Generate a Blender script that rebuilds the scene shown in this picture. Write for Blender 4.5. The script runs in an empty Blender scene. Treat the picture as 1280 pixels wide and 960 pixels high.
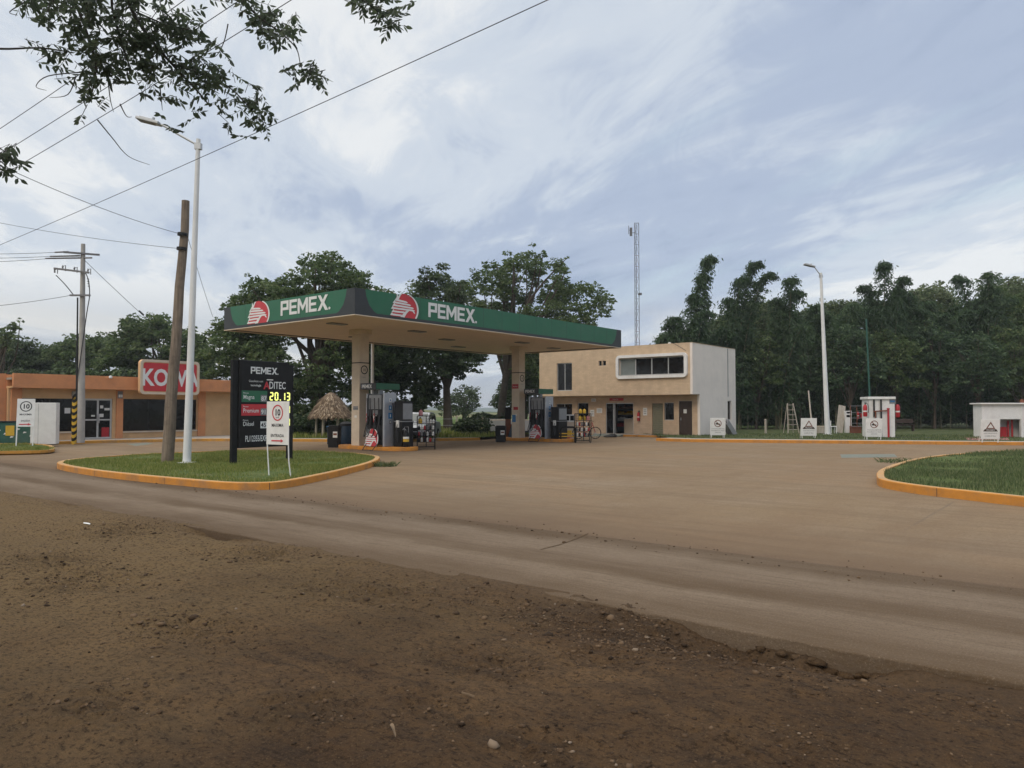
import bpy, math, random
import numpy as np
from mathutils import Vector, Matrix

random.seed(7)
RNG = np.random.default_rng(11)
SC = bpy.context.scene
COL = SC.collection
rad = math.radians

# ------------------------------------------------------------------ camera
F, PITCH, CAMZ = 940.0, 0.0342, 1.63
cam_data = bpy.data.cameras.new("camera")
cam = bpy.data.objects.new("camera", cam_data)
COL.objects.link(cam)
cam.location = (0, 0, CAMZ)
cam.rotation_euler = (math.pi / 2 + PITCH, 0, 0)
cam_data.sensor_width = 36.0
cam_data.lens = F / 1280 * 36.0
cam_data.clip_start, cam_data.clip_end = 0.1, 6000
SC.camera = cam
SC.render.resolution_x, SC.render.resolution_y = 1024, 768

# ------------------------------------------------------------------ world
SUN_EL, SUN_ROT = 38.0, 215.0
world = bpy.data.worlds.new("World")
SC.world = world
world.use_nodes = True
wn, wl = world.node_tree.nodes, world.node_tree.links
wn.clear()


def N(tree_nodes, kind, **kw):
    n = tree_nodes.new(kind)
    for k, v in kw.items():
        if k in n.inputs.keys() if hasattr(n.inputs, 'keys') else False:
            n.inputs[k].default_value = v
        else:
            setattr(n, k, v)
    return n


def wmath(op, a, b=None, clamp=False):
    n = wn.new('ShaderNodeMath'); n.operation = op; n.use_clamp = clamp
    for i, s in enumerate((a, b)):
        if s is None: continue
        if isinstance(s, (int, float)): n.inputs[i].default_value = s
        else: wl.new(s, n.inputs[i])
    return n.outputs[0]


def wramp(src, stops, interp='EASE'):
    n = wn.new('ShaderNodeValToRGB'); n.color_ramp.interpolation = interp
    el = n.color_ramp.elements
    while len(el) < len(stops): el.new(0.5)
    for e, (p, c) in zip(el, stops):
        e.position = p; e.color = (*c, 1) if len(c) == 3 else c
    wl.new(src, n.inputs[0])
    return n.outputs[0]


def wmix(fac, a, b, blend='MIX'):
    n = wn.new('ShaderNodeMix'); n.data_type = 'RGBA'; n.blend_type = blend
    if isinstance(fac, (int, float)): n.inputs[0].default_value = fac
    else: wl.new(fac, n.inputs[0])
    for i, s in ((6, a), (7, b)):
        if isinstance(s, tuple): n.inputs[i].default_value = (*s, 1)
        else: wl.new(s, n.inputs[i])
    return n.outputs[2]


sky = wn.new('ShaderNodeTexSky')
sky.sky_type = 'NISHITA'; sky.sun_disc = False
sky.sun_elevation = rad(SUN_EL); sky.sun_rotation = rad(SUN_ROT)
tc = wn.new('ShaderNodeTexCoord')
sep = wn.new('ShaderNodeSeparateXYZ'); wl.new(tc.outputs['Generated'], sep.inputs[0])
dx, dy, dz = sep.outputs
zz = wmath('ADD', wmath('MAXIMUM', dz, 0.0), 0.10)
px_, py_ = wmath('DIVIDE', dx, zz), wmath('DIVIDE', dy, zz)
comb = wn.new('ShaderNodeCombineXYZ'); wl.new(px_, comb.inputs[0]); wl.new(py_, comb.inputs[1])
# the cloud deck seen in perspective: long streaks running up to the right


STREAK = rad(-20)


def cloud_noise(scale, along, across, off, detail, rough, dist, twist=0.0):
    """noise on the cloud deck, stretched along one compass direction"""
    a_, out_ = STREAK + rad(twist), []
    for vx, vy, k in ((math.sin(a_), math.cos(a_), along), (math.cos(a_), -math.sin(a_), across)):
        d_ = wn.new('ShaderNodeVectorMath'); d_.operation = 'DOT_PRODUCT'
        wl.new(comb.outputs[0], d_.inputs[0]); d_.inputs[1].default_value = (vx * k, vy * k, 0)
        out_.append(d_.outputs['Value'])
    cb_ = wn.new('ShaderNodeCombineXYZ'); wl.new(out_[0], cb_.inputs[0]); wl.new(out_[1], cb_.inputs[1]); cb_.inputs[2].default_value = off
    nz = wn.new('ShaderNodeTexNoise'); nz.inputs['Scale'].default_value = scale
    nz.inputs['Detail'].default_value = detail; nz.inputs['Roughness'].default_value = rough
    nz.inputs['Distortion'].default_value = dist
    wl.new(cb_.outputs[0], nz.inputs['Vector'])
    return nz.outputs[0]


n_big = cloud_noise(0.34, 0.55, 1.0, 1.3, 4, 0.5, 0.7, 10)
n_mid = cloud_noise(0.9, 0.60, 1.3, 4.7, 9, 0.60, 0.9, -12)
n_fine = cloud_noise(3.0, 0.50, 1.2, 8.2, 9, 0.68, 1.2, 12)
# the left half is brighter: thinner cloud in front of the hidden sun glow
mr = wn.new('ShaderNodeMapRange'); mr.interpolation_type = 'SMOOTHSTEP'
wl.new(dx, mr.inputs[0]); mr.inputs[1].default_value = 0.42; mr.inputs[2].default_value = -0.35
mr.inputs[3].default_value = 0.0; mr.inputs[4].default_value = 1.0
side = mr.outputs[0]
dens = wmath('ADD', wmath('MULTIPLY', n_big, 0.85), wmath('MULTIPLY', n_mid, 0.50))
dens = wmath('ADD', dens, wmath('MULTIPLY', n_fine, 0.22))
dens = wmath('ADD', dens, wmath('MULTIPLY', side, 0.14))
cloud = wramp(dens, [(0.66, (3.5, 4.3, 5.9)), (0.78, (4.7, 5.5, 7.0)), (0.88, (6.8, 7.45, 8.3)), (0.97, (9.1, 9.3, 9.4))])
# clear pale band low on the right and lavender bank above the trees
low = wn.new('ShaderNodeMapRange'); low.interpolation_type = 'SMOOTHSTEP'
wl.new(dz, low.inputs[0]); low.inputs[1].default_value = 0.17; low.inputs[2].default_value = 0.06
bank_n = cloud_noise(0.35, 0.6, 1.0, 2.9, 6, 0.6, 0.4, 30)
bank = wramp(bank_n, [(0.40, (0, 0, 0)), (0.56, (1, 1, 1))])
bank_f = wmath('MULTIPLY', wmath('MULTIPLY', low.outputs[0], bank), 0.8)
cloud = wmix(bank_f, cloud, (3.9, 4.45, 5.3))
clear_n = cloud_noise(0.55, 0.30, 1.4, 7.5, 5, 0.55, 0.3)
clear = wramp(clear_n, [(0.54, (0, 0, 0)), (0.68, (1, 1, 1))])
clear_f = wmath('MULTIPLY', wmath('MULTIPLY', clear, wmath('SUBTRACT', 1.0, side)), 0.75)
cloud = wmix(clear_f, cloud, (6.4, 7.9, 8.5))
glow_n = cloud_noise(0.5, 0.5, 1.2, 5.1, 6, 0.6, 0.5, 35)
glow = wmath('MULTIPLY', wmath('MULTIPLY', low.outputs[0], wramp(glow_n, [(0.52, (0, 0, 0)), (0.66, (1, 1, 1))])), 0.85)
cloud = wmix(glow, cloud, (9.0, 8.7, 8.1))
total = wmix(0.9, sky.outputs[0], cloud)
# overcast decks brighten overhead; boosted and warmed above the view to light the ground
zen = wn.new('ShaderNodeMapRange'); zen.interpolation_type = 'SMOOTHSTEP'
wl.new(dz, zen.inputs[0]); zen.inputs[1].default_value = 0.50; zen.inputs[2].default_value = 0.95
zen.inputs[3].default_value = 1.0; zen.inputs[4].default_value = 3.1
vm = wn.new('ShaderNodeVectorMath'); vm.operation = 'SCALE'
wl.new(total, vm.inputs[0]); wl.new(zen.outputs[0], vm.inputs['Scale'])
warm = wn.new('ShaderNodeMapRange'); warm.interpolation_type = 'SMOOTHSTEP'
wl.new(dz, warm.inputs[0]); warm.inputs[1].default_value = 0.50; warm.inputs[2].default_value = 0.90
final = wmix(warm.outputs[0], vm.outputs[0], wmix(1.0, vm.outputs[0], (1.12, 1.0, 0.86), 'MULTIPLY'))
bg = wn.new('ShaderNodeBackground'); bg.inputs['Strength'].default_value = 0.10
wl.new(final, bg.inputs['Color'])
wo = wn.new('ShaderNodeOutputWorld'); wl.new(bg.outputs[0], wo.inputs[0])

sun_data = bpy.data.lights.new("sun", 'SUN')
sun_data.energy = 1.1; sun_data.angle = rad(25); sun_data.color = (1.0, 0.86, 0.70)
sun = bpy.data.objects.new("sun", sun_data); COL.objects.link(sun)
_s = Vector((math.sin(rad(SUN_ROT)) * math.cos(rad(SUN_EL)), math.cos(rad(SUN_ROT)) * math.cos(rad(SUN_EL)), math.sin(rad(SUN_EL))))
sun.rotation_euler = _s.to_track_quat('Z', 'Y').to_euler()
sun.location = (0, 0, 60)

SC.view_settings.view_transform = 'Standard'
SC.view_settings.look = 'None'
SC.view_settings.exposure = 0.0
SC.view_settings.gamma = 1.0
SC.view_settings.use_curve_mapping = False
SC.render.engine = 'CYCLES'
SC.cycles.max_bounces = 6
SC.cycles.diffuse_bounces = 3
SC.cycles.glossy_bounces = 2
SC.cycles.transmission_bounces = 4
SC.cycles.transparent_max_bounces = 8
SC.cycles.caustics_reflective = SC.cycles.caustics_refractive = False

# ------------------------------------------------------------------ helpers
YAW = 0.896
UX, UY = math.cos(YAW), math.sin(YAW)


def ray(px, py):
    a, b = (px - 640) / F, -(py - 480) / F
    c, s = math.cos(PITCH), math.sin(PITCH)
    return Vector((a, c - s * b, s + c * b))


def G(px, py, z=0.0):
    d = ray(px, py); t = (z - CAMZ) / d.z
    return Vector((d.x * t, d.y * t, z))


def D(px, py, dist):
    d = ray(px, py); t = dist / d.y
    return Vector((d.x * t, dist, CAMZ + d.z * t))


def S(U, V, z=0.0):
    return Vector((UX * U - UY * V, UY * U + UX * V, z))


def toUV(p):
    return (p[0] * UX + p[1] * UY, -p[0] * UY + p[1] * UX)


def tag(o, label=None, cat=None, group=None, kind=None):
    if label: o['label'] = label
    if cat: o['category'] = cat
    if group: o['group'] = group
    if kind: o['kind'] = kind
    return o


def thing(name, label, cat, loc=(0, 0, 0), rz=0.0, group=None):
    o = bpy.data.objects.new(name, None); COL.objects.link(o)
    o.empty_display_size = 0.2
    o.location = loc; o.rotation_euler = (0, 0, rz)
    return tag(o, label, cat, group)


def copy_tree(o, parent=None):
    c = o.copy(); COL.objects.link(c)
    if parent is not None: c.parent = parent
    for ch in list(o.children): copy_tree(ch, c)
    return c


class MB:
    def __init__(s): s.v, s.f, s.m = [], [], []

    def add(s, verts, faces, mi=0):
        o = len(s.v); s.v.extend([tuple(p) for p in verts])
        for f in faces: s.f.append([i + o for i in f]); s.m.append(mi)

    def box(s, x0, x1, y0, y1, z0, z1, mi=0, M=None):
        v = [(x0, y0, z0), (x1, y0, z0), (x1, y1, z0), (x0, y1, z0), (x0, y0, z1), (x1, y0, z1), (x1, y1, z1), (x0, y1, z1)]
        if M is not None: v = [M @ Vector(p) for p in v]
        s.add(v, [(0, 3, 2, 1), (4, 5, 6, 7), (0, 1, 5, 4), (1, 2, 6, 5), (2, 3, 7, 6), (3, 0, 4, 7)], mi)

    def tube(s, pts, r, n=8, mi=0, caps=True):
        pts = [Vector(p) for p in pts]
        rs = r if isinstance(r, (list, tuple)) else [r] * len(pts)
        rings = []; up = None
        for i, p in enumerate(pts):
            a = pts[max(i - 1, 0)]; b = pts[min(i + 1, len(pts) - 1)]
            t = (b - a).normalized() if (b - a).length > 1e-9 else Vector((0, 0, 1))
            if up is None:
                up = t.orthogonal().normalized()
            else:
                up = (up - t * up.dot(t))
                up = up.normalized() if up.length > 1e-6 else t.orthogonal().normalized()
            w = t.cross(up)
            rings.append([p + (up * math.cos(2 * math.pi * k / n) + w * math.sin(2 * math.pi * k / n)) * rs[i] for k in range(n)])
        v = [q for ring in rings for q in ring]; f = []
        for i in range(len(pts) - 1):
            for k in range(n):
                k2 = (k + 1) % n
                f.append((i * n + k, i * n + k2, (i + 1) * n + k2, (i + 1) * n + k))
        if caps:
            f.append(tuple(reversed(range(n)))); f.append(tuple(range((len(pts) - 1) * n, len(pts) * n)))
        s.add(v, f, mi)

    def cyl(s, p0, p1, r0, r1=None, n=16, mi=0):
        s.tube([p0, p1], [r0, r0 if r1 is None else r1], n, mi)

    def lathe(s, prof, c=(0, 0, 0), n=20, mi=0):
        v, f = [], []
        for (r, z) in prof:
            for k in range(n):
                a = 2 * math.pi * k / n
                v.append((c[0] + r * math.cos(a), c[1] + r * math.sin(a), c[2] + z))
        for i in range(len(prof) - 1):
            for k in range(n):
                k2 = (k + 1) % n
                f.append((i * n + k, i * n + k2, (i + 1) * n + k2, (i + 1) * n + k))
        f.append(tuple(reversed(range(n)))); f.append(tuple(range((len(prof) - 1) * n, len(prof) * n)))
        s.add(v, f, mi)

    def prism(s, poly, d0, d1, fn, mi=0):
        """poly = [(a, b)], extruded from d0 to d1; fn(a, b, d) -> xyz"""
        n = len(poly)
        v = [fn(a, b, d0) for a, b in poly] + [fn(a, b, d1) for a, b in poly]
        f = [tuple(range(n)), tuple(reversed(range(n, 2 * n)))]
        for i in range(n): f.append((i, i + n, (i + 1) % n + n, (i + 1) % n))
        s.add(v, f, mi)

    def wall(s, la, lz, openings, fn, th, mi=0, a0=0.0, z0=0.0):
        """flat wall from a0..la, z0..lz with openings (a0,a1,z0,z1); fn(a, d, z); d from 0 to th"""
        A = sorted({a0, la, *[o[0] for o in openings], *[o[1] for o in openings]})
        Z = sorted({z0, lz, *[o[2] for o in openings], *[o[3] for o in openings]})
        solid = [[not any(o[0] <= (A[i] + A[i + 1]) / 2 <= o[1] and o[2] <= (Z[j] + Z[j + 1]) / 2 <= o[3] for o in openings)
                  for j in range(len(Z) - 1)] for i in range(len(A) - 1)]
        ok = lambda i, j: 0 <= i < len(A) - 1 and 0 <= j < len(Z) - 1 and solid[i][j]
        for i in range(len(A) - 1):
            for j in range(len(Z) - 1):
                if not solid[i][j]: continue
                a, b, z, w = A[i], A[i + 1], Z[j], Z[j + 1]
                P = lambda x, d, y: fn(x, d, y)
                s.add([P(a, 0, z), P(b, 0, z), P(b, 0, w), P(a, 0, w)], [(0, 1, 2, 3)], mi)
                s.add([P(a, th, z), P(b, th, z), P(b, th, w), P(a, th, w)], [(3, 2, 1, 0)], mi)
                if not ok(i - 1, j): s.add([P(a, 0, z), P(a, th, z), P(a, th, w), P(a, 0, w)], [(0, 1, 2, 3)], mi)
                if not ok(i + 1, j): s.add([P(b, 0, z), P(b, th, z), P(b, th, w), P(b, 0, w)], [(3, 2, 1, 0)], mi)
                if not ok(i, j - 1): s.add([P(a, 0, z), P(b, 0, z), P(b, th, z), P(a, th, z)], [(0, 1, 2, 3)], mi)
                if not ok(i, j + 1): s.add([P(a, 0, w), P(b, 0, w), P(b, th, w), P(a, th, w)], [(3, 2, 1, 0)], mi)

    def build(s, name, mats, parent=None, loc=(0, 0, 0), rz=0.0, smooth=False, bevel=0.0):
        me = bpy.data.meshes.new(name)
        me.from_pydata(s.v, [], s.f); me.update()
        mats = mats if isinstance(mats, (list, tuple)) else [mats]
        for m in mats: me.materials.append(m)
        if len(mats) > 1: me.polygons.foreach_set('material_index', s.m)
        o = bpy.data.objects.new(name, me); COL.objects.link(o)
        o.location = loc; o.rotation_euler = (0, 0, rz)
        if parent is not None: o.parent = parent
        if smooth:
            me.polygons.foreach_set('use_smooth', [True] * len(me.polygons))
            try: me.set_sharp_from_angle(angle=rad(40))
            except Exception: pass
        if bevel:
            b = o.modifiers.new('bevel', 'BEVEL'); b.width = bevel; b.segments = 2; b.limit_method = 'ANGLE'; b.angle_limit = rad(40)
        return o


def box_part(name, mats, parent, x0, x1, y0, y1, z0, z1, bevel=0.0):
    m = MB(); m.box(x0, x1, y0, y1, z0, z1)
    return m.build(name, mats, parent, bevel=bevel)


def text(s, size, m, parent, loc, rot, name='lettering', align='CENTER', bold=0.0, sx=1.0, label=None):
    cu = bpy.data.curves.new('tmp_text', 'FONT'); cu.body = s; cu.size = size; cu.align_x = align
    cu.offset = bold * size; cu.resolution_u = 3
    t = bpy.data.objects.new('tmp_text', cu); COL.objects.link(t)
    dg = bpy.context.evaluated_depsgraph_get()
    me = bpy.data.meshes.new_from_object(t.evaluated_get(dg))
    bpy.data.objects.remove(t); bpy.data.curves.remove(cu)
    me.name = name; me.materials.clear(); me.materials.append(m)
    o = bpy.data.objects.new(name, me); COL.objects.link(o)
    o.parent = parent; o.location = loc; o.rotation_euler = rot; o.scale = (sx, 1, 1)
    return o


TX = (math.pi / 2, 0, 0)                    # text on a face looking along -y
TU = (math.pi / 2, 0, -math.pi / 2)         # text on a face looking along -x

# ------------------------------------------------------------------ numpy noise


def vnoise(x, y, seed=0):
    xi, yi = np.floor(x).astype(np.int64), np.floor(y).astype(np.int64)
    xf, yf = x - xi, y - yi
    def h(a, b):
        n = (a * 374761393 + b * 668265263 + seed * 974711) & 0x7fffffff
        n = ((n ^ (n >> 13)) * 1274126177) & 0x7fffffff
        return ((n ^ (n >> 16)) & 0xffff) / 65535.0
    u, v = xf * xf * (3 - 2 * xf), yf * yf * (3 - 2 * yf)
    return (h(xi, yi) * (1 - u) + h(xi + 1, yi) * u) * (1 - v) + (h(xi, yi + 1) * (1 - u) + h(xi + 1, yi + 1) * u) * v


def fbm(x, y, o=4, seed=0):
    t, a, s = 0, 1.0, 0
    for i in range(o):
        t = t + a * (vnoise(x, y, seed + i) - 0.5); s += a; a *= 0.5; x = x * 2.03 + 17.1; y = y * 2.03 + 5.3
    return t / s * 2


# ------------------------------------------------------------------ materials


def mat(name, base, rough=0.7, var=0.12, scale=4.0, bump=0.0, bscale=60.0, metallic=0.0, spec=0.4, dirt=None, dirt_scale=1.2, dirt_amt=0.5, coat=0.0, stretch=None):
    m = bpy.data.materials.new(name); m.use_nodes = True
    nt = m.node_tree; n, l = nt.nodes, nt.links
    p = n['Principled BSDF']
    p.inputs['Roughness'].default_value = rough; p.inputs['Metallic'].default_value = metallic
    p.inputs['Specular IOR Level'].default_value = spec
    p.inputs['Coat Weight'].default_value = coat
    t = n.new('ShaderNodeTexCoord')
    vec = t.outputs['Object']
    if stretch:
        mp = n.new('ShaderNodeMapping'); mp.inputs['Scale'].default_value = stretch
        l.new(vec, mp.inputs[0]); vec = mp.outputs[0]
    nz = n.new('ShaderNodeTexNoise'); nz.inputs['Scale'].default_value = scale; nz.inputs['Detail'].default_value = 6
    nz.inputs['Roughness'].default_value = 0.6
    l.new(vec, nz.inputs['Vector'])
    r = n.new('ShaderNodeValToRGB')
    lo = tuple(max(0, c * (1 - var)) for c in base); hi = tuple(min(1, c * (1 + var)) for c in base)
    r.color_ramp.elements[0].position = 0.3; r.color_ramp.elements[0].color = (*lo, 1)
    r.color_ramp.elements[1].position = 0.7; r.color_ramp.elements[1].color = (*hi, 1)
    l.new(nz.outputs[0], r.inputs[0])
    col = r.outputs[0]
    if dirt:
        n2 = n.new('ShaderNodeTexNoise'); n2.inputs['Scale'].default_value = dirt_scale; n2.inputs['Detail'].default_value = 8
        n2.inputs['Roughness'].default_value = 0.65
        l.new(t.outputs['Object'], n2.inputs['Vector'])
        r2 = n.new('ShaderNodeValToRGB'); r2.color_ramp.elements[0].position = 0.48; r2.color_ramp.elements[1].position = 0.72
        r2.color_ramp.elements[1].color = (dirt_amt,) * 3 + (1,)
        l.new(n2.outputs[0], r2.inputs[0])
        mx = n.new('ShaderNodeMix'); mx.data_type = 'RGBA'
        l.new(r2.outputs[0], mx.inputs[0]); l.new(col, mx.inputs[6]); mx.inputs[7].default_value = (*dirt, 1)
        col = mx.outputs[2]
    l.new(col, p.inputs['Base Color'])
    if bump:
        n3 = n.new('ShaderNodeTexNoise'); n3.inputs['Scale'].default_value = bscale; n3.inputs['Detail'].default_value = 4
        l.new(vec, n3.inputs['Vector'])
        b = n.new('ShaderNodeBump'); b.inputs['Strength'].default_value = bump; b.inputs['Distance'].default_value = 0.02
        l.new(n3.outputs[0], b.inputs['Height']); l.new(b.outputs[0], p.inputs['Normal'])
    return m


def emis(name, c, s):
    m = bpy.data.materials.new(name); m.use_nodes = True
    p = m.node_tree.nodes['Principled BSDF']
    p.inputs['Base Color'].default_value = (0.02, 0.02, 0.02, 1)
    p.inputs['Emission Color'].default_value = (*c, 1); p.inputs['Emission Strength'].default_value = s
    return m


def leafmat(name, dark, mid, light, transl=0.25):
    m = bpy.data.materials.new(name); m.use_nodes = True
    n, l = m.node_tree.nodes, m.node_tree.links
    p = n['Principled BSDF']; p.inputs['Roughness'].default_value = 0.55; p.inputs['Specular IOR Level'].default_value = 0.25
    a = n.new('ShaderNodeAttribute'); a.attribute_name = 'rnd'
    r = n.new('ShaderNodeValToRGB'); e = r.color_ramp.elements
    e[0].color = (*dark, 1); e[1].color = (*light, 1); k = e.new(0.55); k.color = (*mid, 1)
    l.new(a.outputs['Fac'], r.inputs[0]); l.new(r.outputs[0], p.inputs['Base Color'])
    tr = n.new('ShaderNodeBsdfTranslucent'); l.new(r.outputs[0], tr.inputs[0])
    mx = n.new('ShaderNodeMixShader'); mx.inputs[0].default_value = transl
    out = n['Material Output']
    l.new(p.outputs[0], mx.inputs[1]); l.new(tr.outputs[0], mx.inputs[2]); l.new(mx.outputs[0], out.inputs[0])
    return m


M = {}
M['white'] = mat('white_paint', (0.72, 0.71, 0.68), 0.5, 0.06, 3, dirt=(0.42, 0.38, 0.32), dirt_amt=0.35)
M['cream'] = mat('cream_paint', (0.60, 0.50, 0.38), 0.65, 0.06, 3, dirt=(0.33, 0.26, 0.19), dirt_amt=0.35)
M['soffit'] = mat('soffit_paint', (0.72, 0.59, 0.475), 0.7, 0.05, 2)
M['green_sign'] = mat('green_fascia', (0.018, 0.125, 0.062), 0.42, 0.08, 1.5, dirt=(0.06, 0.13, 0.08), dirt_amt=0.3)
M['dark_sign'] = mat('charcoal_fascia', (0.030, 0.033, 0.035), 0.45, 0.15, 2)
M['red_sign'] = mat('red_emblem', (0.50, 0.036, 0.045), 0.45, 0.08, 3)
M['letter'] = mat('white_lettering', (0.70, 0.70, 0.68), 0.5, 0.04, 3)
M['black'] = mat('black_plastic', (0.009, 0.009, 0.009), 0.55, 0.2, 6, spec=0.25)
M['charcoal'] = mat('charcoal_metal', (0.020, 0.021, 0.022), 0.55, 0.15, 5, spec=0.25)
M['grey'] = mat('grey_metal', (0.24, 0.245, 0.25), 0.4, 0.1, 4, metallic=0.3)
M['silver'] = mat('silver_cladding', (0.42, 0.44, 0.47), 0.35, 0.06, 4, metallic=0.35)
M['red'] = mat('red_paint', (0.40, 0.022, 0.028), 0.4, 0.1, 5)
M['yellow'] = mat('yellow_kerb_paint', (0.50, 0.245, 0.040), 0.75, 0.10, 5, dirt=(0.21, 0.15, 0.095), dirt_scale=2.2, dirt_amt=0.8, bump=0.3, bscale=40)
M['ochre'] = mat('orange_kerb_paint', (0.53, 0.222, 0.034), 0.75, 0.10, 5, dirt=(0.24, 0.15, 0.085), dirt_scale=2.0, dirt_amt=0.75, bump=0.3, bscale=40)
M['kerbtop'] = mat('worn_kerb_top', (0.47, 0.27, 0.105), 0.85, 0.15, 6, dirt=(0.33, 0.25, 0.165), dirt_scale=2.5, dirt_amt=0.9, bump=0.3, bscale=40)
M['orange'] = mat('terracotta_render', (0.62, 0.265, 0.115), 0.85, 0.07, 2, dirt=(0.36, 0.16, 0.09), dirt_amt=0.5, bump=0.15)
M['sand'] = mat('sand_render', (0.62, 0.385, 0.195), 0.85, 0.07, 2, dirt=(0.38, 0.24, 0.13), dirt_amt=0.4, bump=0.15)
M['wallwhite'] = mat('grey_white_render', (0.74, 0.665, 0.59), 0.85, 0.03, 1.5, dirt=(0.50, 0.46, 0.41), dirt_scale=0.8, dirt_amt=0.35, bump=0.1)
M['glass'] = mat('dark_glass', (0.008, 0.008, 0.008), 0.08, 0.2, 2, spec=0.28)
M['glass_pale'] = mat('pale_glass', (0.16, 0.18, 0.17), 0.1, 0.15, 2, spec=0.5)
M['alu'] = mat('aluminium_frame', (0.52, 0.52, 0.51), 0.35, 0.05, 5, metallic=0.4)
M['wood'] = mat('weathered_wood', (0.205, 0.160, 0.118), 0.85, 0.35, 2.5, bump=0.5, bscale=14, stretch=(9, 9, 0.6), dirt=(0.06, 0.045, 0.035), dirt_scale=3, dirt_amt=0.6)
M['woodpale'] = mat('pale_wood', (0.36, 0.32, 0.26), 0.85, 0.2, 3, stretch=(6, 6, 0.7))
M['concrete'] = mat('pole_concrete', (0.36, 0.34, 0.31), 0.85, 0.12, 3, bump=0.2)
M['walk'] = mat('sidewalk_concrete', (0.34, 0.30, 0.25), 0.9, 0.12, 1.2, dirt=(0.22, 0.17, 0.12), dirt_amt=0.6, bump=0.2)
M['cable'] = mat('cable_rubber', (0.030, 0.030, 0.032), 0.6, 0.1, 3)
M['galv'] = mat('galvanised_steel', (0.45, 0.46, 0.46), 0.45, 0.08, 5, metallic=0.4)
M['lamp'] = mat('lamp_post_paint', (0.68, 0.68, 0.66), 0.5, 0.05, 2, dirt=(0.45, 0.42, 0.38), dirt_amt=0.3)
M['door_brown'] = mat('brown_door', (0.045, 0.028, 0.020), 0.5, 0.2, 5)
M['shutter'] = mat('olive_shutter', (0.20, 0.185, 0.12), 0.6, 0.1, 5)
M['green_box'] = mat('green_dumpster', (0.020, 0.085, 0.060), 0.5, 0.2, 3, dirt=(0.2, 0.2, 0.16), dirt_amt=0.3)
M['blue'] = mat('blue_sticker', (0.03, 0.16, 0.34), 0.5, 0.1, 5)
M['bluebin'] = mat('blue_bin', (0.010, 0.030, 0.055), 0.5, 0.2, 5)
M['yellowgood'] = mat('yellow_plastic', (0.58, 0.36, 0.03), 0.45, 0.1, 6)
M['pinkgood'] = mat('pink_plastic', (0.50, 0.20, 0.20), 0.5, 0.15, 6)
M['paper'] = mat('white_paper', (0.68, 0.67, 0.63), 0.8, 0.04, 5)
M['drystraw'] = mat('dry_leaf_brown', (0.22, 0.155, 0.095), 0.9, 0.2, 20)
M['rust'] = mat('rusty_brown', (0.16, 0.055, 0.028), 0.8, 0.25, 5)
M['greenpole'] = mat('green_pole_paint', (0.022, 0.085, 0.062), 0.5, 0.1, 3)
M['bluepaint'] = mat('faded_blue_ground_paint', (0.150, 0.168, 0.135), 0.9, 0.12, 3, dirt=(0.26, 0.20, 0.15), dirt_scale=2.5, dirt_amt=0.9)
M['redpaint'] = mat('faded_red_ground_paint', (0.25, 0.10, 0.085), 0.9, 0.15, 3, dirt=(0.26, 0.20, 0.15), dirt_scale=2.5, dirt_amt=0.8)
M['carwhite'] = mat('white_car_paint', (0.62, 0.60, 0.56), 0.3, 0.03, 2, coat=0.4)
M['carsilver'] = mat('silver_car_paint', (0.40, 0.42, 0.44), 0.3, 0.05, 2, metallic=0.4, coat=0.4)
M['rubber'] = mat('tyre_rubber', (0.015, 0.015, 0.015), 0.8, 0.2, 8)
M['led'] = emis('led_digits', (0.95, 1.0, 0.25), 1.3)
M['thatch'] = mat('dry_palm_thatch', (0.30, 0.215, 0.13), 0.9, 0.35, 9, bump=0.8, bscale=25, stretch=(3, 3, 1))
M['bark'] = mat('tree_bark', (0.075, 0.058, 0.042), 0.9, 0.3, 5, bump=0.6, bscale=18)
M['culm'] = mat('bamboo_culm', (0.13, 0.125, 0.07), 0.6, 0.25, 3)
M['twig'] = mat('twig_bark', (0.055, 0.048, 0.040), 0.9, 0.3, 8)
M['tower'] = mat('mast_steel', (0.13, 0.125, 0.13), 0.6, 0.1, 1)
M['towerred'] = mat('mast_red_paint', (0.20, 0.12, 0.115), 0.6, 0.1, 1)
M['insul'] = mat('porcelain_insulator', (0.17, 0.165, 0.165), 0.4, 0.2, 8)
M['sash'] = mat('silver_dark_stripe', (0.20, 0.20, 0.20), 0.5, 0.1, 5)

L_MANGO = leafmat('broadleaf_foliage', (0.036, 0.060, 0.022), (0.092, 0.140, 0.048), (0.200, 0.240, 0.100), 0.42)
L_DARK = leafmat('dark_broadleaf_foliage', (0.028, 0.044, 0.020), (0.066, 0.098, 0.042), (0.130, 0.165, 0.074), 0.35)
L_PALE = leafmat('pale_broadleaf_foliage', (0.060, 0.088, 0.038), (0.125, 0.165, 0.072), (0.205, 0.235, 0.120), 0.4)
L_BAMB = leafmat('bamboo_foliage', (0.026, 0.050, 0.025), (0.066, 0.112, 0.050), (0.150, 0.205, 0.096), 0.42)
L_FAR = leafmat('distant_foliage', (0.040, 0.065, 0.034), (0.072, 0.110, 0.052), (0.120, 0.160, 0.080))
L_NEAR = leafmat('overhanging_leaves', (0.045, 0.060, 0.040), (0.075, 0.100, 0.058), (0.130, 0.160, 0.090), 0.5)
L_GRASS = leafmat('grass_blades', (0.095, 0.135, 0.024), (0.195, 0.235, 0.050), (0.380, 0.345, 0.130), 0.4)
L_LUSH = leafmat('lush_grass_blades', (0.055, 0.082, 0.030), (0.110, 0.150, 0.058), (0.230, 0.240, 0.115), 0.4)
L_BUSH = leafmat('bush_foliage', (0.018, 0.034, 0.014), (0.040, 0.066, 0.026), (0.085, 0.115, 0.050))


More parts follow.
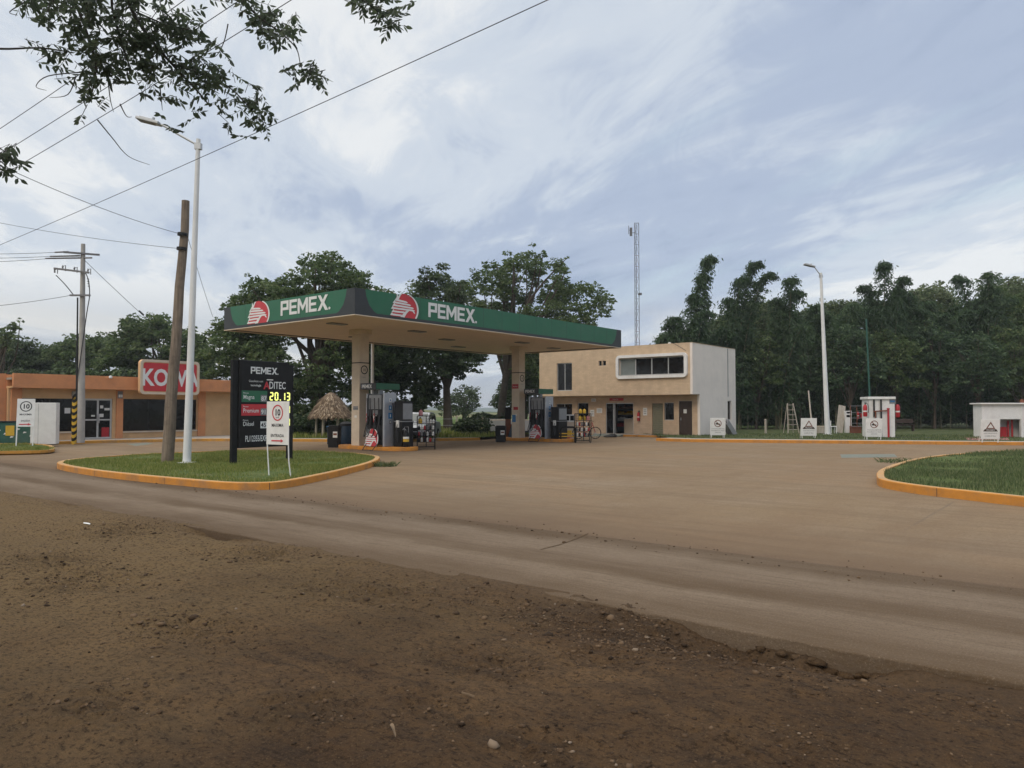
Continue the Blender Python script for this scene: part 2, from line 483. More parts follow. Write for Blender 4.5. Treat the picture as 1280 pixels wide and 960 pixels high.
def stone_mat(name, base):
    """small split-stone tiles"""
    m = bpy.data.materials.new(name); m.use_nodes = True
    n, l = m.node_tree.nodes, m.node_tree.links
    p = n['Principled BSDF']; p.inputs['Roughness'].default_value = 0.85; p.inputs['Specular IOR Level'].default_value = 0.25
    t = n.new('ShaderNodeTexCoord')
    mp = n.new('ShaderNodeMapping'); mp.inputs['Rotation'].default_value = (rad(90), 0, rad(90))
    sx = n.new('ShaderNodeSeparateXYZ'); l.new(t.outputs['Object'], sx.inputs[0])
    cb = n.new('ShaderNodeCombineXYZ'); l.new(sx.outputs[1], cb.inputs[0]); l.new(sx.outputs[2], cb.inputs[1])
    br = n.new('ShaderNodeTexBrick'); br.inputs['Scale'].default_value = 1.0
    br.inputs['Brick Width'].default_value = 0.30; br.inputs['Row Height'].default_value = 0.10
    br.inputs['Mortar Size'].default_value = 0.006; br.inputs['Bias'].default_value = 0.0
    br.inputs['Color1'].default_value = (*[c * 0.95 for c in base], 1); br.inputs['Color2'].default_value = (*[c * 1.04 for c in base], 1)
    br.inputs['Mortar'].default_value = (*[c * 0.86 for c in base], 1)
    l.new(cb.outputs[0], br.inputs['Vector'])
    nz = n.new('ShaderNodeTexNoise'); nz.inputs['Scale'].default_value = 2.2; nz.inputs['Detail'].default_value = 7
    l.new(t.outputs['Object'], nz.inputs['Vector'])
    r = n.new('ShaderNodeValToRGB'); r.color_ramp.elements[0].color = (0.90, 0.885, 0.87, 1); r.color_ramp.elements[1].color = (1.06, 1.05, 1.03, 1)
    r.color_ramp.elements[0].position = 0.35; r.color_ramp.elements[1].position = 0.68
    l.new(nz.outputs[0], r.inputs[0])
    mx = n.new('ShaderNodeMix'); mx.data_type = 'RGBA'; mx.blend_type = 'MULTIPLY'; mx.inputs[0].default_value = 1
    l.new(br.outputs[0], mx.inputs[6]); l.new(r.outputs[0], mx.inputs[7]); l.new(mx.outputs[2], p.inputs['Base Color'])
    b = n.new('ShaderNodeBump'); b.inputs['Strength'].default_value = 0.4; b.inputs['Distance'].default_value = 0.01
    l.new(br.outputs[0], b.inputs['Height']); l.new(b.outputs[0], p.inputs['Normal'])
    return m


M['stone'] = stone_mat('sandstone_cladding', (0.56, 0.425, 0.29))
M['stone2'] = stone_mat('lower_sandstone_cladding', (0.54, 0.39, 0.265))


class NT:
    """tiny node-tree builder for the ground materials"""
    def __init__(s, name, rough=0.95, spec=0.15):
        s.m = bpy.data.materials.new(name); s.m.use_nodes = True
        s.n, s.l = s.m.node_tree.nodes, s.m.node_tree.links
        s.p = s.n['Principled BSDF']; s.p.inputs['Roughness'].default_value = rough; s.p.inputs['Specular IOR Level'].default_value = spec
        s.co = s.n.new('ShaderNodeTexCoord').outputs['Object']
        s.xyz = s.n.new('ShaderNodeSeparateXYZ'); s.l.new(s.co, s.xyz.inputs[0])

    def noise(s, scale, detail=6, rough=0.6, stretch=(1, 1, 1), dist=0.0, off=(0, 0, 0)):
        mp = s.n.new('ShaderNodeMapping'); mp.inputs['Scale'].default_value = stretch; mp.inputs['Location'].default_value = off
        s.l.new(s.co, mp.inputs[0])
        k = s.n.new('ShaderNodeTexNoise'); k.inputs['Scale'].default_value = scale; k.inputs['Detail'].default_value = detail
        k.inputs['Roughness'].default_value = rough; k.inputs['Distortion'].default_value = dist
        s.l.new(mp.outputs[0], k.inputs['Vector']); return k.outputs[0]

    def ramp(s, src, stops):
        r = s.n.new('ShaderNodeValToRGB'); el = r.color_ramp.elements
        while len(el) < len(stops): el.new(0.5)
        for e, (p, c) in zip(el, stops):
            e.position = p; e.color = (c, c, c, 1) if isinstance(c, (int, float)) else (*c, 1)
        s.l.new(src, r.inputs[0]); return r.outputs[0]

    def mix(s, f, a, b, blend='MIX'):
        x = s.n.new('ShaderNodeMix'); x.data_type = 'RGBA'; x.blend_type = blend
        if isinstance(f, (int, float)): x.inputs[0].default_value = f
        else: s.l.new(f, x.inputs[0])
        for i, k in ((6, a), (7, b)):
            if isinstance(k, tuple): x.inputs[i].default_value = (*k, 1)
            else: s.l.new(k, x.inputs[i])
        return x.outputs[2]

    def math(s, op, a, b=None):
        k = s.n.new('ShaderNodeMath'); k.operation = op
        for i, q in enumerate((a, b)):
            if q is None: continue
            if isinstance(q, (int, float)): k.inputs[i].default_value = q
            else: s.l.new(q, k.inputs[i])
        return k.outputs[0]

    def bump(s, hs, dist=0.02, strength=1.0):
        b = s.n.new('ShaderNodeBump'); b.inputs['Strength'].default_value = strength; b.inputs['Distance'].default_value = dist
        s.l.new(hs, b.inputs['Height']); s.l.new(b.outputs[0], s.p.inputs['Normal'])

    def done(s, col):
        s.l.new(col, s.p.inputs['Base Color']); return s.m


# damp dark earth of the roadside (object x = across the road, y = along it)
t = NT('damp_earth')
c = t.ramp(t.noise(0.55, 5, 0.55), [(0.32, (0.074, 0.040, 0.017)), (0.5, (0.120, 0.068, 0.030)), (0.7, (0.180, 0.107, 0.050))])
c = t.mix(t.ramp(t.noise(9, 8, 0.7), [(0.42, 0.0), (0.62, 1.0)]), c, t.mix(0.5, c, (0.055, 0.037, 0.024)))
c = t.mix(t.ramp(t.noise(2.2, 6, 0.65, (2.2, 0.45, 1), 0.4), [(0.52, 0.0), (0.70, 0.65)]), c, (0.030, 0.021, 0.015))
c = t.mix(t.ramp(t.noise(70, 3, 0.6), [(0.57, 0.0), (0.70, 0.75)]), c, (0.185, 0.120, 0.062))
c = t.mix(t.ramp(t.noise(48, 3, 0.7, off=(3, 1, 0)), [(0.30, 0.8), (0.42, 0.0)]), c, (0.022, 0.016, 0.012))
# drier, paler earth further from the road
far_side = t.ramp(t.math('ADD', t.math('MULTIPLY', t.xyz.outputs[1], 0.09), t.math('MULTIPLY', t.noise(0.8, 4), 0.5)), [(0.52, 0.0), (0.95, 0.7)])
c = t.mix(far_side, c, (0.215, 0.145, 0.068))
h = t.math('ADD', t.math('MULTIPLY', t.noise(22, 8, 0.7), 0.6), t.math('MULTIPLY', t.noise(90, 5, 0.7), 0.3))
c = t.mix(t.ramp(t.noise(26, 7, 0.75, (1.3, .8, 1), .3, (9, 4, 0)), [(0.36, 0.9), (0.50, 0.0)]), c, (0.026, 0.015, 0.007))
eg = t.ramp(t.math('ADD', t.math('MULTIPLY', t.math('SUBTRACT', t.xyz.outputs[0], 4.7), 0.9), t.math('MULTIPLY', t.math('SUBTRACT', t.noise(2.0, 8, 0.75, (1, .5, 1), .5, (6, 6, 0)), 0.5), 1.4)), [(0.25, 0.0), (0.95, 0.75)])
c = t.mix(eg, c, (0.128, 0.084, 0.048))
ca = t.n.new('ShaderNodeAttribute'); ca.attribute_name = 'clod'
c = t.mix(t.ramp(t.math('MULTIPLY', ca.outputs['Fac'], t.math('SUBTRACT', t.noise(11, 9, 0.8, (1.2, .8, 1), .6), 0.36)), [(0.05, 0.0), (0.24, 0.62)]), c, (0.030, 0.019, 0.011))
t.bump(h, 0.07, 1.0)
M['earth'] = t.done(c)

# worn concrete road, dusty, with wheel tracks
t = NT('dusty_concrete_road')
wob = t.math('MULTIPLY', t.math('SUBTRACT', t.noise(0.35, 5, 0.6, (0.3, 1, 1)), 0.5), 1.3)
u = t.math('ADD', t.xyz.outputs[0], wob)
c = t.ramp(t.noise(1.1, 7, 0.6, (2.0, 0.35, 1)), [(0.3, (0.162, 0.117, 0.078)), (0.7, (0.228, 0.174, 0.122))])
un = t.math('DIVIDE', t.math('SUBTRACT', u, 4.0), 6.0)            # 4..10 m -> 0..1
band = t.ramp(un, [(0.22, 1.0), (0.29, 0.85), (0.36, 0.0), (0.39, 0.0), (0.425, 0.9), (0.48, 0.85), (0.52, 0.0), (0.60, 0.0), (0.66, 1.0), (0.74, 0.95), (0.82, 0.35)])
brk = t.ramp(t.noise(0.9, 8, 0.65, (1.2, 0.25, 1)), [(0.30, 0.25), (0.58, 1.0)])
c = t.mix(t.math('MULTIPLY', band, brk), c, (0.092, 0.058, 0.030))
c = t.mix(t.ramp(t.noise(30, 6, 0.75, (1, 0.5, 1)), [(0.42, 0.4), (0.58, 0.0)]), c, (0.120, 0.090, 0.064))
c = t.mix(t.ramp(t.noise(85, 3, 0.7), [(0.62, 0.0), (0.75, 0.6)]), c, (0.085, 0.062, 0.044))
c = t.mix(t.ramp(t.noise(9, 8, 0.8, (1.6, 0.12, 1), 0.3, (4, 0, 0)), [(0.40, 0.38), (0.52, 0.0)]), c, (0.085, 0.056, 0.032))
c = t.mix(t.ramp(t.noise(55, 5, 0.8, off=(2, 5, 0)), [(0.38, 0.6), (0.50, 0.0)]), c, (0.095, 0.066, 0.040))
c = t.mix(t.ramp(t.noise(60, 5, 0.8, off=(7, 1, 0)), [(0.54, 0.0), (0.66, 0.5)]), c, (0.260, 0.205, 0.145))
t.bump(t.math('ADD', t.noise(40, 7, 0.7), t.math('MULTIPLY', t.noise(5, 4), 0.8)), 0.014, 0.9)
M['road'] = t.done(c)

# the forecourt: pale dusty concrete, ochre dust drifts, faint joints and tyre sweeps
t = NT('dusty_forecourt')
c = t.ramp(t.noise(0.16, 6, 0.6), [(0.30, (0.226, 0.157, 0.087)), (0.52, (0.236, 0.173, 0.107)), (0.72, (0.262, 0.204, 0.138))])
c = t.mix(t.ramp(t.noise(0.5, 8, 0.65, (0.35, 1.6, 1), 0.8), [(0.45, 0.0), (0.68, 0.55)]), c, (0.190, 0.122, 0.068))
c = t.mix(t.ramp(t.noise(1.6, 7, 0.65, (1.0, 0.30, 1), 0.5, (5, 2, 0)), [(0.50, 0.0), (0.72, 0.4)]), c, (0.320, 0.240, 0.160))
c = t.mix(t.ramp(t.noise(28, 7, 0.75), [(0.38, 0.45), (0.56, 0.0)]), c, (0.15, 0.100, 0.060))
c = t.mix(t.ramp(t.noise(3.2, 8, 0.7, (0.6, 0.9, 1), 1.2, (2, 8, 0)), [(0.48, 0.0), (0.66, 0.35)]), c, (0.165, 0.110, 0.066))
c = t.mix(t.ramp(t.noise(0.28, 5, 0.6, (1.0, 0.5, 1), 1.5, (11, 3, 0)), [(0.50, 0.0), (0.62, 0.30)]), c, (0.270, 0.175, 0.098))
near = t.ramp(t.math('ADD', t.math('DIVIDE', t.math('SUBTRACT', t.xyz.outputs[0], 7.6), 5.0), t.math('MULTIPLY', t.math('SUBTRACT', t.noise(0.6, 7, 0.65, (1, 0.3, 1)), 0.5), 0.8)), [(0.06, 1.0), (0.16, 0.75), (0.42, 0.35), (0.95, 0.0)])
c = t.mix(near, c, (0.112, 0.073, 0.045))
gx = t.math('ABSOLUTE', t.math('SUBTRACT', t.math('FRACT', t.math('DIVIDE', t.xyz.outputs[0], 4.0)), 0.5))
gy = t.math('ABSOLUTE', t.math('SUBTRACT', t.math('FRACT', t.math('DIVIDE', t.xyz.outputs[1], 4.5)), 0.5))
jl = t.math('MAXIMUM', t.math('LESS_THAN', gx, 0.005), t.math('LESS_THAN', gy, 0.005))
jf = t.math('MULTIPLY', jl, t.ramp(t.noise(0.7, 4), [(0.5, 0.0), (0.62, 0.45)]))
c = t.mix(jf, c, (0.13, 0.10, 0.075))
c = t.mix(t.ramp(t.noise(16, 8, 0.8, (0.5, 1.4, 1), 0.4, (3, 9, 0)), [(0.38, 0.5), (0.50, 0.0)]), c, (0.150, 0.103, 0.062))
c = t.mix(t.ramp(t.noise(40, 6, 0.8, off=(8, 8, 0)), [(0.56, 0.0), (0.68, 0.5)]), c, (0.330, 0.255, 0.180))
sw = t.noise(0.8, 6, 0.7, (2.2, 0.16, 1), 1.8, (1, 6, 0))
c = t.mix(t.ramp(sw, [(0.44, 0.30), (0.50, 0.0)]), c, (0.135, 0.092, 0.056))
t.bump(t.math('ADD', t.noise(35, 7, 0.7), t.math('MULTIPLY', t.noise(2.5, 4), 1.2)), 0.012, 0.8)
M['forecourt'] = t.done(c)

t = NT('pasture')
c = t.ramp(t.noise(0.05, 6, 0.65), [(0.30, (0.065, 0.110, 0.022)), (0.5, (0.100, 0.150, 0.030)), (0.7, (0.150, 0.165, 0.060))])
c = t.mix(t.ramp(t.noise(3.0, 7, 0.7), [(0.40, 0.5), (0.60, 0.0)]), c, (0.045, 0.070, 0.020))
t.bump(t.noise(14, 6, 0.7), 0.08, 1.0)
M['pasture'] = t.done(c)
t = NT('turf_soil')
c = t.ramp(t.noise(1.2, 6, 0.65), [(0.35, (0.085, 0.125, 0.035)), (0.6, (0.125, 0.150, 0.050)), (0.75, (0.210, 0.175, 0.090))])
t.bump(t.noise(30, 6, 0.7), 0.05, 1.0)
M['turf'] = t.done(c)
t = NT('dull_lawn_soil')  # duller, less bright green than the island turf
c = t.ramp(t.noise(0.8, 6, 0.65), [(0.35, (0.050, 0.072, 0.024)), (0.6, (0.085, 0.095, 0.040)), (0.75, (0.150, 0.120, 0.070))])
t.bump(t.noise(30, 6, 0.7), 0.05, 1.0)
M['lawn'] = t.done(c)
t = NT('hill_scrub')
c = t.ramp(t.noise(0.035, 8, 0.7), [(0.35, (0.060, 0.085, 0.040)), (0.5, (0.125, 0.135, 0.055)), (0.66, (0.190, 0.165, 0.075))])
M['hill'] = t.done(c)
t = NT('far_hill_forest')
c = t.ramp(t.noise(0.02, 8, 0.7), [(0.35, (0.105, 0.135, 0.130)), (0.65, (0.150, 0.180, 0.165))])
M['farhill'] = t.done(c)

# ------------------------------------------------------------------ ground, road, forecourt


def structure(o, label=None):
    o['kind'] = 'structure'
    if label: o['label'] = label
    return o


m = MB(); m.add([(-2500, -2500, -0.22), (2500, -2500, -0.22), (2500, 2500, -0.22), (-2500, 2500, -0.22)], [(0, 1, 2, 3)])
structure(m.build('ground', M['pasture']), 'open pasture ground reaching to the horizon')


def axis(*segs):
    a = []
    for lo, hi, st in segs: a.append(np.arange(lo, hi, st))
    return np.unique(np.round(np.concatenate(a), 4))


def grid_mesh(name, xs, ys, hfun, m, rz):
    X, Y = np.meshgrid(xs, ys, indexing='ij'); Z = hfun(X, Y)
    nx, ny = len(xs), len(ys)
    co = np.stack([X, Y, Z], -1).reshape(-1, 3).astype(np.float32)
    i, j = np.meshgrid(np.arange(nx - 1), np.arange(ny - 1), indexing='ij')
    a = (i * ny + j).ravel()
    q = np.stack([a, a + ny, a + ny + 1, a + 1], 1).astype(np.int32)
    o = np_mesh(name, co, q, m); o.rotation_euler = (0, 0, rz)
    o.data.polygons.foreach_set('use_smooth', np.ones(len(q), dtype=bool))
    return o


def np_mesh(name, co, quads, m, rnd=None, parent=None):
    me = bpy.data.meshes.new(name); k = quads.shape[1]
    me.vertices.add(len(co)); me.vertices.foreach_set('co', np.ascontiguousarray(co, dtype=np.float32).ravel())
    me.loops.add(quads.size); me.loops.foreach_set('vertex_index', np.ascontiguousarray(quads, dtype=np.int32).ravel())
    me.polygons.add(len(quads)); me.polygons.foreach_set('loop_start', np.arange(0, quads.size, k, dtype=np.int32))
    try: me.polygons.foreach_set('loop_total', np.full(len(quads), k, dtype=np.int32))
    except Exception: pass
    me.update(calc_edges=True)
    me.materials.append(m)
    if rnd is not None:
        at = me.attributes.new('rnd', 'FLOAT', 'FACE'); at.data.foreach_set('value', rnd.astype(np.float32))
    o = bpy.data.objects.new(name, me); COL.objects.link(o)
    if parent is not None: o.parent = parent
    return o


EDGE = 5.45
CLODS = [toUV(G(a, b)) + (r,) for a, b, r in [(240, 780, .55), (100, 722, .7), (440, 735, .7), (130, 878, .35), (560, 880, .35), (690, 930, .3), (960, 920, .3), (620, 820, .45),
                                               (390, 882, .35), (330, 690, .6), (60, 700, .6), (880, 800, .5), (800, 770, .55), (1000, 800, .4), (740, 815, .4), (470, 655 + 30, .5), (150, 660, .8)]]
HOLES = [(5.30, 1.95, .30, .95, .21), (5.38, 9.3, .16, .9, .13), (5.0, 3.5, .45, .9, .045), (5.35, 14.2, .12, .7, .05)]


def patch(X, Y):
    k = np.zeros_like(X)
    for (a, b, r) in CLODS: k = np.maximum(k, np.exp(-(((X - a) / (r * 0.8)) ** 2 + ((Y - b) / (r * 1.2)) ** 2)))
    return k


def dirt_h(X, Y):
    k = patch(X, Y)
    z = -0.035 + 0.050 * fbm(X * 0.5, Y * 0.4, 3, 3) + 0.026 * fbm(X * 2.4, Y * 1.3, 4, 9)
    z = z + 0.014 * fbm(X * 7, Y * 5, 4, 21) + k * (0.075 * np.abs(fbm(X * 6, Y * 5, 4, 33)) - 0.022 + 0.022 * fbm(X * 15, Y * 15, 2, 50))
    z = z + 0.016 * np.sin(X * 8 + 3.5 * fbm(X * .6, Y * .3, 3, 4)) * np.clip(fbm(X * .5, Y * .25, 3, 8) + .2, 0, 1)
    rim = np.clip((X - (EDGE - 0.55)) / 0.55, 0, 1)
    z = z + rim * 0.030
    z = np.where(X > EDGE + 0.02, np.minimum(z, 0.010 + 0.014 * fbm(X * 1.5, Y * .5, 4, 60)) - (X - EDGE) * 0.075, z)
    for (a, b, ra, rb, dp) in HOLES:
        d = ((X - a) / ra) ** 2 + ((Y - b) / rb) ** 2
        z = z - dp * np.exp(-d ** 2) * (0.8 + 0.6 * fbm(X * 4, Y * 4, 4, 77))
    return z


xs = axis((-14, 0.2, 0.6), (0.2, 5.95, 0.028)); ys = axis((-40, -2, 1.5), (-2, 12, 0.030), (12, 20, 0.06), (20, 60, 1.0))
_ds = grid_mesh('dirt_shoulder', xs, ys, dirt_h, M['earth'], YAW)
_X, _Y = np.meshgrid(xs, ys, indexing='ij')
_k = patch(_X, _Y) + np.exp(-((_X - 5.1) / .4) ** 2 - ((_Y - 2.9) / 1.7) ** 2) * .8
_k = np.clip(_k * (0.75 + 0.9 * fbm(_X * 2.2, _Y * 1.6, 4, 13)), 0, 1)
_at = _ds.data.attributes.new('clod', 'FLOAT', 'POINT'); _at.data.foreach_set('value', _k.ravel().astype(np.float32))
structure(_ds, 'damp dark brown dirt shoulder in the foreground, potholed')


def road_edge(v):
    e = EDGE + 0.05 * fbm(v * 0.8, v * 0 + 3.3, 3, 5) + 0.03 * fbm(v * 5, v * 0 + 1.3, 2, 6)
    return e


vs = np.concatenate([np.arange(-40, -1, 1.0), np.arange(-1, 16, 0.05), np.arange(16, 60.1, 1.0)])
ue = road_edge(vs)
co, fq = [], []
for i, (v, u) in enumerate(zip(vs, ue)):
    co += [(u + 0.03, v, -0.25), (u, v, -0.012), (u + 0.015, v, 0.0), (8.3, v, 0.0)]
for i in range(len(vs) - 1):
    a, b = i * 4, i * 4 + 4
    fq += [(a, a + 1, b + 1, b), (a + 1, a + 2, b + 2, b + 1), (a + 2, a + 3, b + 3, b + 2)]
o = np_mesh('road', np.array(co), np.array(fq)[:, ::-1], M['road']); o.rotation_euler = (0, 0, YAW)
structure(o, 'worn dusty concrete road crossing the picture')
# dust strip where road and forecourt meet, and the forecourt itself
m = MB(); m.add([(8.3, -70, 0), (48, -70, 0), (48, 70, 0), (8.3, 70, 0)], [(0, 1, 2, 3)])
structure(m.build('forecourt', M['forecourt'], rz=YAW), 'pale dusty concrete forecourt of the fuel station')
# slab joint across the road
m = MB()
pts = [toUV(G(735, 667)), toUV(G(722, 673)), toUV(G(700, 681)), toUV(G(676, 687))]
for (a, b) in zip(pts[:-1], pts[1:]):
    d = Vector((b[0] - a[0], b[1] - a[1])).normalized(); nn = Vector((-d.y, d.x)) * 0.012
    m.add([(a[0] + nn.x, a[1] + nn.y, .004), (a[0] - nn.x, a[1] - nn.y, .004), (b[0] - nn.x, b[1] - nn.y, .004), (b[0] + nn.x, b[1] + nn.y, .004)], [(0, 1, 2, 3)])
structure(m.build('road_crack', M['earth'], rz=YAW), 'dark slab joint across the road')

# stones and clods
def ico():
    p = (1 + 5 ** .5) / 2
    v = np.array([(-1, p, 0), (1, p, 0), (-1, -p, 0), (1, -p, 0), (0, -1, p), (0, 1, p), (0, -1, -p), (0, 1, -p), (p, 0, -1), (p, 0, 1), (-p, 0, -1), (-p, 0, 1)], float)
    v /= np.linalg.norm(v[0])
    f = np.array([(0, 11, 5), (0, 5, 1), (0, 1, 7), (0, 7, 10), (0, 10, 11), (1, 5, 9), (5, 11, 4), (11, 10, 2), (10, 7, 6), (7, 1, 8), (3, 9, 4), (3, 4, 2), (3, 2, 6), (3, 6, 8), (3, 8, 9), (4, 9, 5), (2, 4, 11), (6, 2, 10), (8, 6, 7), (9, 8, 1)])
    return v, f


IV, IF = ico()


def stones(name, U, V, Zs, R, m, flat=0.6, jag=0.6):
    n = len(U); P = np.repeat(IV[None], n, 0)
    P = P * (1 + jag * (RNG.random((n, 12, 1)) - 0.5)) * (R[:, None, None] * np.stack([0.8 + .5 * RNG.random(n), 0.8 + .5 * RNG.random(n), flat * (0.7 + .6 * RNG.random(n))], -1)[:, None, :])
    a = RNG.random(n) * 6.28; c, s = np.cos(a)[:, None], np.sin(a)[:, None]
    P = np.stack([P[..., 0] * c - P[..., 1] * s + U[:, None], P[..., 0] * s + P[..., 1] * c + V[:, None], P[..., 2] + Zs[:, None]], -1)
    Fq = (IF[None] + (np.arange(n) * 12)[:, None, None]).reshape(-1, 3)
    o = np_mesh(name, P.reshape(-1, 3), Fq, m, RNG.random(n).repeat(20)); o.rotation_euler = (0, 0, YAW); return o


t = NT('loose_stone', 0.9)
a = t.n.new('ShaderNodeAttribute'); a.attribute_name = 'rnd'
M['stones'] = t.done(t.ramp(a.outputs['Fac'], [(0.0, (0.030, 0.019, 0.011)), (0.6, (0.090, 0.056, 0.031)), (0.975, (0.145, 0.095, 0.055)), (1.0, (0.24, 0.19, 0.14))]))
n = 230000
U_ = RNG.uniform(0.4, EDGE + 0.35, n); V_ = RNG.uniform(-1.5, 17, n)
k = patch(U_, V_) * 0.9 + 0.03 + 0.22 * np.clip(fbm(U_ * .8, V_ * .6, 3, 91), 0, 1) + 2.6 * np.exp(-((U_ - 5.0) / .40) ** 2 - ((V_ - 2.9) / 1.7) ** 2)
keep = RNG.random(n) < k * 0.26
U_, V_ = U_[keep], V_[keep]
R_ = np.clip(0.0036 * np.exp(RNG.normal(0.35, 0.58, len(U_))), 0.003, 0.040)
structure_gravel = tag(stones('gravel', U_, V_, dirt_h(U_, V_) + R_ * 0.15, R_, M['stones']), 'loose stones and clods scattered on the dirt shoulder', 'gravel', kind='stuff')
# light scatter along the dust band between road and forecourt
U2 = RNG.normal(8.15, 0.28, 500); V2 = RNG.uniform(-8, 20, 500); R2 = np.clip(0.006 * np.exp(RNG.normal(0.2, 0.5, 500)), 0.004, 0.025)
tag(stones('pebbles', U2, V2, R2 * 0.2 + 0.002, R2, M['stones']), 'dark pebbles along the dusty strip between road and forecourt', 'pebbles', kind='stuff')
# broken slabs in the pothole beside the road edge
for i, (px, py, r) in enumerate([(1030, 801, .07), (1062, 809, .075), (1000, 798, .05), (1015, 806, .04), (985, 792, .045), (1085, 818, .05), (960, 788, .04), (1045, 815, .035), (1040, 806, .05), (940, 790, .035), (1075, 816, .04)]):
    p = toUV(G(px, py)); q = (min(p[0], EDGE - .03), p[1])
    b = stones('concrete_chunk', np.array([q[0]]), np.array([q[1]]), dirt_h(np.array([q[0]]), np.array([q[1]])) + r * .12, np.array([r]), M['stones'], 0.5, 1.1)
    b.data.materials.clear(); b.data.materials.append(M['earth'])
    tag(b, 'broken concrete chunk lying in the pothole along the road edge', 'rubble', 'broken concrete chunks in the roadside pothole')
# two scraps of litter
for nm, lb, px, py, L, W in (('dry_leaf', 'dry curled leaf standing up on the dark dirt near the bottom of the picture', 490, 917, .05, .022),
                             ('paper_scrap', 'flat white scrap lying on the dirt at the left', 108, 653, .22, .06),
                             ('dry_twig', 'thin pale straw lying on the dirt below the stony patch', 585, 868, .10, .006)):
    g = G(px, py); uv = toUV(g); z = float(dirt_h(np.array([uv[0]]), np.array([uv[1]]))[0])
    m = MB()
    rows = []
    for i in range(7):
        s_ = i / 6; w = W * math.sin(math.pi * min(max(s_, .08), .95)) ** .7
        zz_ = (0.05 * math.sin(s_ * 2.4) if nm == 'dry_leaf' else 0.004)
        rows += [(-w / 2, (s_ - .5) * L, zz_ + .01), (0, (s_ - .5) * L, zz_ + .002), (w / 2, (s_ - .5) * L, zz_ + .012)]
    m.add(rows, [(i * 3 + j, i * 3 + j + 1, i * 3 + j + 4, i * 3 + j + 3) for i in range(6) for j in range(2)])
    tag(m.build(nm, M['paper'] if nm == 'paper_scrap' else M['drystraw'], loc=(g.x, g.y, z + .006), rz=.9, smooth=True), lb, 'litter')

# ------------------------------------------------------------------ kerbed islands


def spline(pts, k=6, closed=True):
    n = len(pts); out = []
    rng = range(n) if closed else range(n - 1)
    for i in rng:
        g = lambda j: pts[(j) % n] if closed else pts[min(max(j, 0), n - 1)]
        p0, p1, p2, p3 = g(i - 1), g(i), g(i + 1), g(i + 2)
        for j in range(k):
            t_ = j / k
            out.append(tuple(0.5 * (2 * p1[a] + (p2[a] - p0[a]) * t_ + (2 * p0[a] - 5 * p1[a] + 4 * p2[a] - p3[a]) * t_ ** 2 + (3 * p1[a] - p0[a] - 3 * p2[a] + p3[a]) * t_ ** 3) for a in (0, 1)))
    if not closed: out.append(tuple(pts[-1][:2]))
    return out


def offset_in(poly, d, closed=True):
    n = len(poly); out = []
    for i in range(n):
        a = Vector(poly[i - 1] if (closed or i > 0) else poly[i]); b = Vector(poly[(i + 1) % n] if (closed or i < n - 1) else poly[i])
        t_ = (b - a).normalized(); out.append((poly[i][0] - t_.y * d, poly[i][1] + t_.x * d))
    return out


def kerb_ring(poly, h, w, m_, closed=True, lab=None, joints=3.0):
    """poly counter-clockwise (or with the raised side to its left)"""
    inn = offset_in(poly, w, closed); inn2 = offset_in(poly, 0.012, closed); n = len(poly)
    mb = MB(); v = []
    for i in range(n):
        v += [(*poly[i], -0.02), (*poly[i], h - 0.015), (*inn2[i], h), (*inn[i], h), (*inn[i], h - 0.1)]
    f = []
    for i in range(n if closed else n - 1):
        a, b = i * 5, ((i + 1) % n) * 5
        for k_ in range(4): f.append((a + k_, b + k_, b + k_ + 1, a + k_ + 1))
    mb.add(v, f)
    for q_ in range(2, len(f), 4): mb.m[q_] = 2
    # narrow open joints between the cast lengths
    acc = 0
    for i in range(n if closed else n - 1):
        p, q = Vector(poly[i]), Vector(poly[(i + 1) % n]); acc += (q - p).length
        if acc > joints:
            acc = 0; dr = (q - p).normalized(); nr = Vector((-dr.y, dr.x))
            c0 = q - nr * 0.003; s_ = dr * 0.006
            mb.add([(*(c0 - s_), 0.0), (*(c0 + s_), 0.0), (*(c0 + s_), h - .012), (*(c0 - s_), h - .012),
                    (*(c0 - s_ + nr * .1), h + .002), (*(c0 + s_ + nr * .1), h + .002)], [(0, 1, 2, 3), (3, 2, 5, 4)], 1)
    o_ = mb.build('kerb', [m_, M['cable'], M['kerbtop']])
    return structure(o_, lab), inn


def poly_sheet(name, poly, z, m_, lab=None, dome=0.0):
    me = bpy.data.meshes.new(name)
    import bmesh
    bm = bmesh.new()
    vs_ = [bm.verts.new((p[0], p[1], z)) for p in poly]
    bm.faces.new(vs_); bmesh.ops.triangulate(bm, faces=bm.faces[:])
    bm.normal_update()
    for f_ in bm.faces:
        if f_.normal.z < 0: f_.normal_flip()
    bm.to_mesh(me); bm.free(); me.materials.append(m_)
    o_ = bpy.data.objects.new(name, me); COL.objects.link(o_)
    return structure(o_, lab)


def inside(poly, X, Y):
    r = np.zeros(len(X), bool); n = len(poly)
    for i in range(n):
        x1, y1 = poly[i - 1]; x2, y2 = poly[i]
        c_ = ((y1 > Y) != (y2 > Y)) & (X < (x2 - x1) * (Y - y1) / (y2 - y1 + 1e-12) + x1)
        r ^= c_
    return r


def blades(name, X, Y, Z, H, W, m_, lean=0.5):
    n = len(X); a = RNG.random(n) * 6.28; b = RNG.random(n) * 6.28; ln = lean * RNG.random(n) * H
    cx, cy = np.cos(a) * W / 2, np.sin(a) * W / 2
    tx, ty = np.cos(b) * ln, np.sin(b) * ln
    P = np.stack([np.stack([X - cx, Y - cy, Z], 1), np.stack([X + cx, Y + cy, Z], 1),
                  np.stack([X + cx * .6 + tx * .45, Y + cy * .6 + ty * .45, Z + H * .6], 1), np.stack([X + tx, Y + ty, Z + H], 1)], 1).reshape(-1, 3)
    Q = (np.arange(n)[:, None] * 4 + np.array([0, 1, 2, 3])[None])
    return np_mesh(name, P, Q, m_, RNG.random(n))


